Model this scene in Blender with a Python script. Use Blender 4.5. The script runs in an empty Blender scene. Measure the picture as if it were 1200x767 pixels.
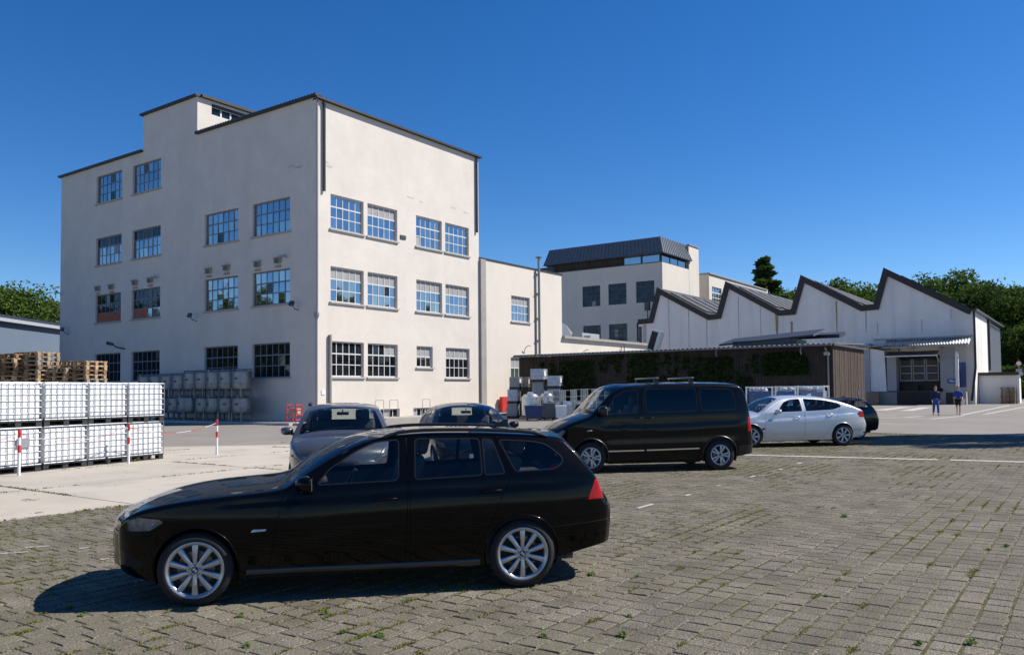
import bpy, bmesh, math, random
import numpy as np
from mathutils import Vector, Matrix
from mathutils.bvhtree import BVHTree
R_ = math.radians
random.seed(7)
rng = np.random.default_rng(7)
sc = bpy.context.scene
col = sc.collection

# ------------------------------------------------------------------ camera
CAM = Vector((0.0, 0.0, 1.7))
YAW, PIT, ROL, FPX, PPY = R_(54.582), R_(2.203), R_(-0.516), 957.6, 420.3
F_ = Vector((math.sin(YAW)*math.cos(PIT), math.cos(YAW)*math.cos(PIT), math.sin(PIT)))
R0 = Vector((math.cos(YAW), -math.sin(YAW), 0))
U0 = R0.cross(F_)
RV = R0*math.cos(ROL)+U0*math.sin(ROL)
UV = -R0*math.sin(ROL)+U0*math.cos(ROL)
cd = bpy.data.cameras.new("camera")
cam = bpy.data.objects.new("camera", cd); col.objects.link(cam)
M = Matrix((RV, UV, -F_)).transposed().to_4x4(); M.translation = CAM
cam.matrix_world = M
cd.sensor_width = 36; cd.lens = FPX/1200*36; cd.shift_y = (PPY-383.5)/1200
cd.clip_start = 0.05; cd.clip_end = 6000
sc.camera = cam
# ------------------------------------------------------------------ light
SUN_EL = R_(46); SUN_AZ = math.atan2(0.70, -0.714)
w = bpy.data.worlds.new("World"); sc.world = w; w.use_nodes = True
wn = w.node_tree; wn.nodes.clear()
sky = wn.nodes.new("ShaderNodeTexSky"); sky.sky_type = 'NISHITA'; sky.sun_disc = False
sky.sun_elevation = SUN_EL; sky.sun_rotation = SUN_AZ
sky.altitude = 1500; sky.air_density = 1.0; sky.dust_density = 0.2; sky.ozone_density = 4.0
hs = wn.nodes.new("ShaderNodeHueSaturation"); hs.inputs['Saturation'].default_value = 1.31
hs.inputs['Hue'].default_value = 0.507
bg = wn.nodes.new("ShaderNodeBackground"); bg.inputs['Strength'].default_value = 0.098
wo = wn.nodes.new("ShaderNodeOutputWorld")
wn.links.new(sky.outputs[0], hs.inputs['Color']); wn.links.new(hs.outputs[0], bg.inputs[0]); wn.links.new(bg.outputs[0], wo.inputs[0])
SUND = Vector((math.sin(SUN_AZ)*math.cos(SUN_EL), math.cos(SUN_AZ)*math.cos(SUN_EL), math.sin(SUN_EL)))
sl = bpy.data.lights.new("sun", 'SUN'); sl.energy = 5.0; sl.angle = R_(0.53); sl.color = (1.0, 0.95, 0.87)
so = bpy.data.objects.new("sun", sl); col.objects.link(so)
so.rotation_euler = SUND.to_track_quat('Z', 'Y').to_euler(); so.location = (20, -20, 40)
vs = sc.view_settings
sc.display_settings.display_device = 'sRGB'
vs.view_transform = 'Standard'; vs.look = 'None'; vs.gamma = 1.0; vs.use_curve_mapping = False
vs.exposure = 0.42
sc.cycles.max_bounces = 8; sc.cycles.transparent_max_bounces = 16
try: sc.cycles.use_denoising = True
except Exception: pass

# ------------------------------------------------------------------ helpers
def ray(px, py):
    return F_ + RV*((px-600)/FPX) - UV*((py-PPY)/FPX)
def gp(px, py, z=0.0):
    d = ray(px, py); return CAM + d*((z-CAM.z)/d.z)
def px_x(px, py, x):
    d = ray(px, py); return CAM + d*(x/d.x)
def px_y(px, py, y):
    d = ray(px, py); return CAM + d*(y/d.y)
def px_d(px, py, depth):
    return CAM + ray(px, py)*depth
def proj(p):
    d = Vector(p)-CAM; w_ = d.dot(F_)
    if w_ <= 0.01: return None
    return (600+FPX*d.dot(RV)/w_, PPY-FPX*d.dot(UV)/w_)
def lerp_tab(tab, x):
    if x <= tab[0][0]: return tab[0][1]
    for (a, b), (c, d) in zip(tab, tab[1:]):
        if x <= c: return b+(d-b)*(x-a)/(c-a) if c > a else d
    return tab[-1][1]

def props(o, label=None, cat=None, group=None, kind=None):
    if label: o['label'] = label
    if cat: o['category'] = cat
    if group: o['group'] = group
    if kind: o['kind'] = kind
    return o
def empty(name, loc=(0, 0, 0), rz=0.0, label=None, cat=None, group=None, kind=None, parent=None):
    o = bpy.data.objects.new(name, None); col.objects.link(o)
    o.empty_display_size = 0.2
    o.location = loc; o.rotation_euler = (0, 0, rz)
    if parent: o.parent = parent
    return props(o, label, cat, group, kind)
def children(o): return [c for c in CH.get(o, ())]
CH = {}
def link(o, parent=None):
    col.objects.link(o)
    if parent is not None:
        o.parent = parent; CH.setdefault(parent, []).append(o)
    return o
def copy_tree(o, parent=None):
    c = o.copy(); col.objects.link(c)
    if parent is not None: c.parent = parent; CH.setdefault(parent, []).append(c)
    for k in list(CH.get(o, ())): copy_tree(k, c)
    return c

class MB:
    def __init__(s): s.v = []; s.f = []; s.m = []
    def add(s, verts, faces, mi=0):
        b = len(s.v); s.v.extend([tuple(p) for p in verts])
        s.f.extend([tuple(i+b for i in f) for f in faces]); s.m.extend([mi]*len(faces))
    def quad(s, a, b, c, d, mi=0): s.add([a, b, c, d], [(0, 1, 2, 3)], mi)
    def box(s, x0, x1, y0, y1, z0, z1, mi=0):
        s.add([(x0, y0, z0), (x1, y0, z0), (x1, y1, z0), (x0, y1, z0), (x0, y0, z1), (x1, y0, z1), (x1, y1, z1), (x0, y1, z1)],
              [(3, 2, 1, 0), (4, 5, 6, 7), (0, 1, 5, 4), (1, 2, 6, 5), (2, 3, 7, 6), (3, 0, 4, 7)], mi)
    def obox(s, c, u, v, w_, mi=0):   # centre and three half-vectors
        c, u, v, w_ = Vector(c), Vector(u), Vector(v), Vector(w_)
        s.add([c+u*a+v*b+w_*d for d in (-1, 1) for (a, b) in ((-1, -1), (1, -1), (1, 1), (-1, 1))],
              [(3, 2, 1, 0), (4, 5, 6, 7), (0, 1, 5, 4), (1, 2, 6, 5), (2, 3, 7, 6), (3, 0, 4, 7)], mi)
    def prism(s, poly, vec, mi=0, caps=True):
        n = len(poly); vec = Vector(vec); p = [Vector(q) for q in poly]
        f = [(i, (i+1) % n, n+(i+1) % n, n+i) for i in range(n)]
        if caps: f += [tuple(range(n-1, -1, -1)), tuple(range(n, 2*n))]
        s.add(p+[q+vec for q in p], f, mi)
    def cyl(s, p0, p1, r0, r1=None, n=10, caps=True, mi=0):
        p0, p1 = Vector(p0), Vector(p1); r1 = r0 if r1 is None else r1
        d = (p1-p0).normalized(); a = d.orthogonal().normalized(); b = d.cross(a)
        vs_ = [p0+(a*math.cos(t)+b*math.sin(t))*r0 for t in [2*math.pi*i/n for i in range(n)]]
        vs_ += [p1+(a*math.cos(t)+b*math.sin(t))*r1 for t in [2*math.pi*i/n for i in range(n)]]
        f = [(i, (i+1) % n, n+(i+1) % n, n+i) for i in range(n)]
        if caps: f += [tuple(range(n-1, -1, -1)), tuple(range(n, 2*n))]
        s.add(vs_, f, mi)
    def tube(s, pts, r, n=6, mi=0, closed=False):
        pts = [Vector(p) for p in pts]; k = len(pts); rs = r if isinstance(r, (list, tuple)) else [r]*k
        vs_ = []; prev = None
        for i, p in enumerate(pts):
            if closed: d = pts[(i+1) % k]-pts[i-1]
            else: d = pts[min(i+1, k-1)]-pts[max(i-1, 0)]
            d.normalize()
            if prev is None: a = d.orthogonal().normalized()
            else:
                a = prev-d*prev.dot(d)
                a = a.normalized() if a.length > 1e-6 else d.orthogonal().normalized()
            prev = a; b = d.cross(a)
            vs_ += [p+(a*math.cos(t)+b*math.sin(t))*rs[i] for t in [2*math.pi*j/n for j in range(n)]]
        f = []
        for i in range(k if closed else k-1):
            i2 = (i+1) % k
            f += [(i*n+j, i*n+(j+1) % n, i2*n+(j+1) % n, i2*n+j) for j in range(n)]
        if not closed: f += [tuple(range(n-1, -1, -1)), tuple(range((k-1)*n, k*n))]
        s.add(vs_, f, mi)
    def lathe(s, prof, o=(0, 0, 0), ax=(0, 0, 1), n=24, mi=0):
        o = Vector(o); ax = Vector(ax).normalized(); a = ax.orthogonal().normalized(); b = ax.cross(a)
        vs_ = []
        for (r, h) in prof:
            vs_ += [o+ax*h+(a*math.cos(t)+b*math.sin(t))*r for t in [2*math.pi*j/n for j in range(n)]]
        f = []
        for i in range(len(prof)-1):
            f += [(i*n+j, i*n+(j+1) % n, (i+1)*n+(j+1) % n, (i+1)*n+j) for j in range(n)]
        s.add(vs_, f, mi)
    def rbox(s, c, size, r=0.03, seg=2, rot=None, mi=0):
        bm = bmesh.new(); bmesh.ops.create_cube(bm, size=1.0)
        for v in bm.verts: v.co = Vector((v.co.x*size[0], v.co.y*size[1], v.co.z*size[2]))
        bmesh.ops.bevel(bm, geom=list(bm.edges), offset=r, segments=seg, affect='EDGES', profile=0.6)
        bm.verts.index_update(); c = Vector(c)
        vv = [(rot @ v.co if rot else v.co)+c for v in bm.verts]
        s.add(vv, [[v.index for v in f.verts] for f in bm.faces], mi); bm.free()
    def build(s, name, mats, parent=None, smooth=None, link_it=True):
        me = bpy.data.meshes.new(name); me.from_pydata(s.v, [], s.f); 
        if not isinstance(mats, (list, tuple)): mats = [mats]
        for m_ in mats: me.materials.append(m_)
        if len(mats) > 1: me.polygons.foreach_set('material_index', s.m)
        me.update()
        if smooth is not None:
            me.shade_smooth()
            if smooth < 179: me.set_sharp_from_angle(angle=R_(smooth))
        o = bpy.data.objects.new(name, me)
        if link_it: link(o, parent)
        return o
def fast_mesh(name, V, Fq, mats, mi=None, parent=None):
    me = bpy.data.meshes.new(name); k = Fq.shape[1]
    me.vertices.add(len(V)); me.vertices.foreach_set('co', np.ascontiguousarray(V, dtype=np.float32).ravel())
    me.loops.add(Fq.size); me.loops.foreach_set('vertex_index', np.ascontiguousarray(Fq, dtype=np.int32).ravel())
    me.polygons.add(len(Fq)); me.polygons.foreach_set('loop_start', np.arange(0, Fq.size, k, dtype=np.int32))
    if not isinstance(mats, (list, tuple)): mats = [mats]
    for m_ in mats: me.materials.append(m_)
    if mi is not None: me.polygons.foreach_set('material_index', np.ascontiguousarray(mi, dtype=np.int32))
    me.update(calc_edges=True); me.validate(); me.shade_flat()
    o = bpy.data.objects.new(name, me); link(o, parent); return o

# ------------------------------------------------------------------ materials
def mat(name, base=(.5, .5, .5), rough=.6, metal=0.0, var=0.0, scale=5.0, bump=0.0, bscale=40.0, spec=.5, coat=0.0, stain=None, streak=None, speck=None, var2=None):
    """principled material; var = colour variation by noise; bump = fine relief; stain = (colour, amount, scale vector)"""
    m = bpy.data.materials.new(name); m.use_nodes = True; nt = m.node_tree; N = nt.nodes; L = nt.links
    b = N['Principled BSDF']; b.inputs['Roughness'].default_value = rough; b.inputs['Metallic'].default_value = metal
    b.inputs['Specular IOR Level'].default_value = spec; b.inputs['Coat Weight'].default_value = coat; b.inputs['Coat Roughness'].default_value = .04
    b.inputs['Base Color'].default_value = (*base, 1)
    if var or bump or stain or streak or speck:
        tc = N.new('ShaderNodeTexCoord'); src = tc.outputs['Object']
    c_out = None
    if var:
        n1 = N.new('ShaderNodeTexNoise'); n1.inputs['Scale'].default_value = scale; n1.inputs['Detail'].default_value = 8; n1.inputs['Roughness'].default_value = .65
        L.new(src, n1.inputs['Vector'])
        rp = N.new('ShaderNodeValToRGB'); e = rp.color_ramp.elements
        e[0].position = .3; e[1].position = .72
        lo = var2 if var2 else tuple(c*(1-var) for c in base)
        e[0].color = (*lo, 1); e[1].color = (*tuple(min(1, c*(1+var*.55)) for c in base), 1)
        L.new(n1.outputs['Fac'], rp.inputs['Fac']); c_out = rp.outputs['Color']
    if stain:
        sc_, amt, vec = stain
        mp = N.new('ShaderNodeMapping'); mp.inputs['Scale'].default_value = vec; L.new(src, mp.inputs['Vector'])
        n2 = N.new('ShaderNodeTexNoise'); n2.inputs['Scale'].default_value = 1.0; n2.inputs['Detail'].default_value = 6; L.new(mp.outputs[0], n2.inputs['Vector'])
        r2 = N.new('ShaderNodeValToRGB'); r2.color_ramp.elements[0].position = .5; r2.color_ramp.elements[1].position = .78
        r2.color_ramp.elements[0].color = (0, 0, 0, 1); r2.color_ramp.elements[1].color = (amt, amt, amt, 1)
        L.new(n2.outputs['Fac'], r2.inputs['Fac'])
        mx = N.new('ShaderNodeMix'); mx.data_type = 'RGBA'; L.new(r2.outputs['Color'], mx.inputs['Factor'])
        if c_out is not None: L.new(c_out, mx.inputs['A'])
        else: mx.inputs['A'].default_value = (*base, 1)
        mx.inputs['B'].default_value = (*sc_, 1); c_out = mx.outputs['Result']
    for lay in (streak, speck):     # (colour, amount, mapping scale, low, high)
        if not lay: continue
        mp = N.new('ShaderNodeMapping'); mp.inputs['Scale'].default_value = lay[2]; L.new(src, mp.inputs['Vector'])
        n2 = N.new('ShaderNodeTexNoise'); n2.inputs['Scale'].default_value = 1.0; n2.inputs['Detail'].default_value = 4; L.new(mp.outputs[0], n2.inputs['Vector'])
        r2 = N.new('ShaderNodeMapRange'); r2.inputs['From Min'].default_value = lay[3]; r2.inputs['From Max'].default_value = lay[4]; r2.inputs['To Max'].default_value = lay[1]; L.new(n2.outputs['Fac'], r2.inputs['Value'])
        mx = N.new('ShaderNodeMix'); mx.data_type = 'RGBA'; L.new(r2.outputs[0], mx.inputs['Factor'])
        if c_out is not None: L.new(c_out, mx.inputs['A'])
        else: mx.inputs['A'].default_value = (*base, 1)
        mx.inputs['B'].default_value = (*lay[0], 1); c_out = mx.outputs['Result']
    if c_out is not None: L.new(c_out, b.inputs['Base Color'])
    if bump:
        n3 = N.new('ShaderNodeTexNoise'); n3.inputs['Scale'].default_value = bscale; n3.inputs['Detail'].default_value = 5; L.new(src, n3.inputs['Vector'])
        bp = N.new('ShaderNodeBump'); bp.inputs['Strength'].default_value = bump; bp.inputs['Distance'].default_value = .02
        L.new(n3.outputs['Fac'], bp.inputs['Height']); L.new(bp.outputs['Normal'], b.inputs['Normal'])
    return m
def glass_mat(name, tint=(.6, .68, .66), ior=1.5, rough=.02, gloss=(1, 1, 1)):
    m = bpy.data.materials.new(name); m.use_nodes = True; nt = m.node_tree; N = nt.nodes; L = nt.links; N.clear()
    o = N.new('ShaderNodeOutputMaterial'); t = N.new('ShaderNodeBsdfTransparent'); t.inputs[0].default_value = (*tint, 1)
    g = N.new('ShaderNodeBsdfGlossy'); g.inputs['Roughness'].default_value = rough; g.inputs[0].default_value = (*gloss, 1)
    # schlick reflectance, the same from both sides of the thin sheet
    lw = N.new('ShaderNodeLayerWeight'); lw.inputs['Blend'].default_value = .5
    p5 = N.new('ShaderNodeMath'); p5.operation = 'POWER'; p5.inputs[1].default_value = 5; L.new(lw.outputs['Facing'], p5.inputs[0])
    f0 = ((ior-1)/(ior+1))**2
    fr = N.new('ShaderNodeMapRange'); fr.inputs['To Min'].default_value = f0; fr.inputs['To Max'].default_value = 1; L.new(p5.outputs[0], fr.inputs['Value'])
    mix = N.new('ShaderNodeMixShader'); L.new(fr.outputs[0], mix.inputs[0]); L.new(t.outputs[0], mix.inputs[1]); L.new(g.outputs[0], mix.inputs[2])
    L.new(mix.outputs[0], o.inputs[0])
    return m
def pane_mat(name, inner=(.02, .025, .03), ior=1.9, rough=.03, ivar=.6):
    """window pane of a building: reflecting sheet over a dim room"""
    m = bpy.data.materials.new(name); m.use_nodes = True; nt = m.node_tree; N = nt.nodes; L = nt.links; N.clear()
    o = N.new('ShaderNodeOutputMaterial'); d = N.new('ShaderNodeBsdfDiffuse')
    tc = N.new('ShaderNodeTexCoord'); n1 = N.new('ShaderNodeTexNoise'); n1.inputs['Scale'].default_value = 1.3; L.new(tc.outputs['Object'], n1.inputs['Vector'])
    rp = N.new('ShaderNodeValToRGB'); rp.color_ramp.elements[0].position = .35; rp.color_ramp.elements[1].position = .7
    rp.color_ramp.elements[0].color = (*tuple(c*(1-ivar) for c in inner), 1); rp.color_ramp.elements[1].color = (*tuple(c*(1+ivar) for c in inner), 1)
    L.new(n1.outputs['Fac'], rp.inputs[0]); L.new(rp.outputs[0], d.inputs[0])
    g = N.new('ShaderNodeBsdfGlossy'); g.inputs['Roughness'].default_value = rough
    fr = N.new('ShaderNodeFresnel'); fr.inputs['IOR'].default_value = ior
    mix = N.new('ShaderNodeMixShader'); L.new(fr.outputs[0], mix.inputs[0]); L.new(d.outputs[0], mix.inputs[1]); L.new(g.outputs[0], mix.inputs[2])
    L.new(mix.outputs[0], o.inputs[0]); return m
def leaf_mat(name, c0, c1, trans=.25):
    m = bpy.data.materials.new(name); m.use_nodes = True; nt = m.node_tree; N = nt.nodes; L = nt.links; N.clear()
    o = N.new('ShaderNodeOutputMaterial'); d = N.new('ShaderNodeBsdfDiffuse'); t = N.new('ShaderNodeBsdfTranslucent')
    g = N.new('ShaderNodeNewGeometry'); rp = N.new('ShaderNodeValToRGB'); rp.color_ramp.elements[0].color = (*c0, 1); rp.color_ramp.elements[1].color = (*c1, 1)
    L.new(g.outputs['Random Per Island'], rp.inputs[0]); L.new(rp.outputs[0], d.inputs[0]); L.new(rp.outputs[0], t.inputs[0])
    mx = N.new('ShaderNodeMixShader'); mx.inputs[0].default_value = trans
    L.new(d.outputs[0], mx.inputs[1]); L.new(t.outputs[0], mx.inputs[2]); L.new(mx.outputs[0], o.inputs[0]); return m
MT = {}
def add_m(k, *a, **kw): MT[k] = mat(k, *a, **kw); return MT[k]
add_m('plaster', (.685, .62, .545), .85, var=.09, scale=.7, bump=.35, bscale=9, stain=((.48, .435, .37), .32, (.35, .35, .16)), streak=((.48, .43, .36), .08, (1.9, 1.9, .07), .52, .82), speck=((.46, .41, .34), .5, (6, 6, 7), .62, .74))
add_m('plaster_smooth', (.685, .62, .53), .85, var=.06, scale=.4, bump=.12, bscale=14, stain=((.5, .46, .4), .35, (.5, .5, .2)))
add_m('plaster_white', (.86, .82, .76), .85, var=.10, scale=.3, bump=.12, bscale=9, stain=((.50, .48, .44), .5, (.5, .9, .08)), streak=((.50, .48, .44), .14, (2, 2, .06), .5, .8))
add_m('concrete_grey', (.34, .32, .29), .85, var=.15, scale=2.0, bump=.2, bscale=20)
add_m('roof_dark', (.030, .029, .031), .5, var=.2, scale=3)
add_m('roof_brown', (.026, .020, .017), .5, var=.2, scale=3)
add_m('metal_sheet', (.50, .51, .52), .38, metal=.85, var=.12, scale=3)
add_m('metal_slate', (.135, .15, .175), .5, metal=.2, var=.2, scale=2)
add_m('clad_white', (.80, .81, .82), .5, var=.08, scale=2)
add_m('clad_grey', (.36, .38, .40), .5, var=.1, scale=2)
add_m('frame_white', (.62, .62, .62), .45, var=.05, scale=8)
add_m('frame_grey', (.16, .18, .21), .45, var=.1, scale=8)
add_m('frame_dark', (.05, .055, .06), .45)
add_m('sill', (.42, .40, .37), .75, var=.15, scale=6)
add_m('blind', (.33, .32, .31), .7, var=.12, scale=3)
add_m('orange_reflection', (.42, .12, .045), .8, var=.3, scale=2)  # opaque pane colour, a painted reflection of an orange roof
add_m('pipe_grey', (.30, .30, .30), .4, metal=.5, var=.15, scale=5)
add_m('black', (.012, .012, .013), .55)
add_m('rubber', (.009, .009, .0095), .8, var=.2, scale=20, bump=.1, bscale=200)
add_m('asphalt', (.232, .207, .182), .93, var=.16, scale=.35, bump=.25, bscale=120, stain=((.30, .27, .235), .5, (.25, .12, 1)))
add_m('concrete_slab', (.45, .405, .335), .9, var=.14, scale=.7, bump=.2, bscale=60, stain=((.30, .275, .235), .5, (.7, .7, 1)))
add_m('kerb', (.46, .44, .41), .85, var=.12, scale=3, bump=.2)
add_m('white_line', (.50, .475, .41), .8, var=.3, scale=9, bump=.1)
add_m('wood', (.40, .28, .165), .8, var=.35, scale=6, bump=.2, bscale=60)
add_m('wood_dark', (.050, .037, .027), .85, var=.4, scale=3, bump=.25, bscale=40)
add_m('wood_brown', (.066, .041, .028), .85, var=.4, scale=3, bump=.25, bscale=40)
add_m('ibc_plastic', (.75, .77, .80), .42, var=.10, scale=2.2)
add_m('cage_steel', (.36, .37, .39), .45, metal=.5, var=.15, scale=10)
add_m('plastic_black', (.03, .03, .032), .55, var=.3, scale=5)
add_m('steel_drum', (.30, .31, .32), .42, metal=.6, var=.25, scale=2, stain=((.12, .11, .10), .6, (3, 3, 1)))
add_m('steel_bright', (.62, .63, .64), .28, metal=.8, var=.15, scale=4)
add_m('plastic_blue', (.02, .05, .17), .45, var=.2, scale=4)
add_m('plastic_grey', (.12, .13, .14), .5, var=.2, scale=4)
add_m('red_paint', (.60, .03, .025), .4, var=.1, scale=5)
add_m('white_paint', (.76, .75, .72), .45, var=.05, scale=5)
add_m('blue_sign', (.03, .10, .32), .4)
add_m('carton', (.36, .35, .34), .6, var=.35, scale=7)
add_m('carton_tan', (.40, .30, .24), .8, var=.2, scale=5)
add_m('foil', (.55, .57, .62), .25, var=.3, scale=6)
add_m('roof_sheet', (.085, .085, .09), .55, metal=.3, var=.2, scale=3)
add_m('roof_light', (.06, .066, .074), .7, metal=.05, var=.5, scale=1.2)
add_m('bark', (.10, .08, .06), .9, var=.4, scale=8, bump=.4, bscale=20)
PANE = pane_mat('window_glass', ior=6.5); PANE2 = pane_mat('window_glass_dim', inner=(.012, .014, .016), ior=1.55)
LEAF = leaf_mat('leaf_mid', (.05, .09, .018), (.13, .19, .042), .32); LEAFD = leaf_mat('leaf_dark', (.026, .052, .014), (.075, .12, .03), .3)
LEAFL = leaf_mat('leaf_light', (.06, .11, .02), (.16, .22, .05), .3)
GRASS = leaf_mat('grass_blade', (.10, .125, .025), (.30, .28, .09), .35)
# ------------------------------------------------------------------ buildings
ZV = Vector((0, 0, 1))
class Face:
    """vertical wall plane: u along the wall, n outward"""
    def __init__(s, o, u, n): s.o = Vector(o); s.u = Vector(u); s.n = Vector(n)
    def p(s, u, z, d=0.0): return s.o+s.u*u+ZV*z+s.n*d
    def flip(s): return s.u.cross(ZV).dot(s.n) < 0
    def quad(s, mb, u0, u1, z0, z1, d, mi=0):
        q = [s.p(u0, z0, d), s.p(u1, z0, d), s.p(u1, z1, d), s.p(u0, z1, d)]
        if s.flip(): q = q[::-1]
        mb.quad(*q, mi)
    def box(s, mb, u0, u1, z0, z1, d0, d1, mi=0):
        c = s.p((u0+u1)/2, (z0+z1)/2, (d0+d1)/2)
        mb.obox(c, s.u*abs(u1-u0)/2, s.n*abs(d1-d0)/2, ZV*abs(z1-z0)/2, mi)
def wall_with_holes(mb, F, steps, holes, z0=-.03, depth=.24, mi=0):
    us = sorted({a for st in steps for a in st[:2]} | {a for h in holes for a in h[:2]})
    zs = sorted({z0} | {st[2] for st in steps} | {a for h in holes for a in h[2:4]})
    for a, b in zip(us, us[1:]):
        m = (a+b)/2; top = max([st[2] for st in steps if st[0] <= m <= st[1]], default=None)
        if top is None: continue
        for c, d in zip(zs, zs[1:]):
            k = (c+d)/2
            if k > top: continue
            if any(h[0] < m < h[1] and h[2] < k < h[3] for h in holes): continue
            F.quad(mb, a, b, c, d, 0, mi)
    for (a, b, c, d) in holes:
        for (p, q) in (((a, c), (a, d)), ((b, d), (b, c)), ((a, d), (b, d)), ((b, c), (a, c))):
            mb.quad(F.p(p[0], p[1], 0), F.p(q[0], q[1], 0), F.p(q[0], q[1], -depth), F.p(p[0], p[1], -depth), mi)
def make_window(F, u0, u1, z0, z1, nc, nr, fm, parent, bars=.045, rec=.13, rows=None, odd=None, sill=True, sillmat='sill', tilt=.006, heavy=True, pane=None, label=None):
    """frame with bars > glazing, sill.  odd: {(col,row): material name} panes that differ, row 0 lowest"""
    mb = MB(); e = .07; t = .05
    F.box(mb, u0, u0+e, z0, z1, -rec-t, -rec); F.box(mb, u1-e, u1, z0, z1, -rec-t, -rec)
    F.box(mb, u0+e, u1-e, z0, z0+e, -rec-t, -rec); F.box(mb, u0+e, u1-e, z1-e, z1, -rec-t, -rec)
    uw = (u1-u0-2*e); zh = (z1-z0-2*e)
    zc = [z0+e+zh*r/nr for r in range(nr+1)] if rows is None else [z0+e+zh*r for r in rows]
    uc = [u0+e+uw*c/nc for c in range(nc+1)]
    for c in range(1, nc): F.box(mb, uc[c]-bars/2, uc[c]+bars/2, z0+e, z1-e, -rec-t+.006, -rec-.006)
    for r in range(1, nr):
        b2 = bars*(1.7 if heavy and r == nr-1 else 1.1)
        F.box(mb, u0+e, u1-e, zc[r]-b2/2, zc[r]+b2/2, -rec-t+.003, -rec-.003)
    fr = mb.build('window', MT[fm], parent)
    if label: fr['label'] = label
    g = MB(); mats = [pane or PANE]; names = {}
    for r in range(nr):
        for c in range(nc):
            mi = 0
            if odd and (c, r) in odd:
                k = odd[(c, r)]
                if k not in names: names[k] = len(mats); mats.append(PANE2 if k == 'dim' else MT[k])
                mi = names[k]
            du = random.uniform(-tilt, tilt)*(uc[1]-uc[0]); dz = random.uniform(-tilt, tilt)*(zc[r+1]-zc[r]); d = -rec-.03
            q = [F.p(uc[c], zc[r], d-du-dz), F.p(uc[c+1], zc[r], d+du-dz), F.p(uc[c+1], zc[r+1], d+du+dz), F.p(uc[c], zc[r+1], d-du+dz)]
            if F.flip(): q = q[::-1]
            g.quad(*q, mi)
    g.build('glazing', mats, fr)
    if sill:
        s_ = MB(); F.box(s_, u0-.09, u1+.09, z0-.10, z0-.004, -.10, .10); s_.build('sill', MT[sillmat], fr)
    return fr
CX, CY = 30.42, 34.78
ROWZ = [(2.56, 4.56), (6.78, 8.78), (10.92, 12.88), (15.39, 17.38)]
FA = Face((CX, CY, 0), (0, 1, 0), (-1, 0, 0))      # shaded front, u = y - CY
FB = Face((CX, CY, 0), (1, 0, 0), (0, -1, 0))      # sunlit side, u = x - CX
# --- tall factory block
fac = empty('factory_building', (CX, CY, 0), label='tall cream plastered factory block with four floors of barred windows', cat='building')
fac_m = Matrix.Translation((-CX, -CY, 0))
def at_base(o_list_parent): pass
wins = []
UA = [(37.08, 40.48), (41.85, 45.23), (50.15, 53.6), (54.97, 58.4)]
for ci, (y0, y1) in enumerate(UA):
    for ri, (z0, z1) in enumerate(ROWZ):
        if ri == 3 and ci < 2: continue
        wins.append(('A', y0-CY, y1-CY, z0, z1, ci, ri))
UB = [(31.38, 33.94), (34.26, 36.8), (38.52, 41.04), (41.38, 43.9)]
for ci, (x0, x1) in enumerate(UB):
    for ri in range(3):
        z0, z1 = ROWZ[ri]
        if ri == 0 and ci == 2: x1b = 40.07; wins.append(('B', x0-CX, x1b-CX, 3.22, 4.56, ci, ri)); continue
        wins.append(('B', x0-CX, x1-CX, z0, z1, ci, ri))
BASW = [(34.44-CX, 36.95-CX, .10, .66), (38.2-CX, 40.7-CX, .10, .66)]
mb = MB()
LA = 63.55-CY
wall_with_holes(mb, FA, [(0, 46.1-CY, 18.2), (46.1-CY, 52.33-CY, 20.62), (52.33-CY, LA, 18.15)], [w_[1:5] for w_ in wins if w_[0] == 'A'])
wall_with_holes(mb, FB, [(0, 45.02-CX, 18.0)], [w_[1:5] for w_ in wins if w_[0] == 'B']+BASW)
mb.quad((45.02, CY, -.03), (45.02, CY+LA, -.03), (45.02, CY+LA, 18.0), (45.02, CY, 18.0))
mb.quad((45.02, CY+LA, -.03), (CX, CY+LA, -.03), (CX, CY+LA, 18.1), (45.02, CY+LA, 18.0))
# stair tower above the roof
PW = (31.45-CX, 34.5-CX, 19.72, 20.45)
FT = Face((CX, 46.1, 0), (1, 0, 0), (0, -1, 0))
wall_with_holes(mb, FT, [(0, 6.2, 20.62)], [PW], z0=18.0)
mb.quad((CX+6.2, 46.1, 18), (CX+6.2, 52.33, 18), (CX+6.2, 52.33, 20.62), (CX+6.2, 46.1, 20.62))
mb.quad((CX+6.2, 52.33, 18), (CX, 52.33, 18), (CX, 52.33, 20.62), (CX+6.2, 52.33, 20.62))
def rel(mbx, o): # shift mesh data so that it sits under a root placed at o
    mbx.v = [(x-o[0], y-o[1], z-o[2]) for x, y, z in mbx.v]
FO = (CX, CY, 0)
class Local:   # builds world-coordinate parts under a root at FO
    pass
_old_build = MB.build
def build_at(self, name, mats, parent=None, smooth=None, link_it=True):
    p = parent
    while p is not None and p.parent is not None: p = p.parent
    if p is not None and p.get('_world'): rel(self, p.location)
    return _old_build(self, name, mats, parent, smooth, link_it)
MB.build = build_at
def world_root(*a, **k):
    e = empty(*a, **k); e['_world'] = 1; return e
fac['_world'] = 1
mb.build('wall', MT['plaster'], fac)
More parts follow.
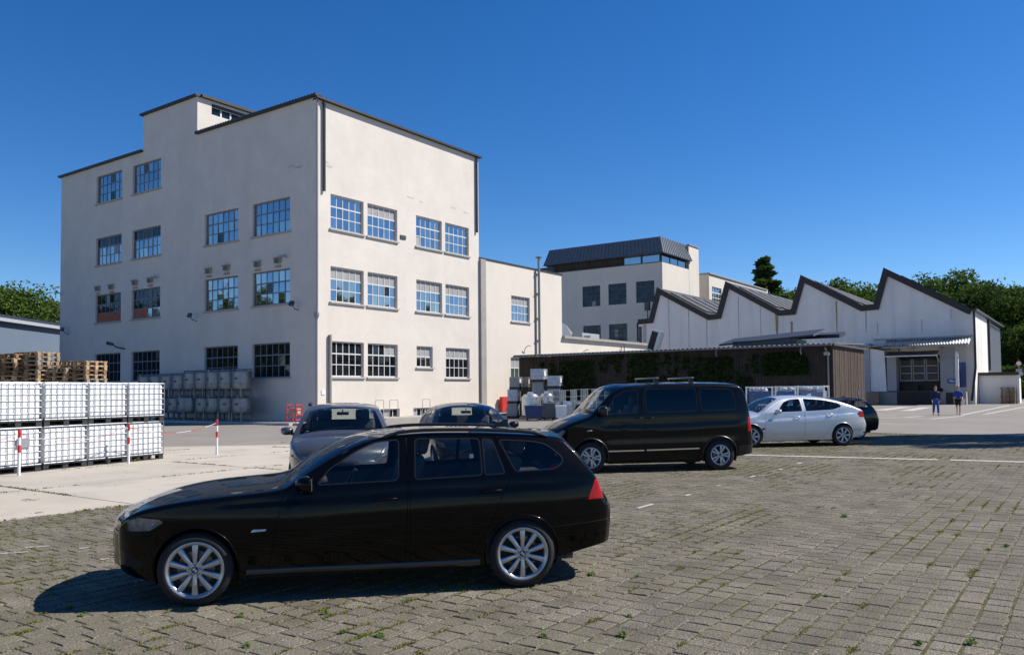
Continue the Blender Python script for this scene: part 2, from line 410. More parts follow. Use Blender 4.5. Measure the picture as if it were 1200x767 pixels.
# roofs and edge trim
mb = MB()
mb.box(CX+.02, 45.0, CY+.02, 46.08, 17.7, 17.99); mb.box(CX+.02, 45.0, 46.2, 63.5, 17.6, 17.95)
mb.box(CX+.02, CX+6.18, 46.12, 52.31, 20.2, 20.6)
mb.build('roof', MT['roof_dark'], fac)
mb = MB()
mb.box(CX-.22, 45.2, CY-.24, CY-.10, 18.0, 18.12)           # south eave
mb.box(CX-.22, CX-.02, CY-.10, 46.08, 18.14, 18.28); mb.box(CX-.02, CX+.3, CY-.1, 46.08, 18.21, 18.28)
mb.box(CX-.02, 45.2, CY-.10, CY+.35, 18.01, 18.10)
mb.box(CX-.2, CX+.3, 52.35, 63.75, 18.15, 18.29)
mb.box(CX-.2, CX+.2, 46.0, 52.5, 20.62, 20.76); mb.box(CX+.2, CX+6.4, 45.86, 46.3, 20.62, 20.80)
mb.build('eave', MT['roof_brown'], fac)
# small corrugation ribs along the front eave
mb = MB()
y = CY
while y < 46.0:
    mb.cyl((CX-.24, y, 18.29), (CX+.25, y, 18.31), .03, n=6); y += .26
mb.build('eave_corrugation', MT['roof_dark'], fac)
mb = MB()
for sx in range(14): mb.box(CX+.5+sx*1.05, CX+.54+sx*1.05, CY-.1, 46.0, 17.99, 18.03)
mb.build('roof_seam', MT['roof_dark'], fac)
for k, (f, u0, u1, z0, z1, ci, ri) in enumerate(wins):
    stray = {(random.randrange(6), random.randrange(3)): random.choice(('dim', 'dim', 'blind')) for _ in range(random.choice((0, 0, 0, 1, 1)))}
    if f == 'A':
        odd = {}
        if ri == 3: odd = {(3-ci+0, 2): 'frame_dark'} ; odd = {(3 if ci == 2 else 2, 2): 'frame_dark'}
        if ri == 2 and ci >= 2: odd = {(c, 2): 'dim' for c in range(6)}
        if ri == 2 and ci == 1: odd = {(c, 0): 'dim' for c in (3,)}
        if ri == 1 and ci == 3: odd = {**{(c, 0): 'orange_reflection' for c in range(6)}, **{(c, 2): 'dim' for c in range(6)}, **{(c, 1): 'dim' for c in range(6)}}  # lowest panes carry the painted orange roof reflection
        if ri == 1 and ci == 2: odd = {**{(c, 0): 'orange_reflection' for c in (3, 4, 5)}, **{(c, 1): 'dim' for c in range(6)}, **{(c, 2): 'dim' for c in range(6)}}
        if ri == 0: odd = {(c, r): 'dim' for c in range(6) for r in range(3)}
        odd = {**stray, **odd}
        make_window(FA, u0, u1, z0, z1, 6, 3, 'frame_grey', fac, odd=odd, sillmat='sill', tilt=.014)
    else:
        odd = {}
        if ri == 2 and ci == 1: odd = {(c, 2): 'blind' for c in range(5)}
        if ri == 1: odd = {(c, 2): 'blind' for c in range(5)}
        if ri == 0: odd = {(c, r): 'dim' for c in range(5) for r in range(3)}
        if ri == 0 and ci == 1: odd[(3, 2)] = 'blind'; odd[(4, 2)] = 'blind'
        if ri == 0 and ci == 3: odd.update({(c, 2): 'blind' for c in range(5)})
        if ri == 0 and ci == 2: make_window(FB, u0, u1, z0, z1, 3, 2, 'frame_white', fac, odd={(c, 1): 'blind' for c in range(3)}); continue
        odd = {**{q: w_ for q, w_ in stray.items() if q[0] < 5}, **odd}
        make_window(FB, u0, u1, z0, z1, 5, 3, 'frame_white', fac, bars=.045, odd=odd, tilt=.014)
for (u0, u1, z0, z1) in BASW:
    make_window(FB, u0, u1, z0, z1, 6, 1, 'frame_white', fac, bars=.05, sill=False, odd={(c, 0): ('dim' if c % 3 else 'blind') for c in range(6)})
make_window(FT, *PW, 4, 1, 'frame_white', fac, bars=.12, sill=False, odd={(c, 0): 'dim' for c in range(4)})
# rain pipes
mb = MB()
mb.tube([(30.84, CY-.10, 18.0), (30.84, CY-.10, 12.9)], .075, 8); mb.lathe([(.0, 0), (.10, .02), (.12, .2), (.05, .25)], (30.84, CY-.10, 17.7), n=8)
mb.build('rain_pipe', MT['frame_dark'], fac, smooth=40)
mb = MB(); mb.tube([(44.72, CY-.10, 18.0), (44.72, CY-.10, 12.7)], .075, 8); mb.build('rain_pipe', MT['frame_dark'], fac, smooth=40)
mb = MB(); mb.tube([(30.32, CY-.06, 6.0), (30.32, CY-.06, .05)], .055, 8); mb.lathe([(.0, 0), (.13, .02), (.15, .15), (.13, .3), (0, .3)], (30.32, CY-.06, 5.8), n=10)
mb.build('rain_pipe', MT['pipe_grey'], fac, smooth=40)
mb = MB(); mb.tube([(31.27, CY-.10, 4.9), (31.27, CY-.10, .05)], .09, 8); mb.build('vent_pipe', MT['concrete_grey'], fac, smooth=40)
mb = MB(); mb.tube([(CX-.04, CY-.04, 5.7), (CX-.04, CY-.04, 18.0)], .05, 6); mb.build('corner_conductor', MT['pipe_grey'], fac, smooth=40)
# vents over the first floor windows, flood lamps, brackets
for y, z in [(44.72, 9.22), (42.9, 9.24), (39.92, 9.18), (38.08, 9.22), (57.97, 9.17), (56.14, 9.14), (53.11, 9.19), (51.24, 9.19)]:
    mb = MB(); mb.box(CX-.16, CX+.01, y-.24, y+.24, z-.08, z+.20); mb.box(CX-.24, CX+.0, y-.3, y+.3, z+.2, z+.24)
    for i in range(3): mb.box(CX-.19, CX-.15, y-.2, y+.2, z-.05+i*.08, z-.02+i*.08, 1)
    mb.box(CX-.10, CX+.01, y-.24, y+.24, z-.32, z-.22, 0)
    mb.build('wall_vent', [MT['concrete_grey'], MT['black']], fac)
for y, z in [(46.05, 6.5), (36.34, 6.57), (62.13, 6.43)]:
    mb = MB(); mb.tube([(CX, y, z-.25), (CX-.3, y, z-.2), (CX-.42, y, z)], .025, 6)
    mb.obox((CX-.5, y, z+.08), (.05, 0, .12), (0, .16, 0), (-.06, 0, .03)); mb.obox((CX-.56, y, z+.06), (.03, 0, .09), (0, .13, 0), (-.008, 0, .004), 1)
    mb.build('flood_lamp', [MT['frame_dark'], MT['steel_bright']], fac)
mb = MB(); mb.tube([(CX, 54.4, 4.8), (CX-.5, 54.6, 4.9), (CX-.7, 54.9, 5.15)], .05, 6); mb.cyl((CX-.6, 54.8, 5.1), (CX-.9, 55.1, 5.2), .09, .13); mb.build('wall_lamp', MT['frame_dark'], fac)
for y, z in [(37.41, 9.45), (50.54, 9.4), (63.51, 9.34)]:
    mb = MB(); mb.tube([(CX, y, z), (CX-.3, y, z+.02)], .03, 6); mb.box(CX-.34, CX-.28, y-.3, y+.25, z-.06, z+.06); mb.build('wall_bracket', MT['pipe_grey'], fac)
mb = MB(); mb.box(37.05, 37.54, CY-.05, CY+.05, 11.15, 11.39); mb.build('vent_grille', MT['frame_dark'], fac)
mb = MB(); mb.box(30.7, 30.95, CY-.03, CY+.02, 1.55, 1.8); mb.build('junction_box', MT['white_paint'], fac)
mb = MB(); mb.tube([(CX, 35.3, 1.0), (CX-.15, 35.3, 1.0), (CX-.15, 35.1, 1.0)], .03, 6); mb.box(CX-.02, CX-.1, 35.25, 35.4, .92, 1.08); mb.build('wall_tap', MT['frame_dark'], fac)
# patches of repaired plaster
mb = MB()
def blotch(F, u, z, w_, h, mb):
    n = 14; c = F.p(u, z, .004); pts = []
    for i in range(n):
        t = 2*math.pi*i/n; r = random.uniform(.55, 1.0)
        pts.append(F.p(u+math.cos(t)*w_*r, z+math.sin(t)*h*r, .004))
    mb.add([c]+pts, [(0, 1+i, 1+(i+1) % n) if not F.flip() else (0, 1+(i+1) % n, 1+i) for i in range(n)])
add_m('plaster_bare', (.55, .50, .42), .9, var=.25, scale=4, bump=.4, bscale=15)
for (u, z, a, b) in [(1.6, 14.45, .55, .10), (2.2, 14.6, .4, .07)]: blotch(FA, u, z, a, b, mb)
for (u, z, a, b) in [(.9, 14.4, .35, .09), (7.6, 13.9, .5, .08), (8.6, 13.8, .25, .06), (11.8, 14.0, .4, .08), (13.2, 13.9, .4, .06), (.7, 14.6, .2, .06)]: blotch(FB, u, z, a, b, mb)
mb.build('bare_plaster_patch', MT['plaster_bare'], fac)

# --- lower annex to the right with steel flue
anx = world_root('annex_building', (45.0, CY, 0), label='plain cream annex with a thin steel flue, right of the tall block', cat='building')
mb = MB(); FC = Face((45.02, CY, 0), (1, 0, 0), (0, -1, 0))
W1 = (48.88-45.02, 51.3-45.02, 6.8, 8.7); W2 = (48.75-45.02, 51.15-45.02, 2.6, 4.12)
wall_with_holes(mb, FC, [(0, 55.9-45.02, 10.95), (55.9-45.02, 72-45.02, 5.85)], [W1, W2])
mb.quad((55.9, CY, 5.6), (55.9, 52, 5.6), (55.9, 52, 10.95), (55.9, CY, 10.95)); mb.quad((72, CY, -.03), (72, 52, -.03), (72, 52, 5.85), (72, CY, 5.85))
mb.quad((45.02, CY+.01, 10.95), (45.02, 52, 10.95), (55.9, 52, 10.95), (55.9, CY+.01, 10.95)); mb.build('wall', MT['plaster_smooth'], anx)
mb = MB(); mb.box(45.04, 45.62, CY-.16, CY+.05, -.02, 10.9); mb.build('pilaster', MT['concrete_grey'], anx)
mb = MB(); mb.box(45.02, 56.0, CY-.07, CY+.3, 10.95, 11.03); mb.box(55.9, 56.0, CY+.3, 52, 10.95, 11.03); mb.box(45.02, 55.9, CY+.3, 52, 10.90, 10.97); mb.build('roof_edge', MT['roof_dark'], anx)
mb = MB(); mb.box(55.92, 72.2, CY-.25, CY+.3, 5.85, 6.06); mb.box(55.92, 72, CY+.3, 52, 5.80, 5.95); mb.build('low_roof', MT['concrete_grey'], anx)
make_window(FC, *W1, 5, 3, 'frame_white', anx, bars=.045, odd={(c, 2): 'blind' for c in range(5)})
make_window(FC, *W2, 4, 2, 'frame_white', anx, bars=.045, odd={**{(c, 1): 'blind' for c in range(4)}, **{(c, 0): 'dim' for c in range(4)}})
mb = MB(); mb.tube([(52.3, CY-.2, 4.2), (52.3, CY-.2, 11.75)], .10, 10); mb.lathe([(.10, 0), (.10, .12), (.26, .16), (.27, .22), (0, .34)], (52.3, CY-.2, 11.72), n=12)
mb.tube([(52.05, CY-.1, 4.2), (52.05, CY-.1, 10.9)], .045, 6)
for z in (5.5, 7.2, 9.1, 10.6): mb.box(52.0, 52.45, CY-.22, CY+.02, z, z+.06)
mb.build('flue_pipe', MT['pipe_grey'], anx, smooth=40)
for x in (50.4, 59.0):
    mb = MB(); mb.tube([(x, CY-.03, 4.5), (x, CY-.2, 4.9), (x+.2, CY-.35, 5.05), (x+.5, CY-.35, 5.0)], .03, 6); mb.build('wall_bracket', MT['pipe_grey'], anx)
mb = MB(); mb.tube([(64.6, CY-.2, 4.3), (66.0, CY-.2, 5.7)], .03, 5); mb.tube([(66.2, CY-.2, 4.3), (66.2, CY-.2, 6.0)], .05, 5); mb.build('wall_strut', MT['pipe_grey'], anx)
# rooflights on the low annex roof
mb = MB()
mb.prism([(57.2, 37.0, 5.95), (61.5, 37.0, 5.95), (60.0, 37.0, 7.4), (59.2, 37.0, 7.4)], (0, 6, 0)); mb.build('rooflight', MT['metal_sheet'], anx)
mb = MB(); mb.box(63.2, 66.3, 37.2, 40, 5.95, 6.8); mb.box(62.9, 63.9, 36.2, 36.9, 5.95, 6.5); mb.build('roof_unit', MT['clad_grey'], anx)
mb = MB(); mb.prism([(61.0, 38.2, 5.95), (64.6, 38.2, 5.95), (62.1, 38.2, 7.5)], (0, 5, 0)); mb.build('rooflight', MT['concrete_grey'], anx)

# --- office block with slate mansard
off = world_root('office_block', (96, 44.55, 0), label='distant office block with dark slate mansard over a window band', cat='building')
FD = Face((96, 44.55, 0), (0, 1, 0), (-1, 0, 0)); FD2 = Face((96, 44.55, 0), (1, 0, 0), (0, -1, 0))
WD = [(53.64-44.55, 56.4-44.55, 12.92, 15.7), (49.71-44.55, 52.4-44.55, 12.92, 15.7), (45.69-44.55, 48.3-44.55, 12.92, 15.7),
      (53.62-44.55, 56.34-44.55, 7.95, 10.35), (49.67-44.55, 52.38-44.55, 7.95, 10.35), (45.69-44.55, 48.3-44.55, 7.95, 10.35)]
mb = MB(); wall_with_holes(mb, FD, [(0, 22, 17.95)], WD)
wall_with_holes(mb, FD2, [(0, 12, 17.95)], [])
wall_with_holes(mb, Face((104.5, 44.55-.02, 0), (1, 0, 0), (0, -1, 0)), [(0, 3.4, 21.3)], [])
mb.quad((104.5, 44.53, 17.9), (104.5, 50, 17.9), (104.5, 50, 21.3), (104.5, 44.53, 21.3)); mb.quad((107.9, 44.53, 0), (107.9, 50, 0), (107.9, 50, 21.3), (107.9, 44.53, 21.3)); mb.quad((104.5, 44.53, 21.3), (107.9, 44.53, 21.3), (107.9, 50, 21.3), (104.5, 50, 21.3))
F3 = Face((111.6, 44.55, 0), (1, 0, 0), (0, -1, 0)); W3 = [(112.65-111.6, 116.4-111.6, 14.1, 16.45)]
wall_with_holes(mb, F3, [(0, 26, 18.15)], W3); mb.quad((111.6, 44.55, 0), (111.6, 60, 0), (111.6, 60, 18.15), (111.6, 44.55, 18.15)); mb.quad((111.6, 44.55, 18.15), (137, 44.55, 18.15), (137, 60, 18.15), (111.6, 60, 18.15))
mb.quad((107.9, 47.5, 0), (111.6, 47.5, 0), (111.6, 47.5, 16.5), (107.9, 47.5, 16.5))
mb.build('wall', MT['plaster_smooth'], off)
for i, w_ in enumerate(WD): make_window(FD, *w_, 4, 4, 'frame_dark', off, sill=False, odd={(c, r): ('blind' if (c, r, i) in ((1, 0, 0), (2, 1, 4), (2, 2, 4), (1, 1, 3)) else 'dim') for c in range(4) for r in range(4)}, bars=.1)
make_window(F3, *W3[0], 4, 3, 'frame_white', off, bars=.1)
make_window(Face((109.2, 47.5, 0), (1, 0, 0), (0, -1, 0)), 0, 2.0, 13.5, 16.0, 2, 2, 'frame_white', off, rec=-.1, sill=False, bars=.1, odd={(0, 0): 'blind', (1, 1): 'blind'})
mb = MB(); mb.box(111.4, 137.2, 44.35, 44.9, 18.15, 18.3); mb.box(111.4, 111.8, 44.9, 60, 18.15, 18.3); mb.box(104.4, 108.0, 44.4, 44.8, 21.3, 21.42); mb.box(118, 121, 47, 49, 18.15, 18.9); mb.box(124, 126, 47, 49, 18.15, 18.8); mb.build('roof_edge', MT['concrete_grey'], off)
# window band
mb = MB(); mb.box(96.35, 104.3, 44.9, 62.3, 17.9, 19.25); mb.build('band_wall', MT['frame_dark'], off)
y = 44.95
k = 0
while y < 61.0:
    mb = MB(); y2 = min(y+2.65, 61.5); mb.box(96.3, 96.36, y+.12, y2-.12, 18.1, 19.1); mb.build('band_pane', PANE if k < 2 else MT['wood_dark'] if k < 6 else PANE2, off); y = y2; k += 1
for x in (96.55, 99.1, 101.6):
    mb = MB(); mb.box(x, x+2.2, 44.83, 44.91, 18.1, 19.1); mb.build('band_pane', PANE, off)
mb = MB(); mb.box(95.93, 96.35, 44.85, 66, 17.95, 18.05); mb.build('band_sill', MT['frame_dark'], off)
for k in range(7):
    mb = MB(); mb.box(96.22, 96.34, 44.9+2.65*k-.07, 44.9+2.65*k+.07, 18.05, 19.2); mb.build('band_post', MT['wood_brown'], off)
# mansard: sloping faces with standing seams
b0, b1 = 19.2, 21.32
bot = [(95.7, 44.3), (104.9, 44.3), (104.9, 62.4), (95.7, 62.4)]; top = [(96.35, 44.95), (104.2, 44.95), (104.2, 61.8), (96.35, 61.8)]
mb = MB(); mb.add([(x, y, b0) for x, y in bot]+[(x, y, b1) for x, y in top], [(0, 1, 5, 4), (1, 2, 6, 5), (2, 3, 7, 6), (3, 0, 4, 7), (4, 5, 6, 7), (3, 2, 1, 0)])
man = mb.build('mansard_roof', MT['metal_slate'], off)
mb = MB()
def seam(a, b, n):
    a, b = Vector(a), Vector(b); d = (b-a); side = d.cross(Vector(n)).normalized()*.03
    mb.obox((a+b)/2+Vector(n)*.03, d/2, side, Vector(n)*.04)
for k in range(33):
    t = k/32; ya = 44.3+18.1*t; yb = 44.95+16.85*t; seam((95.7, ya, b0), (96.35, yb, b1), (-.95, 0, .3))
for k in range(16):
    t = k/15; seam((95.7+9.2*t, 44.3, b0), (96.35+7.85*t, 44.95, b1), (0, -.95, .3))
mb.build('standing_seams', MT['metal_slate'], man)
mb = MB(); mb.box(95.62, 104.98, 44.22, 62.5, 19.08, 19.2); mb.build('mansard_eave', MT['frame_dark'], off)
rb = world_root('rear_block', (112, 60, 0), label='grey flat roofed block half hidden behind the cream annex', cat='building')
mb = MB(); mb.box(108, 125, 63, 84, 0, 20.6); mb.build('wall', MT['plaster_smooth'], rb)
mb = MB(); mb.box(107.7, 125.2, 62.7, 84.3, 20.6, 20.95); mb.build('roof', MT['roof_dark'], rb)
mb = MB(); mb.box(107.9, 108.0, 63.5, 83, 18.9, 20.2); mb.build('window_band', PANE2, rb)

# --- saw-tooth hall
XH = 90.0
hall = world_root('sawtooth_hall', (XH, 9.3, 0), label='long grey hall with four dark edged saw-tooth gables', cat='building')
prof = [(45.02, 10.19), (43.5, 10.23), (42.41, 13.92), (35.9, 10.2), (35.0, 10.25), (33.9, 13.94), (27.75, 10.21), (26.6, 10.22), (25.48, 13.9), (19.3, 10.18), (18.2, 10.22), (17.17, 13.9), (9.3, 9.12)]
XB = 122.0
mb = MB()
poly = [(45.02, -.03)]+prof+[(9.3, -.03)]
# facade in vertical strips (keeps the concave outline clean)
for (a, za), (b, zb) in zip(prof, prof[1:]): mb.quad((XH, a, -.03), (XH, b, -.03), (XH, b, zb-.08), (XH, a, za-.08))
mb.quad((XH, 9.3, -.03), (102.5, 9.3, -.03), (102.5, 9.3, 9.05), (XH, 9.3, 9.05))
mb.quad((XH, 45.02, -.03), (XB, 45.02, -.03), (XB, 45.02, 10.1), (XH, 45.02, 10.1))
mb.build('wall', MT['plaster_white'], hall)
mb = MB(); mb.box(102.5, 119, 9.45, 9.8, 0, 8.9); mb.box(102.5, 102.62, 9.28, 9.45, 3.5, 9.0)
for k in range(27): mb.box(103+k*.6, 103.12+k*.6, 9.37, 9.45, .2, 8.7)
mb.build('side_cladding', MT['clad_grey'], hall)
mb = MB()
for k, ((a, za), (b, zb)) in enumerate(zip(prof, prof[1:])):
    mb.quad((XH+.05, a, za-.06), (XH+.05, b, zb-.06), (XB, b, zb-.06), (XB, a, za-.06), 0)
mb.build('roof', MT['roof_dark'], hall)
# rooflight strips lying on the long slopes
k = 0
for (a, za), (b, zb) in ((prof[2], prof[3]), (prof[5], prof[6]), (prof[8], prof[9]), (prof[11], prof[12])):
    k += 1
    dy, dz = b-a, zb-za; L_ = math.hypot(dy, dz); nrm = Vector((0, -dz/L_, dy/L_)); nrm = nrm if nrm.z > 0 else -nrm
    mb = MB()
    for j in range(9):
        x0 = XH+1.0+j*3.4
        mb.obox(Vector((x0+1.3, a+dy*.52, za+dz*.52))+nrm*.03, (1.25, 0, 0), (0, dy*.34, dz*.34), nrm*.05)
    mb.build('rooflight', [MT['roof_light']], hall)
# dark trim following the saw-tooth, proud of the facade
mb = MB()
tw = .80
inner = []
P2 = [Vector((a, 0, b)) for a, b in prof]
for i, p in enumerate(P2):
    d0 = (p-P2[i-1]).normalized() if i else (P2[1]-P2[0]).normalized(); d1 = (P2[i+1]-p).normalized() if i < len(P2)-1 else d0
    n0 = Vector((d0.z, 0, -d0.x)); n1 = Vector((d1.z, 0, -d1.x))
    n0 = n0 if n0.z < 0 else -n0; n1 = n1 if n1.z < 0 else -n1
    # steep rises face +y: keep the normal pointing into the wall (downhill side)
    if abs(d0.z) > .8: n0 = Vector((-abs(d0.z), 0, -abs(d0.x)))
    if abs(d1.z) > .8: n1 = Vector((-abs(d1.z), 0, -abs(d1.x)))
    nn = (n0+n1).normalized(); s_ = tw*.75/max(.45, nn.dot(n0)); inner.append(p+nn*min(s_, tw*1.5))
for i in range(len(P2)-1):
    a, b, c, d = P2[i], P2[i+1], inner[i+1], inner[i]
    q = [(XH-.22, p.x, p.z) for p in (a, b, c, d)]
    mb.prism(q, (.24, 0, 0))
mb.build('gable_trim', MT['roof_brown'], hall)
# steep north-light glazing visible as slits above trim
mb = MB(); mb.box(101, 103, 9.1, 9.3, 8.95, 9.25); mb.box(XH-.2, 119, 8.95, 9.5, 9.0, 9.2); mb.build('side_gutter', MT['roof_dark'], hall)
mb = MB(); mb.tube([(XH-.12, 9.2, 9.1), (XH-.12, 9.2, 3.5), (XH-.15, 9.6, .3)], .10, 6); mb.tube([(102.6, 9.15, 9), (102.6, 9.15, 3.4)], .12, 6); mb.build('rain_pipe', MT['roof_brown'], hall)
add_m('rust_stain', (.36, .29, .13), .9, var=.35, scale=3); add_m('damp_stain', (.50, .485, .455), .9, var=.3, scale=2)
mb2 = MB()
for y, z0, z1, w_ in [(28.2, 7.0, 9.9, .35), (26.6, 7.0, 8.9, .25), (21.9, 7.0, 10.8, .16)]:
    mb = MB(); mb.add([(XH-.006, y-w_*.5, z1), (XH-.006, y+w_*.5, z1), (XH-.006, y+w_*.42, (z0+z1)/2), (XH-.006, y+w_*.2, z0), (XH-.006, y-w_*.15, z0), (XH-.006, y-w_*.45, (z0+z1)/2)], [(0, 1, 2, 3, 4, 5)]); mb.build('rust_stain', MT['rust_stain'], hall)
for y, z0, z1, w_ in [(41.0, 6.5, 12.7, .12), (38.5, 6.5, 11.2, .12), (36.3, 6.2, 9.8, .14), (32.5, 6.0, 12, .1), (30, 6, 11, .1), (19.0, 7.3, 9.7, .16), (17.9, 7.0, 8.3, .12), (11.2, 8.2, 9.2, .1), (44.2, 6.5, 9.5, .5), (13.8, 6.9, 8.4, .1)]:
    mb2 = MB(); mb2.add([(XH-.008, y-w_*.5, z1), (XH-.008, y+w_*.5, z1), (XH-.008, y+w_*.3, z0), (XH-.008, y-w_*.25, z0)], [(0, 1, 2, 3)]); mb2.build('damp_stain', MT['damp_stain'], hall)

mb = MB(); mb.box(XH-.1, XH+.02, 44.6, 44.95, 7.0, 9.3); mb.build('slit_window', MT['frame_dark'], hall)
mb = MB(); mb.box(XH-.4, XH, 43.4, 44.0, 11.2, 12.2); mb.tube([(XH-.2, 43.7, 10.2), (XH-.2, 43.7, 11.2)], .06, 6); mb.build('gable_lamp', MT['frame_dark'], hall)

# --- loading dock on the front of the hall
dock = world_root('loading_dock', (88.3, 13, 0), label='loading bay with corrugated canopy, red awning and white side curtain', cat='loading dock')
K = 88.3/90
def Z(z): return 1.7+(z-1.7)*K
mb = MB(); mb.box(88.3, 90, 9.9, 12.05, -.02, 1.2); mb.box(88.3, 90, 15.95, 18.6*K+.3, -.02, 1.2); mb.box(88.8, 90, 12.05, 15.95, -.02, 1.2); mb.build('plinth', MT['concrete_grey'], dock)
mb = MB()
yc = 9.5
V_ = []; Fq = []
n = 60
for i in range(n+1):
    y = 9.55+(17.2-9.55)*i/n; dz = .06*math.cos(i*math.pi*.5*2) if False else .06*(1 if i % 2 else -1)
    V_ += [(86.6, y*.972+.1, 5.72+dz), (90.1, y, 6.45+dz)]
Fq = [(2*i, 2*i+2, 2*i+3, 2*i+1) for i in range(n)]
mb.add(V_, Fq); mb.add([(x, y, z-.06) for x, y, z in V_], Fq)
mb.build('canopy', MT['metal_sheet'], dock)
mb = MB(); mb.box(89.8, 89.96, 9.4, 18.3, 6.48, 6.62); mb.box(86.62, 86.74, 9.5, 16.9, 5.5, 5.62)
for y in (9.7, 12, 14.5, 16.7): mb.box(86.7, 89.9, y-.05, y+.05, 5.5, 5.6)
mb.build('canopy_beam', MT['pipe_grey'], dock)
mb = MB(); V_ = []
for i in range(41):
    y = 12.1+(16.75-12.1)*i/40; dz = .035*(1 if i % 2 else -1); V_ += [(86.4, y, 4.72+dz), (88.4, y, 5.2+dz)]
mb.add(V_, [(2*i, 2*i+2, 2*i+3, 2*i+1) for i in range(40)]); mb.add([(x, y, z-.05) for x, y, z in V_], [(2*i, 2*i+2, 2*i+3, 2*i+1) for i in range(40)])
mb.build('awning', mat('awning_red', (.34, .15, .13), .55, var=.12, scale=3), dock)
mb = MB(); mb.box(86.35, 86.45, 12.0, 16.8, 4.62, 4.72); mb.tube([(86.4, 12.1, 4.7), (88.3, 12.1, 4.1)], .04, 5); mb.build('awning_rail', MT['white_paint'], dock)
mb = MB(); mb.box(88.3, 88.45, 10.75, 12.05, 1.55, 5.45)
for k in range(9): mb.box(88.25, 88.3, 10.78+k*.145, 10.85+k*.145, 1.57, 5.43)
mb.build('corrugated_panel', MT['clad_grey'], dock)
mb = MB(); mb.box(88.0, 88.3, 10.45, 10.72, 1.6, 5.0); mb.build('door_leaf', MT['clad_white'], dock)
mb = MB(); mb.box(88.75, 88.85, 9.9, 10.6, 1.6, 4.0); mb.build('side_door', MT['plastic_blue'], dock)
mb = MB(); mb.add([(88.2, 16.85, 1.25), (88.2, 18.35, 1.25), (88.2, 18.35, 5.62), (88.2, 17.0, 5.3), (88.9, 16.85, 1.25), (88.9, 18.35, 1.25), (88.9, 18.35, 5.62), (88.9, 17.0, 5.3)], [(3, 2, 1, 0), (4, 5, 6, 7), (0, 1, 5, 4), (1, 2, 6, 5), (2, 3, 7, 6), (3, 0, 4, 7)]); mb.build('side_curtain', MT['clad_white'], dock)
mb = MB(); mb.box(88.25, 89.9, 15.95, 16.8, 1.3, 4.9); mb.build('bay_jamb', MT['clad_grey'], dock)
mb = MB(); mb.box(88.0, 90, 18.36, 19.6, -.02, 6.1); mb.build('side_wall', MT['clad_grey'], dock)
mb = MB(); mb.box(87.6, 90, 16.9, 19.7, 5.72, 5.84); mb.build('side_roof', MT['concrete_grey'], dock)
# interior of the bay: racks before a black panel standing in for shade
mb = MB(); mb.box(95.8, 96, 10, 18, 0, 5.6); mb.box(89.95, 96, 15.9, 16.0, 0, 5.6); mb.build('bay_back_wall', MT['frame_dark'], dock)
for j in range(3):
    for i in range(3):
        y0 = 12.35+i*1.2
        mb = MB(); zz = 2.35+j*.72
        mb.box(89.6, 89.68, y0, y0+1.12, zz-.09, zz+.02); mb.box(89.6, 89.68, y0, y0+.09, zz, zz+.64); mb.box(89.6, 89.68, y0+1.03, y0+1.12, zz, zz+.64)
        mb.build('rack_frame', MT['clad_grey'], dock)
        mb = MB(); mb.box(89.69, 89.74, y0+.1, y0+1.02, zz+.05, zz+.55); mb.build('rack_back', MT['frame_dark'], dock)
mb = MB(); mb.box(89.86, 89.97, 12.1, 15.95, 0, 4.75); mb.build('bay_shade_panel', MT['black'], dock)  # black sheet, the shade deep in the bay put into its colour
mb = MB(); mb.box(88.35, 89.8, 12.2, 15.9, 1.22, 1.3); mb.build('dock_leveller', MT['frame_dark'], dock)
mb = MB(); mb.box(89.4, 89.8, 12.3, 13.6, 1.3, 2.15); mb.box(89.3, 89.8, 14.2, 15.6, 1.3, 1.9); mb.build('stored_goods', MT['wood_dark'], dock)
mb = MB(); mb.box(88.22, 88.3, 12.1, 15.9, .0, 1.15); mb.build('dock_bumper_wall', MT['black'], dock)
mb = MB(); mb.box(88.22, 88.3, 11.0, 11.6, 0, 1.1); mb.build('dock_recess', MT['black'], dock)
sg = world_root('wall_sign', (88.2, 11.1, 2.2), label='small blue sign with white mark on the corrugated dock panel', cat='sign')
mb = MB(); mb.box(88.18, 88.24, 10.7, 11.45, 2.0, 2.42); mb.build('sign_plate', MT['blue_sign'], sg)
mb = MB(); mb.box(88.165, 88.178, 10.82, 11.18, 2.14, 2.24); mb.box(88.165, 88.178, 11.0, 11.3, 2.2, 2.3); mb.build('sign_symbol', MT['white_paint'], sg)
cr = world_root('wooden_crate', (87.9, 17.6, 0), label='pale wooden crate standing under the white dock curtain', cat='crate')
mb = MB(); mb.box(87.5, 88.2, 17.5, 18.6, 0, 1.2)
for k in range(5): mb.box(87.46, 87.5, 17.52+k*.22, 17.70+k*.22, .03, 1.17)
mb.build('crate_boards', MT['wood'], cr)
# low white yard wall with flat roof
lw = world_root('yard_store', (93, 6.2, 0), label='low white yard store with dark flat roof at the hall corner', cat='building')
mb = MB(); mb.box(92.8, 98, 6.05, 9.25, -.03, 2.75); mb.build('wall', MT['plaster_white'], lw)
mb = MB(); mb.box(92.5, 98.2, 5.85, 9.28, 2.75, 3.05); mb.build('roof', MT['roof_dark'], lw)
mb = MB(); mb.box(92.6, 92.8, 5.85, 6.05, 0, 2.75); mb.build('corner_post', MT['white_paint'], lw)

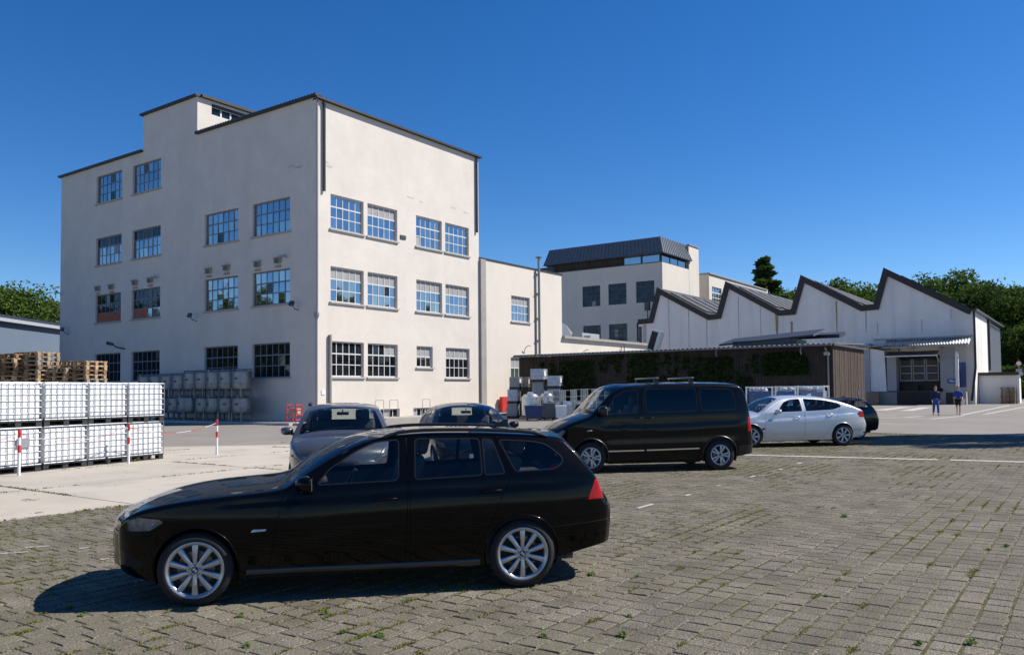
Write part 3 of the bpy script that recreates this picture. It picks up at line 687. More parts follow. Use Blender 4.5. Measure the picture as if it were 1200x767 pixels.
# --- timber shed
XS = 44.0
KS = 44.0/48.8
shed = world_root('timber_shed', (XS, 20, 0), label='long dark timber shed with corrugated roof behind the black van', cat='shed')
YS0, YS1, HS = 12.15*KS, 34.0*KS, 3.86
XE = 56.5*KS
mb = MB(); y = YS0
while y < YS1:
    w_ = random.uniform(.13, .2); d = random.uniform(0, .035)
    mb.box(XS-d, XS+.05, y, y+w_-.012, 0, HS-random.uniform(0, .02)); y += w_
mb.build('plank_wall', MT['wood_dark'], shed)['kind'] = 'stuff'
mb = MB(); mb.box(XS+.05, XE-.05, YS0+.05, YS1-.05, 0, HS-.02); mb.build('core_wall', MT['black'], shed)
mb = MB(); x = XS-.02
while x < XE: w_ = random.uniform(.15, .22); d = random.uniform(.0, .03); mb.box(x, x+w_-.012, YS0-d, YS0+.05, 0, HS+.35*(x-XS)/12); x += w_
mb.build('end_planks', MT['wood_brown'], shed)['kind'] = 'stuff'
mb = MB(); V_ = []; n = 150
for i in range(n+1):
    y = YS0-.12+(YS1-YS0+.3)*i/n; dz = .032*(1 if i % 2 else -1); V_ += [(XS-.55, y, HS+.10+dz), (XE+.3, y, HS+.36+dz)]
mb.add(V_, [(2*i, 2*i+2, 2*i+3, 2*i+1) for i in range(n)]); mb.add([(a, b, c-.03) for a, b, c in V_], [(2*i, 2*i+1, 2*i+3, 2*i+2) for i in range(n)])
mb.build('corrugated_roof', MT['roof_sheet'], shed)
mb = MB(); mb.box(XS-.56, XS-.50, YS0-.1, YS1+.15, HS-.02, HS+.05); mb.tube([(XS-.61, YS0-.1, HS+.03), (XS-.61, YS1+.15, HS-.01)], .035, 8); mb.build('gutter', MT['frame_grey'], shed)
mb = MB(); mb.box(XS-.3, XE+.3, YS0-.16, YS0-.06, HS+.0, HS+.12); mb.build('gable_fascia', MT['roof_sheet'], shed)
mb = MB(); mb.tube([(XS-.5, YS0+.25, HS-.1), (XS-.1, YS0+.2, HS-.45), (XS-.1, YS0+.2, .1)], .045, 8); mb.box(XS-.35, XS-.1, YS0+.1, YS0+.35, HS-.5, HS-.32); mb.build('rain_pipe', MT['pipe_grey'], shed)
mb = MB(); mb.obox((XS+1.6, 14.6, 4.52), (1.2, 0, .22), (0, 2.6, -.16), (0, .02, .05)); mb.obox((XS+3.2, 12.6, 4.6), (.7, 0, .1), (0, 1.4, 0), (0, 0, .10)); mb.build('raised_panel', MT['roof_dark'], shed)
mb = MB(); mb.box(XS+.4, XS+2.3, 12.9, 16.4, 4.0, 4.32); mb.build('panel_support', MT['frame_dark'], shed)
for y in (17.0, 12.4):
    mb = MB(); mb.tube([(XS-.5, y, HS), (XS-.62, y, HS-.25), (XS-.5, y, HS-.4)], .045, 6); mb.build('gutter_outlet', MT['pipe_grey'], shed)
p_ = px_x(768, 398, 46.5)
mb = MB(); mb.obox(p_+Vector((0, 0, -.1)), (.27, 0, 0), (0, .32, .09), (0, -.22, .66)); mb.build('roof_vent', MT['metal_sheet'], shed)
mb = MB(); mb.obox(p_+Vector((-.275, 0.05, -.05)), (.01, 0, 0), (0, .2, .055), (0, -.18, .54)); mb.build('vent_opening', MT['black'], shed)
p_ = px_y(1006, 460, YS0-.05); mb = MB(); mb.box(p_.x-.09, p_.x+.09, YS0-.06, YS0-.035, p_.z-.12, p_.z+.12); mb.build('blue_notice', MT['blue_sign'], shed)

# --- far left hall behind the pallets
lh = world_root('pale_hall', (30, 72.5, 0), label='pale blue grey hall with dark roof at the far left', cat='building')
d_ = Vector((10, 7.5, 0)).normalized(); n_ = Vector((d_.y, -d_.x, 0))
a_ = Vector((30, 72.5, 0))-d_*14; b_ = Vector((30, 72.5, 0))+d_*34
mb = MB(); mb.prism([a_, b_, b_-n_*16, a_-n_*16], (0, 0, 7.9)); mb.build('wall', mat('wall_bluegrey', (.115, .155, .215), .8, var=.06, scale=.5), lh)
mb = MB(); o1 = n_*.4
mb.add([a_+o1+ZV*7.9, b_+o1+ZV*7.9, b_-n_*8+ZV*9.6, a_-n_*8+ZV*9.6, b_-n_*16+ZV*7.9, a_-n_*16+ZV*7.9], [(0, 1, 2, 3), (3, 2, 4, 5)]); mb.build('roof', MT['roof_dark'], lh)
mb = MB(); c_ = (a_+b_)/2; mb.obox(c_+o1+ZV*7.82, d_*24, n_*.05, ZV*.14); mb.build('eave_trim', MT['clad_grey'], lh)
# ------------------------------------------------------------------ ground
mb = MB(); mb.quad((-1500, -1500, -.03), (2500, -1500, -.03), (2500, 2500, -.03), (-1500, 2500, -.03))
g_ = mb.build('ground', MT['asphalt']); g_['kind'] = 'structure'
# bed under the paving stones: sand, grit and moss
def bed_material():
    m = bpy.data.materials.new('joint_bed'); m.use_nodes = True; nt = m.node_tree; N = nt.nodes; L = nt.links; b = N['Principled BSDF']
    b.inputs['Roughness'].default_value = .95; b.inputs['Specular IOR Level'].default_value = .1
    tc = N.new('ShaderNodeTexCoord'); n1 = N.new('ShaderNodeTexNoise'); n1.inputs['Scale'].default_value = 55; n1.inputs['Detail'].default_value = 3; L.new(tc.outputs['Object'], n1.inputs[0])
    r1 = N.new('ShaderNodeValToRGB'); e = r1.color_ramp.elements; e[0].position = .4; e[0].color = (.030, .024, .016, 1); e[1].position = .70; e[1].color = (.36, .32, .25, 1); L.new(n1.outputs['Fac'], r1.inputs[0])
    n2 = N.new('ShaderNodeTexNoise'); n2.inputs['Scale'].default_value = .9; n2.inputs['Detail'].default_value = 7; L.new(tc.outputs['Object'], n2.inputs[0])
    r2 = N.new('ShaderNodeValToRGB'); r2.color_ramp.elements[0].position = .45; r2.color_ramp.elements[1].position = .62; L.new(n2.outputs['Fac'], r2.inputs[0])
    mx = N.new('ShaderNodeMix'); mx.data_type = 'RGBA'; L.new(r2.outputs[0], mx.inputs['Factor']); L.new(r1.outputs[0], mx.inputs['A']); mx.inputs['B'].default_value = (.075, .08, .028, 1)
    L.new(mx.outputs['Result'], b.inputs['Base Color'])
    bp = N.new('ShaderNodeBump'); bp.inputs['Strength'].default_value = .5; bp.inputs['Distance'].default_value = .01; L.new(n1.outputs['Fac'], bp.inputs['Height']); L.new(bp.outputs[0], b.inputs['Normal'])
    return m
def stone_material():
    m = bpy.data.materials.new('paving_stone'); m.use_nodes = True; nt = m.node_tree; N = nt.nodes; L = nt.links; b = N['Principled BSDF']
    b.inputs['Roughness'].default_value = .92; b.inputs['Specular IOR Level'].default_value = .2
    tc = N.new('ShaderNodeTexCoord'); geo = N.new('ShaderNodeNewGeometry'); oi = N.new('ShaderNodeObjectInfo')
    n1 = N.new('ShaderNodeTexNoise'); n1.inputs['Scale'].default_value = 75; n1.inputs['Detail'].default_value = 3; n1.inputs['Roughness'].default_value = .7; L.new(geo.outputs['Position'], n1.inputs[0])
    r1 = N.new('ShaderNodeValToRGB'); e = r1.color_ramp.elements; e[0].position = .36; e[0].color = (.052, .043, .032, 1); e[1].position = .55; e[1].color = (.182, .159, .128, 1)
    k = r1.color_ramp.elements.new(.72); k.color = (.40, .355, .285, 1); L.new(n1.outputs['Fac'], r1.inputs[0])
    # stone to stone brightness
    ad = N.new('ShaderNodeMath'); ad.operation = 'ADD'; L.new(geo.outputs['Random Per Island'], ad.inputs[0]); L.new(oi.outputs['Random'], ad.inputs[1])
    fr = N.new('ShaderNodeMath'); fr.operation = 'FRACT'; L.new(ad.outputs[0], fr.inputs[0])
    mr = N.new('ShaderNodeMapRange'); mr.inputs['To Min'].default_value = .88; mr.inputs['To Max'].default_value = 1.13; L.new(fr.outputs[0], mr.inputs['Value'])
    ml = N.new('ShaderNodeMix'); ml.data_type = 'RGBA'; ml.blend_type = 'MULTIPLY'; ml.inputs['Factor'].default_value = 1; L.new(r1.outputs[0], ml.inputs['A']); L.new(mr.outputs[0], ml.inputs['B'])
    # broad mossy and dusty patches
    n2 = N.new('ShaderNodeTexNoise'); n2.inputs['Scale'].default_value = .5; n2.inputs['Detail'].default_value = 9; n2.inputs['Roughness'].default_value = .7; L.new(geo.outputs['Position'], n2.inputs[0])
    r2 = N.new('ShaderNodeValToRGB'); r2.color_ramp.elements[0].position = .42; r2.color_ramp.elements[1].position = .72; r2.color_ramp.elements[0].color = (0, 0, 0, 1); r2.color_ramp.elements[1].color = (.5, .5, .5, 1); L.new(n2.outputs['Fac'], r2.inputs[0])
    mx = N.new('ShaderNodeMix'); mx.data_type = 'RGBA'; L.new(r2.outputs[0], mx.inputs['Factor']); L.new(ml.outputs['Result'], mx.inputs['A']); mx.inputs['B'].default_value = (.148, .140, .078, 1)
    n4 = N.new('ShaderNodeTexNoise'); n4.inputs['Scale'].default_value = 1.7; n4.inputs['Detail'].default_value = 4; L.new(geo.outputs['Position'], n4.inputs[0])
    r4 = N.new('ShaderNodeMapRange'); r4.inputs['From Min'].default_value = .3; r4.inputs['From Max'].default_value = .7; r4.inputs['To Min'].default_value = .72; r4.inputs['To Max'].default_value = 1.15; L.new(n4.outputs['Fac'], r4.inputs['Value'])
    m4 = N.new('ShaderNodeMix'); m4.data_type = 'RGBA'; m4.blend_type = 'MULTIPLY'; m4.inputs['Factor'].default_value = 1; L.new(mx.outputs['Result'], m4.inputs['A']); L.new(r4.outputs[0], m4.inputs['B'])
    L.new(m4.outputs['Result'], b.inputs['Base Color'])
    bp = N.new('ShaderNodeBump'); bp.inputs['Strength'].default_value = .55; bp.inputs['Distance'].default_value = .006; L.new(n1.outputs['Fac'], bp.inputs['Height']); L.new(bp.outputs[0], b.inputs['Normal'])
    return m
BED = bed_material(); STONE = stone_material()
pav = empty('paving', (0, 0, 0), kind='structure')
PX1, PY1 = 33.0, 12.08
mb = MB(); mb.quad((-8, -14, -.009), (PX1, -14, -.009), (PX1, PY1, -.009), (-8, PY1, -.009)); mb.build('joint_bed', BED, pav)
PXS, PYS = .205, .192
stones = []
row = 0
y = PY1-PYS
near = []
while y > -13:
    row += 1
    ph = random.random()*PXS if row % 3 else (row % 2)*PXS*.5
    x = -1.0+ph
    while x < PX1-PXS:
        cx_, cy_ = x+PXS/2, y+PYS/2
        b_ = math.degrees(math.atan2(cx_, cy_)); r_ = math.hypot(cx_, cy_)
        if r_ > 2.0 and 12 < b_ < 118: stones.append((cx_, cy_, r_))
        x += PXS
    y -= PYS
def in_frame(x, y):
    p = proj((x, y, 0)); return p and -15 < p[0] < 1215 and p[1] < 782
vis = sorted([s_ for s_ in stones if in_frame(s_[0], s_[1])], key=lambda s_: s_[2])
near = vis[:300]; nset = set(near)
# single stones
def stone_mesh(k):
    r = random.Random(k); hx, hy = PXS/2-.0055, PYS/2-.0115; ch = .007
    b_ = [(-hx, -hy), (hx, -hy), (hx, hy), (-hx, hy)]
    vv = []
    def ring(ins, z, j):
        for (a, c) in b_: vv.append((a-math.copysign(ins, a)+r.uniform(-j, j), c-math.copysign(ins, c)+r.uniform(-j, j), z+r.uniform(-.001, .001)))
    ring(0, -.06, 0); ring(0, -.0055, .0025); ring(ch, 0, .0035)
    f = [(8, 9, 10, 11)]
    for a in (0, 4):
        for i in range(4): f.append((a+i, a+(i+1) % 4, a+4+(i+1) % 4, a+4+i))
    me = bpy.data.meshes.new('paving_stone'); me.from_pydata(vv, [], f); me.materials.append(STONE); me.update(); return me
SM = [stone_mesh(k) for k in range(8)]
for (x, y, r_) in near:
    o = bpy.data.objects.new('paving_stone', random.choice(SM)); col.objects.link(o); o.parent = pav
    o.location = (x+random.uniform(-.004, .004), y+random.uniform(-.003, .003), random.uniform(-.0028, .002))
    o.rotation_euler = (random.uniform(-.009, .009), random.uniform(-.009, .009), random.uniform(-.02, .02)+random.choice((0, math.pi)))
rest = np.array([s_[:2] for s_ in stones if s_ not in nset]); n = len(rest)
hx, hy = PXS/2-.0055, PYS/2-.0115
cor = np.array([(-1, -1), (1, -1), (1, 1), (-1, 1)], float)
V = np.zeros((n, 12, 3)); jx = rng.uniform(-.004, .004, (n, 1)); jy = rng.uniform(-.003, .003, (n, 1)); z0 = rng.uniform(-.0028, .002, (n, 1)); tx = rng.uniform(-.009, .009, (n, 1)); ty = rng.uniform(-.009, .009, (n, 1))
for k, (ins, z) in enumerate(((0, -.03), (0, -.0055), (.007, 0))):
    xx = cor[None, :, 0]*(hx-ins)+rng.uniform(-.0025, .0025, (n, 4)); yy = cor[None, :, 1]*(hy-ins)+rng.uniform(-.003, .003, (n, 4))
    V[:, k*4:k*4+4, 0] = rest[:, :1]+jx+xx; V[:, k*4:k*4+4, 1] = rest[:, 1:]+jy+yy; V[:, k*4:k*4+4, 2] = z+z0+tx*xx+ty*yy
fl = [(8, 9, 10, 11)]+[(a+i, a+(i+1) % 4, a+4+(i+1) % 4, a+4+i) for a in (0, 4) for i in range(4)]
Fq = (np.array(fl)[None]+(np.arange(n)*12)[:, None, None]).reshape(-1, 4)
o = fast_mesh('paving_stones_far', V.reshape(-1, 3), Fq, STONE, parent=pav); o.name = 'paving_stones'; o['kind'] = 'stuff'
# grass growing in the joints: denser patches by a value-noise field
def vnoise(x, y, s, seed):
    r = np.random.default_rng(seed); G = r.random((64, 64)); x = x/s; y = y/s; xi = np.floor(x).astype(int); yi = np.floor(y).astype(int); fx = x-xi; fy = y-yi
    fx = fx*fx*(3-2*fx); fy = fy*fy*(3-2*fy); g = lambda a, b: G[a % 64, b % 64]
    return (g(xi, yi)*(1-fx)+g(xi+1, yi)*fx)*(1-fy)+(g(xi, yi+1)*(1-fx)+g(xi+1, yi+1)*fx)*fy
S = np.array([s_[:2] for s_ in stones]); m_ = 200000
pick = S[rng.integers(0, len(S), m_)]
side = rng.random(m_) < .72
px_ = pick[:, 0]+np.where(side, rng.uniform(-.5, .5, m_)*PXS, PXS/2+rng.uniform(-.006, .006, m_))
py_ = pick[:, 1]+np.where(side, PYS/2+rng.normal(0, .008, m_), rng.uniform(-.5, .5, m_)*PYS)
dens = .55*vnoise(px_, py_, 1.3, 3)+.45*vnoise(px_, py_, .35, 4)
dist = np.hypot(px_, py_)
leftb = np.clip((py_-1.5)/7, 0, 1)          # the concrete side of the lot is greener
keep = (rng.random(m_) < np.clip((dens-(.66-.26*leftb-.004*np.clip(dist-8, 0, 12)))/.22, 0, 1)**1.4*1.0) & (dist > 2.2)
px_, py_, dens = px_[keep], py_[keep], dens[keep]
def blades(px, py, hmin, hmax, nb, spread, wid):
    k = len(px); P = np.repeat(np.stack([px, py], 1), nb, 0); n = len(P); a = rng.uniform(0, 2*np.pi, n); h = rng.uniform(hmin, hmax, n); t = rng.uniform(.6, 2.6, n)*h
    P = P+rng.normal(0, spread, (n, 2)); w_ = wid*rng.uniform(.6, 1.3, n); s = np.stack([-np.sin(a), np.cos(a)], 1)*w_[:, None]; d = np.stack([np.cos(a), np.sin(a)], 1)
    V = np.zeros((n, 4, 3)); V[:, 0, :2] = P-s; V[:, 1, :2] = P+s; V[:, 2, :2] = P+d*(t*.55)[:, None]+s*.7; V[:, 3, :2] = P+d*t[:, None]-s*.15
    V[:, :2, 2] = -.008; V[:, 2, 2] = h*.7; V[:, 3, 2] = h
    return V.reshape(-1, 3), np.arange(n*4).reshape(-1, 4)
# thicker tufts round the weeds and along the mossy wide joints
tx_, ty_ = [], []
for _ in range(110):
    q_ = gp(random.uniform(0, 560) if random.random() < .7 else random.uniform(560, 1190), random.uniform(585, 765)); jy_ = PY1-PYS*round((PY1-q_.y)/PYS)
    k_ = random.randrange(8, 26); tx_ += list(q_.x+rng.normal(0, .05, k_)); ty_ += list(jy_+rng.normal(0, .014, k_))
px_ = np.concatenate([px_, np.array(tx_)]); py_ = np.concatenate([py_, np.array(ty_)])
V, Fq = blades(px_, py_, .003, .013, 4, .014, .0045)
g_ = fast_mesh('joint_grass', V, Fq, GRASS); g_['kind'] = 'stuff'; g_['label'] = 'short grass and moss growing in the paving joints'; g_['category'] = 'grass'
print('stones', len(stones), 'grass', len(px_)*3)
# weeds one can pick out in the foreground
WEED = leaf_mat('weed_leaf', (.11, .18, .04), (.24, .32, .10), .4)
def weed(x, y, s, lab, grp=None):
    mb = MB()
    for i in range(34):
        a = random.uniform(0, 6.283); r = random.uniform(.2, 1)*s; h = random.uniform(.15, .75)*s*(1.1-r/s*.6); d = Vector((math.cos(a), math.sin(a), 0)); sd = Vector((-d.y, d.x, 0))*s*random.uniform(.10, .2)
        p0 = d*r*.2; p1 = d*r*.65+ZV*h; p2 = d*r+ZV*h*random.uniform(.5, 1.1)
        mb.add([p0-ZV*.01, p1-sd, p2, p1+sd], [(0, 1, 2, 3)])
    o = mb.build('weed', WEED); o.location = (x, y, 0); props(o, lab, 'weed', 'weeds growing between the paving stones')
for (px, py, s, lab) in [(445, 745, .05, 'leafy weed between stones at the bottom edge, right of the estate car front wheel'), (402, 741, .04, 'small bright weed in a joint below the estate car front door'), (381, 719, .05, 'weed at the edge of the estate car shadow below the front door'),
        (637, 746, .05, 'pale weed tuft in the joint at the bottom middle of the paving'), (730, 745, .055, 'broad leafed weed at the very bottom, right of the picture centre'), (737, 722, .035, 'tiny weed in a wide joint right of the picture centre'), (693, 673, .055, 'flat weed just behind the estate car rear wheel'), (747, 675, .03, 'tiny weed tuft on the paving behind the estate car, farther from its wheel'),
        (968, 698, .03, 'yellowish tuft in a grassy joint right of centre'), (1076, 754, .05, 'spreading green weed in the bottom right corner area'), (1138, 753, .06, 'low broad weed plant in the wide joint near the bottom right corner'), (1179, 640, .05, 'grass tuft in the mossy joint at the right edge'), (990, 605, .07, 'yellow green tuft standing alone in the middle of the paving'),
        (282, 722, .05, 'green tuft in front of the estate car front wheel'), (288, 757, .05, 'grassy tuft at the bottom left below the front wheel'), (97, 721, .05, 'grass tuft left of the car shadow tip'), (160, 540, .16, 'dry weed clump at the foot of the tank row end'), (80, 712, .05, 'small grass tuft near the left edge below the car shadow')]:
    p = gp(px, py); weed(p.x, p.y, s, lab)
# worn white bay marks on the stones
mk = empty('bay_marking', (0, 0, 0), kind='structure')
def patch(pts, z, name, material, parent):
    mb = MB(); mb.add([(x, y, z) for x, y in pts], [tuple(range(len(pts)))]); o = mb.build(name, material, parent)
    return o
def strip(a, b, wdt, z, name, material, parent, wob=0.0):
    a = Vector((a[0], a[1], 0)); b = Vector((b[0], b[1], 0)); d = (b-a).normalized(); s = Vector((-d.y, d.x, 0))*wdt/2
    n = max(1, int((b-a).length/.5)); up = []; lo = []
    for i in range(n+1):
        p = a+(b-a)*i/n; up.append(p+s*(1+random.uniform(-wob, wob))); lo.append(p-s*(1+random.uniform(-wob, wob)))
    mb = MB(); mb.add([(p.x, p.y, z) for p in up+lo], [(i, n+1+i, n+2+i, i+1) for i in range(n)]); return mb.build(name, material, parent)
for (x0, x1, y) in [(10.6, 11.15, 5.36), (12.25, 12.7, 5.34), (13.75, 14.1, 5.4), (15.3, 15.9, 5.4), (16.9, 17.4, 5.38), (9.6, 9.75, 5.3), (18.6, 19.3, 5.45)]:
    mb = MB(); k = int((x1-x0)/.1)
    for i in range(k):
        if random.random() < .5: mb.quad((x0+i*.1, y-.03, .0065), (x0+i*.1+.09, y-.035, .0065), (x0+i*.1+.092, y+.03, .0065), (x0+i*.1, y+.04, .0065))
    mb.build('worn_mark', MT['white_line'], mk)
for (px, py, l) in [(20, 647, .25), (48, 640, .22), (35, 641, .15), (135, 621, .2), (122, 655, .12), (23, 608, .15), (5, 648, .2), (98, 642, .14), (890, 557, .3), (930, 549, .3)]:
    p = gp(px, py); mb = MB(); mb.quad((p.x-l*.3, p.y-.02, .0065), (p.x+l*.3, p.y-l*.35, .0065), (p.x+l*.33, p.y-l*.35+.04, .0065), (p.x-l*.3, p.y+.035, .0065)); mb.build('worn_mark', MT['white_line'], mk)
strip((20.1, 9.3), (21.25, 3.0), .26, .007, 'bay_line', MT['white_line'], mk, .12); strip((21.3, 2.75), (21.9, -1.5), .26, .007, 'bay_line', MT['white_line'], mk, .12)
# concrete yard: separate slabs with open joints
yard = empty('concrete_yard', (0, 0, 0), kind='structure')
def clip(poly, p, nrm):
    out = []
    for i in range(len(poly)):
        a, b = poly[i], poly[(i+1) % len(poly)]; da = (a[0]-p[0])*nrm[0]+(a[1]-p[1])*nrm[1]; db = (b[0]-p[0])*nrm[0]+(b[1]-p[1])*nrm[1]
        if da <= 0: out.append(a)
        if da*db < 0: t = da/(da-db); out.append((a[0]+(b[0]-a[0])*t, a[1]+(b[1]-a[1])*t))
    return out
xs = [-12, -7.5, -2.7, 2.1, 6.95, 11.75, 16.6, 21.4, 26.2]; ys = [12.1, 15.55, 19.0, 22.5, 26, 29.5, 33, 36.5]
SLABS = [mat('slab_%s' % k, c, .9, var=.12, scale=.6, bump=.2, bscale=60, stain=((.27, .25, .21), .55, (.8, .8, 1))) for k, c in (('pale', (.465, .415, .345)), ('mid', (.43, .385, .32)), ('warm', (.455, .40, .325)))]
for i in range(len(xs)-1):
    for j in range(len(ys)-1):
        e = .012
        poly = [(xs[i]+e, ys[j]+e), (xs[i+1]-e, ys[j]+e), (xs[i+1]-e, ys[j+1]-e), (xs[i]+e, ys[j+1]-e)]
        poly = clip(poly, (15.0, 24.2), (.70, .714))
        if len(poly) < 3: continue
        mb = MB(); z = random.uniform(-.003, .003); mb.prism([(x, y, -.05) for x, y in poly], (0, 0, .05+z)); mb.build('concrete_slab', random.choice(SLABS), yard)
# weeds and dirt along slab joints
jx = []; jy = []
for i in range(2600):
    if random.random() < .5: xx = random.choice(xs[3:7]); yy = random.uniform(12.1, 22)
    else: yy = random.choice(ys[0:4]); xx = random.uniform(2, 20)
    if vnoise(np.array([xx]), np.array([yy]), .8, 9)[0] > .5: jx.append(xx+random.gauss(0, .012)); jy.append(yy+random.gauss(0, .012))
V, Fq = blades(np.array(jx), np.array(jy), .005, .025, 4, .02, .006); V[:, 2] += .004
g_ = fast_mesh('slab_joint_grass', V, Fq, leaf_mat('dry_grass', (.06, .06, .02), (.16, .13, .06))); g_['kind'] = 'stuff'; g_['label'] = 'sparse dry grass in the joints of the concrete slabs'; g_['category'] = 'grass'
# leaf litter
mb = MB()
for i in range(260):
    x = random.uniform(4, 16); y = random.uniform(12.5, 18) if random.random() < .6 else random.uniform(2, 11); s = random.uniform(.008, .022); a = random.uniform(0, 6.28)
    c, sn = math.cos(a)*s, math.sin(a)*s; mb.add([(x-c, y-sn, .006), (x+sn*.5, y-c*.5, .012), (x+c, y+sn, .007), (x-sn*.5, y+c*.5, .011)], [(0, 1, 2, 3)])
o = mb.build('leaf_litter', leaf_mat('litter', (.09, .06, .03), (.22, .17, .10))); o['kind'] = 'stuff'; o['label'] = 'scattered dry leaves and grit on the yard'; o['category'] = 'litter'
# pavement strip and kerb along the tall block
kb = empty('kerb', (0, 0, 0), kind='structure')
y = 34.2
while y < 66:
    mb = MB(); mb.box(28.0, 28.28, y, y+.985, -.03, .10); mb.build('kerb_stone', MT['kerb'], kb); y += 1.0
mb = MB(); mb.box(28.29, CX-.01, 33.4, 66, -.03, .09); o = mb.build('pavement', MT['concrete_slab']); o['kind'] = 'structure'
mb = MB(); mb.box(33.9, 39.6, 33.0, CY-.02, -.03, .16); o = mb.build('loading_step', MT['concrete_grey']); props(o, 'low concrete step below the barred basement windows', 'step')
mb = MB(); mb.box(40.4, 47.5, 33.6, CY-.02, -.03, .13); o = mb.build('loading_step', MT['concrete_grey']); props(o, 'concrete step running to the right under the annex wall', 'step')
# road marks far right
rm = empty('road_marking', (0, 0, 0), kind='structure')
for (a, b, wd) in [((1060, 488.5), (1082, 487.2), .5), ((1030, 490), (1056, 489.5), .3), ((1090, 490.5), (1128, 487.3), .35), ((1126, 486.2), (1183, 474.6), .28), ((1154, 485), (1205, 475.8), .28), ((1030, 480.5), (1062, 476.6), 1.0), ((1062, 481), (1086, 476.8), .9)]:
    p, q = gp(*a, -.02), gp(*b, -.02); strip((p.x, p.y), (q.x, q.y), wd, -.022, 'painted_line', MT['white_line'], rm, .1)
# ------------------------------------------------------------------ props
# --- liquid tanks in wire cages
def ibc_proto():
    root = empty('liquid_tank', (0, 0, 0))
    mb = MB(); mb.rbox((0, 0, .56), (1.145, .955, .80), .085, 3)
    mb.lathe([(.0, 0), (.12, 0), (.12, .05), (0, .05)], (0, 0, .955), n=14)
    mb.build('tank_bottle', MT['ibc_plastic'], root, smooth=35)
    mb = MB(); r = .0095
    zs = [.155, .30, .44, .58, .72, .86, .975]
    for z in zs:
        rr = .013 if z in (zs[0], zs[-1]) else r
        for s in (-1, 1): mb.tube([(-.59, .49*s, z), (.59, .49*s, z)], rr, 5); mb.tube([(.59*s, -.49, z), (.59*s, .49, z)], rr, 5)
    for i in range(8):
        x = -.59+1.18*i/7
        for s in (-1, 1): mb.tube([(x, .49*s+.012*s, .15), (x, .49*s+.012*s, .975)], r, 5)
    for i in range(1, 6):
        y = -.49+.98*i/6
        for s in (-1, 1): mb.tube([(.59*s+.012*s, y, .15), (.59*s+.012*s, y, .975)], r, 5)
    for s in (-.25, .25): mb.tube([(-.59, s, .985), (.59, s, .985)], .011, 5)
    mb.build('wire_cage', MT['cage_steel'], root, smooth=50)
    mb = MB(); mb.box(-.6, .6, -.5, .5, .115, .145)
    for x in (-.52, 0, .52):
        for y in (-.42, 0, .42): mb.box(x-.075, x+.075, y-.07, y+.07, .0, .115)
    for y in (-.42, .42): mb.box(-.6, .6, y-.06, y+.06, 0, .022)
    mb.build('pallet_base', MT['plastic_black'], root); return root
IB = ibc_proto()
t_ = Vector((.9816, .1908, 0)); n_ = Vector((-.1908, .9816, 0)); ang = math.atan2(.1908, .9816)
o_ = Vector((8.86, 19.24, 0)); cnt = 0
names = ['leftmost', 'second from left', 'third from left', 'right end']
first = True
for k, off in enumerate((-1.17, .02, 1.16, 2.27)):
    for lv in range(2):
        r = IB if first else copy_tree(IB); first = False
        p = o_+t_*(off+.57)+n_*(.5-(.05 if k == 0 else 0)+random.uniform(-.02, .02))
        r.location = (p.x, p.y, lv*.985); r.scale = (.925, 1, 1); r.rotation_euler = (0, 0, ang+random.uniform(-.012, .012))
        props(r, 'white caged liquid tank, %s in the %s row' % (names[k], 'upper' if lv else 'lower'), 'liquid tank', 'white caged liquid tanks stacked two high')
pl = MB(); pl.box(-.16, .16, -.515, -.505, .55, .75); 
r = [o for o in bpy.data.objects if o.get('label', '').startswith('white caged liquid tank, leftmost in the lower')][0]
pl.build('type_plate', MT['cage_steel'], r).location = (.12, 0, 0)
# tanks of a second row hidden behind, tops visible as grey rim
for k, off in enumerate((.02, 1.16, 2.27)):
    for lv in range(2):
        r = copy_tree(IB); p = o_+t_*(off+.6)+n_*1.62; r.location = (p.x, p.y, lv*.985+.0); r.rotation_euler = (0, 0, ang)
        props(r, 'white caged liquid tank in the back row, %s stack, %s' % (('left', 'middle', 'right')[k], ('lower', 'upper')[lv]), 'liquid tank', 'white caged liquid tanks in the back row')
# --- pallets
def pallet_mesh(k):
    r = random.Random(k); mb = MB()
    for x in (-.36, -.18, 0, .18, .36): mb.box(x-.06-r.uniform(-.01, .02), x+.055+r.uniform(-.01, .02), -.6, .6, .122, .144)
    for y in (-.55, 0, .55): mb.box(-.4, .4, y-.05, y+.05, .100, .1215)
    for x in (-.34, 0, .34):
        for y in (-.53, 0, .53): mb.box(x-.05, x+.05, y-.07, y+.07, .022, .0995)
        mb.box(x-.055, x+.055, -.6, .6, 0, .0215)
    me = bpy.data.meshes.new('wooden_pallet'); me.from_pydata(mb.v, [], mb.f); me.materials.append(WOODS[k % len(WOODS)]); me.update(); return me
WOODS = [mat('pallet_wood_%s' % a, c, .85, var=.4, scale=5, bump=.2, bscale=60) for a, c in (('pale', (.50, .36, .21)), ('tan', (.40, .27, .15)), ('brown', (.27, .165, .09)), ('grey', (.34, .27, .19)))]
PM = [pallet_mesh(k) for k in range(8)]
ORD = ['topmost']+[w_+' from the top' for w_ in 'second third fourth fifth sixth seventh eighth ninth tenth eleventh twelfth thirteenth fourteenth fifteenth sixteenth seventeenth eighteenth nineteenth twentieth twenty-first twenty-second twenty-third twenty-fourth'.split()]
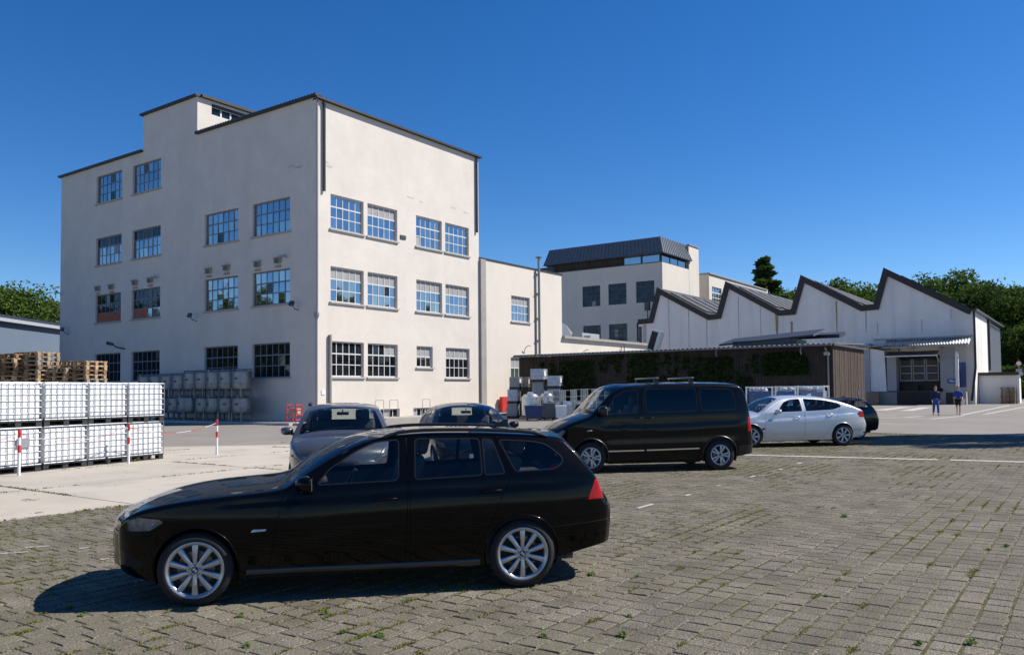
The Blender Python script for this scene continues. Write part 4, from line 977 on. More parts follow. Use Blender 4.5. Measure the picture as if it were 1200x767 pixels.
def stack(px, w_px, top_px, name, depth, dark=False, lab=None):
    c = px_d(px, 440, depth); ztop = (CAM+ray(px, top_px)*depth).z
    n = int(round(ztop/.147)); hg = ztop/n
    for i in range(n):
        o = bpy.data.objects.new('wooden_pallet', random.choice(PM[2:4]+PM[6:8]) if dark else random.choice(PM)); col.objects.link(o)
        j = n-1-i
        o.location = (c.x+random.uniform(-.025, .025)+n_.x*.6, c.y+random.uniform(-.02, .02)+n_.y*.6, i*hg); o.rotation_euler = (0, 0, ang+random.uniform(-.02, .02))
        props(o, 'wooden pallet, %s in %s' % (ORD[j], lab), 'pallet', 'wooden pallets stacked behind the tanks')
stack(4, 20, 415.5, '', 27.5, lab='the stack at the left picture edge')
stack(31, 25, 414.5, '', 27.5, lab='the second stack from the left')
stack(57, 26, 412, '', 27.5, lab='the tallest stack')
stack(45, 26, 413.5, '', 29.0, True, lab='the dark stack behind the tallest')
stack(75, 18, 431, '', 29.2, True, lab='the dark stack in the gap')
stack(89.5, 22, 431, '', 27.5, lab='the low stack')
stack(113, 22, 422.5, '', 27.5, lab='the right end stack')
stack(92.5, 22, 423, '', 29.0, True, lab='the dark stack behind the low one')
# single weathered stack by the yard store
p0 = gp(1184, 472.5)
for i in range(11):
    o = bpy.data.objects.new('wooden_pallet', PM[(i % 3)+1]); col.objects.link(o); o.location = (92.1, 6.75+random.uniform(-.03, .03), -.03+i*.147); o.rotation_euler = (0, 0, random.uniform(-.03, .03)); o.scale = (1, 1, 1)
    props(o, 'wooden pallet, %s in the stack against the yard store' % ORD[10-i], 'pallet', 'wooden pallets stacked at the yard store')
# --- steel drums on legs in front of the shaded wall
def drum_proto(r, h, leg, name='steel_container', mid_ring=True):
    root = empty(name, (0, 0, 0)); z0 = leg
    mb = MB(); prof = [(0, z0+.02), (r*.6, z0), (r-.03, z0+.05), (r, z0+.10), (r, z0+h*.33), (r+.012, z0+h*.34), (r+.012, z0+h*.37), (r, z0+h*.38), (r, z0+h-.10), (r+.012, z0+h-.09), (r+.012, z0+h-.04), (r-.02, z0+h), (r*.4, z0+h+.05), (0, z0+h+.06)]
    mb.lathe(prof, n=24); mb.lathe([(.0, 0), (.17, 0), (.17, .06), (0, .07)], (0, 0, z0+h+.03), n=12); mb.build('vessel', MT['steel_drum'], root, smooth=35)
    mb = MB()
    for k in range(4):
        a = math.pi/4+k*math.pi/2; x, y = math.cos(a)*(r-.03), math.sin(a)*(r-.03); mb.box(x-.04, x+.04, y-.04, y+.04, 0, z0+.12)
        b = a+math.pi/2; mb.tube([(x, y, .1), (math.cos(b)*(r-.03), math.sin(b)*(r-.03), .1)], .022, 5)
    mb.build('leg_frame', MT['steel_drum'], root)
    mb = MB()
    for k in range(4):
        a = k*math.pi/2+.4; x, y = math.cos(a)*(r-.02), math.sin(a)*(r-.02); mb.box(x-.045, x+.045, y-.02, y+.02, z0+h-.05, z0+h+.14)
    mb.tube([(math.cos(t)*(r-.02), math.sin(t)*(r-.02), z0+h+.12) for t in [2*math.pi*i/20 for i in range(20)]], .016, 5, closed=True); mb.build('stacking_ring', MT['steel_drum'], root)
    mb = MB(); a = math.pi+.25; mb.obox((math.cos(a)*(r+.006), math.sin(a)*(r+.006), z0+h*.62), (.006, 0, 0), (0, .10, 0), (0, 0, .05)); mb.build('name_plate', MT['frame_dark'], root)
    return root
DP = drum_proto(.56, 1.06, .42); DPl = drum_proto(.56, .93, .40); DPb = drum_proto(.74, .95, .42)
used = set()
def put(proto, x, y, z, lab, grp):
    r = proto if proto not in used else copy_tree(proto); used.add(proto); r.location = (x, y, z); r.rotation_euler = (0, 0, random.uniform(-.3, .3)); props(r, lab, 'steel container', grp)
xw = 29.0
nm = ['rightmost', 'second from the right', 'third from the right', 'fourth from the right', 'fifth from the right']
for k, y in enumerate((39.5, 40.75, 41.95, 43.1, 44.25)): put(DP, xw, y, 1.44, 'grey steel container on legs, %s in the upper row' % nm[k], 'steel containers in the upper row')
for k, y in enumerate((39.5, 40.75, 41.95, 43.0)): put(DPl, xw, y, .09, 'grey steel container on legs, %s in the lower row' % nm[k], 'steel containers in the lower row')
put(DPb, xw-.1, 44.45, .09, 'wide squat steel container in the middle of the lower row', 'steel containers in the lower row')
put(DPl, xw, 45.9, .09, 'steel container left of the wide squat one in the lower row', 'steel containers in the lower row')
put(DPl, xw, 47.2, .09, 'steel container in the lower row partly behind the white tanks', 'steel containers in the lower row')
for k, y in enumerate((45.7, 46.95, 48.2, 49.5)): put(DPl, xw+.15, y, 1.46, ['dark lower set steel container beside the tall upper ones', 'narrow steel container in the upper row left of the dark one', 'steel container at the upper row left end behind the tanks', 'steel container beyond the upper row end, nearly hidden'][k], 'steel containers in the upper row')
# --- barrier posts with a sagging red white chain
def post(px, py, lab):
    p = gp(px, py); r = empty('barrier_post', (p.x, p.y, 0), label=lab, cat='post', group='red and white barrier posts')
    H = .96; n = 6
    for i in range(n):
        mb = MB(); z0, z1 = (H*i/n, H*(i+1)/n); mb.cyl((0, 0, z0), (0, 0, z1), .032, n=12, caps=(i in (0, n-1))); mb.build('post_band', MT['red_paint'] if i in (5, 3) else MT['white_paint'], r, smooth=50)
    mb = MB(); mb.lathe([(.033, 0), (.034, .01), (0, .02)], (0, 0, H), n=12); mb.tube([(0, -.03, H-.06), (0, -.055, H-.08), (0, -.03, H-.11)], .006, 5); mb.build('post_cap', MT['red_paint'], r, smooth=50)
    return p
P1 = post(22, 557, 'red and white barrier post at the left picture edge'); P2_ = post(150.5, 543, 'red and white barrier post before the right end tanks'); P3 = post(254, 532.5, 'red and white barrier post standing alone on the concrete')
def chain(a, b, sag, lab):
    r = empty('barrier_chain', tuple((a+b)/2), label=lab, cat='chain', group='red and white barrier chains')
    c = (a+b)/2; n = int((b-a).length/.07); segs = ([], [])
    mbs = (MB(), MB())
    for i in range(n):
        t0, t1 = i/n, (i+.8)/n; q = lambda t: a+(b-a)*t+Vector((0, 0, .88-sag*4*t*(1-t)))-c
        mbs[(i//7) % 2].tube([q(t0), q(t1)], .008, 4)
    mbs[0].build('red_links', MT['red_paint'], r); mbs[1].build('white_links', MT['white_paint'], r)
chain(P1, P2_, .22, 'red white chain between the two posts before the tanks'); chain(P2_, P3, .20, 'red white chain running to the lone post'); chain(P1-Vector((2.6, .5, 0)), P1, .2, 'red white chain leaving the picture on the left')
# --- goods in front of the annex
def pallet_box(px, y_top, y_bot, wpx, depth, lab, m='carton', tilt=.35, dz=.8, wrap=False, name='goods_box'):
    c = px_d(px, y_bot, depth); zt = (CAM+ray(px, y_top)*depth).z; zb = max(0, (CAM+ray(px, y_bot)*depth).z); w_ = wpx/FPX*depth
    r = empty(name, (c.x, c.y, zb), rz=tilt, label=lab, cat='box', group='wrapped goods stacked at the annex'); h = zt-zb
    mb = MB(); mb.box(-w_*.5, w_*.5, -w_*.4, w_*.4, 0, .05)
    for x in (-.42, 0, .42): mb.box(w_*(x-.06), w_*(x+.06), -w_*.4, w_*.4, .05, .13)
    mb.box(-w_*.5, w_*.5, -w_*.4, w_*.4, .13, .155); mb.build('pallet', MT['plastic_black'], r)
    mb = MB(); mb.rbox((0, 0, .16+(h-.17)/2), (w_*.98, w_*.78, h-.17), .03, 2); mb.build('load', MT[m], r, smooth=40)
    mb = MB()
    for k in range(5): x = -w_*.5+w_*k/4; mb.tube([(x, -w_*.4-.005, .16), (x, -w_*.4-.005, h)], .012, 4)
    for k in range(4): z = .16+(h-.17)*k/3; mb.tube([(-w_*.5, -w_*.4-.012, z), (w_*.5, -w_*.4-.012, z)], .012, 4); mb.tube([(-w_*.5-.005, -w_*.4, z), (-w_*.5-.005, w_*.4, z)], .012, 4)
    mb.build('wire_cage', MT['cage_steel'], r)
    mb = MB(); mb.box(-w_*.4, -w_*.02, -w_*.4-.022, -w_*.4-.008, h*.45, h*.8); mb.build('paper_label', MT['white_paint'], r)
D_ = 50
pallet_box(601.5, 472.5, 490.5, 14.5, D_, 'caged grey goods box at the foot of the left stack', dz=1)
pallet_box(602.5, 456, 472.5, 15.5, D_, 'caged goods box with a white side in the middle of the left stack', m='foil')
pallet_box(604.5, 441.5, 456, 15, D_, 'caged goods box with paper label on top of the left stack')
pallet_box(617, 441.5, 456, 8, D_+.6, 'tan carton load beside the top of the left stack', m='carton_tan', name='goods_box')
pallet_box(632, 447.5, 490, 17, D_-.3, 'tall dark based goods load under the highest box', m='carton')
pallet_box(631.5, 432, 447.5, 20, D_-.3, 'highest wrapped goods box standing above the others', m='foil')
pallet_box(650.5, 440, 455, 19, D_-.3, 'silver foil wrapped goods box right of the highest one', m='foil')
pallet_box(650.5, 455, 489, 19, D_-.3, 'grey goods load under the foil wrapped box', m='carton')
def vat(px, y_top, y_bot, wpx, depth, lab):
    c = px_d(px, y_bot, depth); zt = (CAM+ray(px, y_top)*depth).z; r_ = wpx/FPX*depth/2; r = empty('steel_vat', (c.x, c.y, 0), label=lab, cat='vat', group='steel vats at the annex')
    mb = MB(); mb.lathe([(0, .2), (r_, .25), (r_, zt-.35), (r_+.02, zt-.34), (r_+.02, zt-.28), (r_, zt-.27), (r_*.75, zt-.12), (r_*.3, zt-.08), (0, zt-.08)], n=20); mb.build('vessel', MT['steel_bright'], r, smooth=35)
    mb = MB(); mb.lathe([(0, 0), (r_*.35, 0), (r_*.35, .1), (0, .1)], (0, 0, zt-.1), n=14); mb.tube([(-r_*.8, 0, zt-.25), (-r_*.5, 0, zt), (r_*.5, 0, zt), (r_*.8, 0, zt-.25)], .025, 5); mb.build('vat_lid', MT['steel_bright'], r, smooth=35)
    mb = MB()
    for k in range(4): a = k*math.pi/2+.6; mb.cyl((math.cos(a)*r_*.8, math.sin(a)*r_*.8, 0), (math.cos(a)*r_*.8, math.sin(a)*r_*.8, .3), .03, n=6)
    mb.build('leg', MT['pipe_grey'], r)
vat(622, 459.5, 490, 21, 47.5, 'round steel vat behind the blue bin'); vat(641, 458.5, 490, 17, 48, 'round steel vat behind the grey bin')
def bin_(px, y_top, y_bot, wpx, depth, lab, m):
    c = px_d(px, y_bot, depth); zt = (CAM+ray(px, y_top)*depth).z; w_ = wpx/FPX*depth; r = empty('waste_bin', (c.x, c.y, 0), rz=-.9, label=lab, cat='bin')
    h = zt; a = w_*.46
    mb = MB(); b = [(-a*.86, -a*.6, .12), (a*.86, -a*.6, .12), (a*.86, a*.6, .12), (-a*.86, a*.6, .12)]; t = [(-a, -a*.72, h-.08), (a, -a*.72, h-.08), (a, a*.72, h-.08), (-a, a*.72, h-.08)]
    mb.add(b+t, [(3, 2, 1, 0), (0, 1, 5, 4), (1, 2, 6, 5), (2, 3, 7, 6), (3, 0, 4, 7), (4, 5, 6, 7)])
    for k in range(5): mb.box(-a*.8+a*.4*k-.02, -a*.8+a*.4*k+.02, -a*.74, -a*.62, .2, h-.1)
    mb.build('bin_body', MT[m], r)
    mb = MB(); mb.rbox((0, 0, h-.05), (a*2.08, a*1.55, .08), .03, 2); mb.build('rim', MT[m], r, smooth=40)
    for sx in (-1, 1):
        for sy in (-1, 1): mb = MB(); mb.cyl((sx*a*.7-.03, sy*a*.45, .075), (sx*a*.7+.03, sy*a*.45, .075), .075, n=12); mb.build('wheel', MT['rubber'], r, smooth=40)
bin_(625.5, 474.5, 493, 23, 46.0, 'dark blue bin on castors before the steel vats', 'plastic_blue'); bin_(643.5, 471.5, 492, 16, 46.6, 'dark grey bin on castors beside the blue bin', 'plastic_grey'); bin_(657, 474.5, 491, 14, 46.4, 'pale grey bin half hidden by the van bonnet', 'clad_white')
# wire trolleys between bins and van
for k, (px, top) in enumerate(((653, 457), (666, 457), (679, 456), (691, 455.5), (704, 455.5))):
    c = px_d(px, 480, 47.5); zt = (CAM+ray(px, top)*47.5).z
    r = empty('wire_trolley', (c.x, c.y, 0), rz=.9, label='silver wire trolley, %s in the row running behind the van' % (['first from the bins', 'second from the bins', 'third from the bins', 'fourth from the bins', 'last'][k]), cat='trolley', group='wire trolleys parked in a row')
    mb = MB(); a = .33
    for x in (-a, a):
        for y in (-.4, .4): mb.tube([(x, y, .12), (x, y, zt)], .018, 5)
    for i in range(5):
        z = .2+(zt-.2)*i/4
        for y in (-.4, .4): mb.tube([(-a, y, z), (a, y, z)], .013, 4)
        for x in (-a, a): mb.tube([(x, -.4, z), (x, .4, z)], .013, 4)
    for i in range(1, 6):
        x = -a+2*a*i/6
        for y in (-.4, .4): mb.tube([(x, y, .2), (x, y, zt)], .008, 4)
    mb.build('trolley_frame', MT['steel_bright'], r)
    mb = MB(); mb.rbox((0, 0, .2+(zt-.2)*.3), (a*1.8, .7, (zt-.2)*.55), .04, 2); mb.build('trolley_load', MT['foil' if k % 2 else 'carton'], r, smooth=40)
    for x in (-a, a):
        for y in (-.4, .4): mb = MB(); mb.cyl((x-.02, y, .06), (x+.02, y, .06), .06, n=10); mb.build('wheel', MT['rubber'], r)
# red fire point on the annex wall
fp_ = empty('fire_point', (47.7, CY-.25, 0), label='red hydrant box on the annex wall beside the goods', cat='hydrant')
mb = MB(); mb.box(-.15, .75, -.1, .1, .45, 1.25); mb.box(-.55, -.15, -.14, .12, .2, 1.25); mb.build('red_box', MT['red_paint'], fp_)
mb = MB(); mb.box(.2, .6, -.13, -.1, .8, 1.2); mb.build('white_panel', MT['white_paint'], fp_)
mb = MB(); mb.box(-.5, -.3, -.05, .05, 0, .2); mb.box(.2, .35, -.05, .05, 0, .45); mb.build('bracket', MT['pipe_grey'], fp_)
# red rack by the shaded wall corner
rr = empty('red_rack', (28.9, 35.6, .09), rz=.5, label='low red tubular rack at the corner of the tall block', cat='rack'); c = gp(345, 497); rr.location = (c.x, c.y, 0)
mb = MB()
for i in range(4): mb.tube([(-.42, -.25, .25+.26*i), (.42, -.25, .25+.26*i)], .03, 5); mb.tube([(-.42, .25, .25+.26*i), (.42, .25, .25+.26*i)], .03, 5)
for x in (-.42, .42):
    for y in (-.25, .25): mb.tube([(x, y, 0), (x, y, 1.08)], .03, 5)
mb.build('rack_frame', MT['red_paint'], rr)
mb = MB(); mb.rbox((.1, 0, .7), (.5, .45, .3), .03, 2); mb.build('rack_load', MT['carton_tan'], rr, smooth=40)
# cycle hoops before the basement windows
for k, x in enumerate((34.35, 35.55, 38.45)):
    o = MB(); o.tube([(x-.35, CY-.85, .14), (x-.35, CY-.85, 1.15), (x-.28, CY-.85, 1.2), (x+.28, CY-.85, 1.2), (x+.35, CY-.85, 1.15), (x+.35, CY-.85, .14)], .022, 6)
    o.tube([(x-.35, CY-.85, .7), (x+.35, CY-.85, .7)], .014, 5); ob = o.build('guard_rail', MT['steel_bright'], smooth=50)
    props(ob, ['thin steel guard rail before the left basement window, nearest its left side', 'thin steel guard rail at the middle of the left basement window', 'thin steel guard rail before the right basement window'][k], 'rail', 'steel guard rails at the basement windows')
# wire bins with film wrapped goods behind the silver car
for k, (x0, x1, top) in enumerate(((877, 909, 452.5), (911, 936, 452), (937, 969, 451.5))):
    xx = 40.0; a = px_x(x0, top, xx); b = px_x(x1, top, xx); wd = abs(a.y-b.y); h = (a.z+b.z)/2; yc = (a.y+b.y)/2
    r = empty('mesh_container', (xx, yc, 0), label='steel mesh container with %s, %s in the row at the shed' % (('blue grey film rolls', 'left'), ('blue wrapped film', 'middle'), ('crumpled clear film', 'right'))[k] if False else ('steel mesh container with blue wrapped rolls, left in the row at the shed', 'steel mesh container with blue film, middle in the row at the shed', 'steel mesh container with crumpled clear film, right in the row at the shed')[k], cat='container', group='mesh containers at the timber shed')
    mb = MB(); wy = wd/2-.04
    for x in (-.4, .4):
        for y in (-wy, wy): mb.box(x-.035, x+.035, y-.035, y+.035, 0, h)
    for z in (.15, h*.5, h-.04):
        for x in (-.4, .4): mb.box(x-.025, x+.025, -wy, wy, z-.03, z+.03)
        for y in (-wy, wy): mb.box(-.4, .4, y-.025, y+.025, z-.03, z+.03)
    for i in range(1, 8): y = -wy+2*wy*i/8; mb.tube([(-.41, y, .15), (-.41, y, h*.5)], .008, 4)
    mb.build('mesh_frame', MT['steel_bright'], r)
    mb = MB(); mb.rbox((0, 0, h*.48), (.7, wy*1.85, h*.78), .08, 2); mb.build('film_load', mat('film_blue_%s' % 'abc'[k], ((.10, .14, .26), (.12, .16, .30), (.24, .27, .34))[k], .25, var=.4, scale=4), r, smooth=40)
    mb = MB()
    for i in range(9):
        y = random.uniform(-wy, wy)*.85; mb.rbox((random.uniform(-.2, .2), y, h*.88+random.uniform(-.03, .09)), (.35, .28, .2), .08, 2, rot=Matrix.Rotation(random.uniform(-.6, .6), 3, 'X'))
    mb.build('film_rolls', MT['foil'], r, smooth=60)
# traffic sign by the trees
c = px_d(1195, 460, 96); sgn = empty('traffic_sign', (c.x, c.y, 0), rz=YAW*0, label='small round traffic sign with plate below on a post by the trees', cat='sign')
nx = (Vector((0, 0, 0))-Vector((c.x, c.y, 0))).normalized(); zs_ = (CAM+ray(1195, 425.5)*96).z
mb = MB(); mb.cyl((0, 0, 0), (0, 0, zs_+.4), .05, n=8); mb.build('sign_post', MT['pipe_grey'], sgn)
mb = MB(); mb.cyl(nx*.06+ZV*zs_, nx*.10+ZV*zs_, .30, n=20); mb.build('sign_rim', MT['red_paint'], sgn)
mb = MB(); mb.cyl(nx*.101+ZV*zs_, nx*.115+ZV*zs_, .24, n=20); mb.build('sign_face', MT['white_paint'], sgn)
sd = Vector((-nx.y, nx.x, 0)); mb = MB(); mb.obox(nx*.08+ZV*(zs_-.85), sd*.32, ZV*.2, nx*.02); mb.build('sign_plate', MT['clad_grey'], sgn)
# ------------------------------------------------------------------ vehicles
def paint(name, base, metal=0.0, rough=.22, flake=0.0, spec=.5, coat=1.0, cior=1.5, dust=.16):
    m = bpy.data.materials.new(name); m.use_nodes = True; nt = m.node_tree; N = nt.nodes; L = nt.links; b = N['Principled BSDF']
    b.inputs['Base Color'].default_value = (*base, 1); b.inputs['Metallic'].default_value = metal; b.inputs['Coat Weight'].default_value = coat; b.inputs['Coat IOR'].default_value = cior; b.inputs['Coat Roughness'].default_value = .03
    b.inputs['Specular IOR Level'].default_value = spec
    tc = N.new('ShaderNodeTexCoord'); n1 = N.new('ShaderNodeTexNoise'); n1.inputs['Scale'].default_value = 3; n1.inputs['Detail'].default_value = 8; L.new(tc.outputs['Object'], n1.inputs[0])
    mr = N.new('ShaderNodeMapRange'); mr.inputs['To Min'].default_value = rough*.7; mr.inputs['To Max'].default_value = rough*1.5; L.new(n1.outputs['Fac'], mr.inputs['Value']); L.new(mr.outputs[0], b.inputs['Roughness'])
    # faint road dust low on the body
    sx = N.new('ShaderNodeSeparateXYZ'); L.new(tc.outputs['Object'], sx.inputs[0])
    m2 = N.new('ShaderNodeMapRange'); m2.inputs['From Min'].default_value = .75; m2.inputs['From Max'].default_value = .18; m2.inputs['To Min'].default_value = 0; m2.inputs['To Max'].default_value = dust; L.new(sx.outputs['Z'], m2.inputs['Value'])
    mm = N.new('ShaderNodeMath'); mm.operation = 'MULTIPLY'; L.new(m2.outputs[0], mm.inputs[0]); L.new(n1.outputs['Fac'], mm.inputs[1])
    mx = N.new('ShaderNodeMix'); mx.data_type = 'RGBA'; mx.inputs['A'].default_value = (*base, 1); mx.inputs['B'].default_value = (.22, .19, .15, 1); L.new(mm.outputs[0], mx.inputs['Factor']); L.new(mx.outputs['Result'], b.inputs['Base Color'])
    return m
CM = {}
CM['trim'] = mat('car_trim', (.012, .012, .013), .32, spec=.5)
CM['seal'] = mat('window_seal', (.03, .031, .033), .22, metal=.5)
CM['chrome'] = mat('chrome', (.72, .72, .73), .12, metal=1.0)
CM['glass'] = glass_mat('car_glass', (.84, .88, .87), 1.5)
CM['glass_dark'] = glass_mat('privacy_glass', (.10, .11, .12), 1.5)
CM['glass_tint'] = glass_mat('tinted_glass', (.42, .47, .45), 1.5)
CM['lens'] = glass_mat('lamp_lens', (.9, .92, .94), 1.6)
CM['bowl'] = mat('lamp_bowl', (.22, .235, .25), .3, metal=.3, var=.75, scale=11)
CM['indicator'] = mat('indicator_lens', (.62, .62, .60), .25)
CM['tail'] = mat('tail_lamp', (.40, .003, .005), .2, spec=.25, coat=.15, var=.45, scale=26)
CM['rim'] = mat('alloy_rim', (.46, .47, .49), .30, metal=.75, var=.12, scale=12)
CM['rim_dark'] = mat('rim_well', (.03, .03, .032), .6)
CM['disc'] = mat('brake_disc', (.20, .19, .18), .4, metal=.8, var=.3, scale=20)
CM['inside'] = mat('cabin_lining', (.022, .022, .024), .8, var=.3, scale=6)
CM['seat'] = mat('seat_cover', (.03, .03, .033), .75, var=.25, scale=10)
CM['under'] = mat('underbody', (.01, .01, .01), .9)
CM['plate'] = mat('number_plate', (.72, .72, .70), .4)
CM['blue'] = mat('badge_blue', (.02, .10, .38), .25); CM['badge_white'] = mat('badge_white', (.75, .76, .78), .3)
CM['green'] = mat('sticker_green', (.03, .30, .12), .5)
def pchip(tab):
    x = np.array([t[0] for t in tab], float); y = np.array([t[1] for t in tab], float); h = np.diff(x); d = np.diff(y)/h; m = np.zeros_like(x)
    for i in range(1, len(x)-1):
        if d[i-1]*d[i] > 0: w1, w2 = 2*h[i]+h[i-1], h[i]+2*h[i-1]; m[i] = (w1+w2)/(w1/d[i-1]+w2/d[i])
    m[0], m[-1] = d[0], d[-1]
    def f(q):
        q = np.clip(np.asarray(q, float), x[0], x[-1]); i = np.clip(np.searchsorted(x, q)-1, 0, len(x)-2); t = (q-x[i])/h[i]
        return (1+2*t)*(1-t)**2*y[i]+t*(1-t)**2*h[i]*m[i]+t*t*(3-2*t)*y[i+1]+t*t*(t-1)*h[i]*m[i+1]
    return f
def offset_poly(poly, d):
    n = len(poly); out = []
    A = sum(poly[i][0]*poly[(i+1) % n][1]-poly[(i+1) % n][0]*poly[i][1] for i in range(n)); s = 1 if A > 0 else -1
    for i in range(n):
        p0, p1, p2 = [Vector((*poly[j % n], 0)) for j in (i-1, i, i+1)]
        e0 = (p1-p0).normalized(); e1 = (p2-p1).normalized(); n0 = Vector((e0.y, -e0.x, 0))*s; n1 = Vector((e1.y, -e1.x, 0))*s
        b = (n0+n1).normalized(); out.append(tuple((p1+b*(d/max(.35, b.dot(n0))))[:2]))
    return out
def round_poly(poly, r, k=4):
    n = len(poly); out = []
    for i in range(n):
        p0, p1, p2 = [Vector((*poly[j % n], 0)) for j in (i-1, i, i+1)]
        rr = r[i] if isinstance(r, (list, tuple)) else r
        a = min(rr, (p0-p1).length*.45); b = min(rr, (p2-p1).length*.45)
        if a < 1e-4: out.append(tuple(p1[:2])); continue
        q0 = p1+(p0-p1).normalized()*a; q1 = p1+(p2-p1).normalized()*b
        for j in range(k+1): t = j/k; q = q0*(1-t)**2+p1*2*t*(1-t)+q1*t*t; out.append((q.x, q.y))
    return out
class CarBody:
    def __init__(s, sp):
        s.sp = sp; s.zu = pchip(sp['up']); s.zl = pchip(sp['lo']); s.pl = pchip(sp['plan']); s.belt = pchip(sp['belt']); s.off = pchip(sp['crown']); s.tm = sp.get('tumble', (.42, .25)); s.fr = pchip(sp['fillet'])
        s.x0, s.x1 = sp['up'][0][0], sp['up'][-1][0]
        s.sill = pchip(sp.get('section', [(0, .07), (.12, .045), (.35, .012), (.6, 0), (.85, .012), (1, .03)]))
    def S(s, x, z, fil=True):
        x = np.asarray(x, float); z = np.asarray(z, float); zb = s.belt(x); zl = s.zl(x); zu = s.zu(x)
        t = np.clip((z-zl)/np.maximum(zb-zl, .05), 0, 1); y = s.pl(x)-s.sill(t)
        for (xa, xb, zz_, dep, wd) in s.sp.get('creases', []):   # feature line: shelf above a crease
            zc = np.interp(x, [xa, xb], zz_); fade = np.clip((x-xa)/.25, 0, 1)*np.clip((xb-x)/.25, 0, 1)
            y = y-dep*fade*np.clip((z-zc)/wd+.5, 0, 1)*np.clip(1-(z-zc)/.22, 0, 1)
        h = np.maximum(z-zb, 0); y = y-s.tm[0]*h-s.tm[1]*h*h
        if fil:
            e = .01; sl = (s.zu(x+e)-s.zu(x-e))/(2*e); d = (zu-z)/np.sqrt(1+sl*sl); r = s.fr(x); u = np.clip(1-d/r, 0, 1); y = y-r*(1-np.sqrt(np.maximum(0, 1-u*u)))
        return np.maximum(y, .05)
    def build(s):
        sp = s.sp; n = sp.get('nx', 150); k = np.linspace(0, 1, n)
        base = s.x0+(s.x1-s.x0)*(k-.55*np.sin(4*np.pi*k)/(4*np.pi)*0-.8*np.sin(2*np.pi*k)/(2*np.pi))
        xs = np.unique(np.round(np.concatenate([base, [p[0] for p in sp['up']]]), 5)); keep = [0]
        for i in range(1, len(xs)):
            if xs[i]-xs[keep[-1]] > .004 or i == len(xs)-1: keep.append(i)
        xs = xs[keep]; nx = len(xs); nz = sp.get('nz', 40)
        t = np.linspace(0, 1, nz); t = .5*t+.5*(1-(1-t)**2.2)
        zu, zl = s.zu(xs), s.zl(xs); Zs = zl[:, None]+(zu-zl)[:, None]*t[None]; Xs = np.repeat(xs[:, None], nz, 1); Ys = s.S(Xs, Zs)
        # perimeter (front column up, top chain, rear column down)
        per = [(0, j) for j in range(nz)]+[(i, nz-1) for i in range(1, nx)]+[(nx-1, j) for j in range(nz-2, -1, -1)]
        E = np.array([[Xs[a, b], Ys[a, b], Zs[a, b]] for a, b in per])
        P2 = E[:, [0, 2]]; tg = np.zeros_like(P2); tg[1:-1] = P2[2:]-P2[:-2]; tg[0] = P2[1]-P2[0]; tg[-1] = P2[-1]-P2[-2]
        tg /= np.maximum(1e-6, np.linalg.norm(tg, axis=1))[:, None]; nr = np.stack([-tg[:, 1], tg[:, 0]], 1)
        for _ in range(sp.get('nsmooth', 10)): nr[1:-1] = .25*nr[:-2]+.5*nr[1:-1]+.25*nr[2:]; nr /= np.linalg.norm(nr, axis=1)[:, None]
        ov = np.array([s.off(a) for a in E[:, 0]]); nf = nz
        # front and rear faces take the end values, tapering to the bottom
        NV = sp.get('nv', 22); v = np.linspace(0, 1, NV); yv = np.sin(v*np.pi/2)**.8
        V = []; idx = {}
        for sgn in (1, -1):
            for a in range(nx):
                for b in range(nz): idx[('s', sgn, a, b)] = len(V); V.append((Xs[a, b], sgn*Ys[a, b], Zs[a, b]))
        m = len(per); pw = sp.get('crown_pow', 2.4)
        for q in range(m):
            for jv in range(-(NV-2), NV-1):
                yy = math.copysign(yv[abs(jv)], jv)*E[q, 1]; o = ov[q]*(1-abs(yy/E[q, 1])**pw)
                idx[('t', q, jv)] = len(V); V.append((E[q, 0]+nr[q, 0]*o, yy, E[q, 2]+nr[q, 1]*o))
            for sgn in (1, -1): idx[('t', q, sgn*(NV-1))] = idx[('s', sgn, *per[q])]
        F = []; tag = []
        for sgn in (1, -1):
            for a in range(nx-1):
                for b in range(nz-1):
                    f = [idx[('s', sgn, a, b)], idx[('s', sgn, a+1, b)], idx[('s', sgn, a+1, b+1)], idx[('s', sgn, a, b+1)]]
                    F.append(f[::-1] if sgn > 0 else f); tag.append(0)
        s.strip = []
        for q in range(m-1):
            xm = (E[q, 0]+E[q+1, 0])/2; zm = (E[q, 2]+E[q+1, 2])/2; part = 'front' if q < nz-1 else 'rear' if q >= m-nz else 'top'
            for jv in range(-(NV-1), NV-1):
                f = [idx[('t', q, jv)], idx[('t', q+1, jv)], idx[('t', q+1, jv+1)], idx[('t', q, jv+1)]]
                F.append(f); tag.append(0); vm = abs((yv[abs(jv)]+yv[abs(jv+1)])/2)
                for nm, (pt, xa, xb, za, zb_, va, vb) in sp.get('strip_tags', {}).items():
                    if pt == part and xa <= xm <= xb and za <= zm <= zb_ and va <= vm <= vb: tag[-1] = nm
        me = bpy.data.meshes.new('loft'); me.from_pydata(V, [], F); me.update()
        vn = np.zeros(len(V)*3); me.vertices.foreach_get('normal', vn); vn = vn.reshape(-1, 3)
        s.bvh = BVHTree.FromPolygons(V, F); s.lv, s.lf, s.ln = V, F, vn
        bm = bmesh.new(); bm.from_mesh(me); lay = bm.faces.layers.int.new('tag'); s.names = ['body']
        bm.faces.ensure_lookup_table()
        for i, tg_ in enumerate(tag):
            if tg_: bm.faces[i][lay] = s.tid(tg_)
        bpy.data.meshes.remove(me); s.bm = bm; s.lay = lay
        return s
    def tid(s, nm):
        if nm not in s.names: s.names.append(nm)
        return s.names.index(nm)
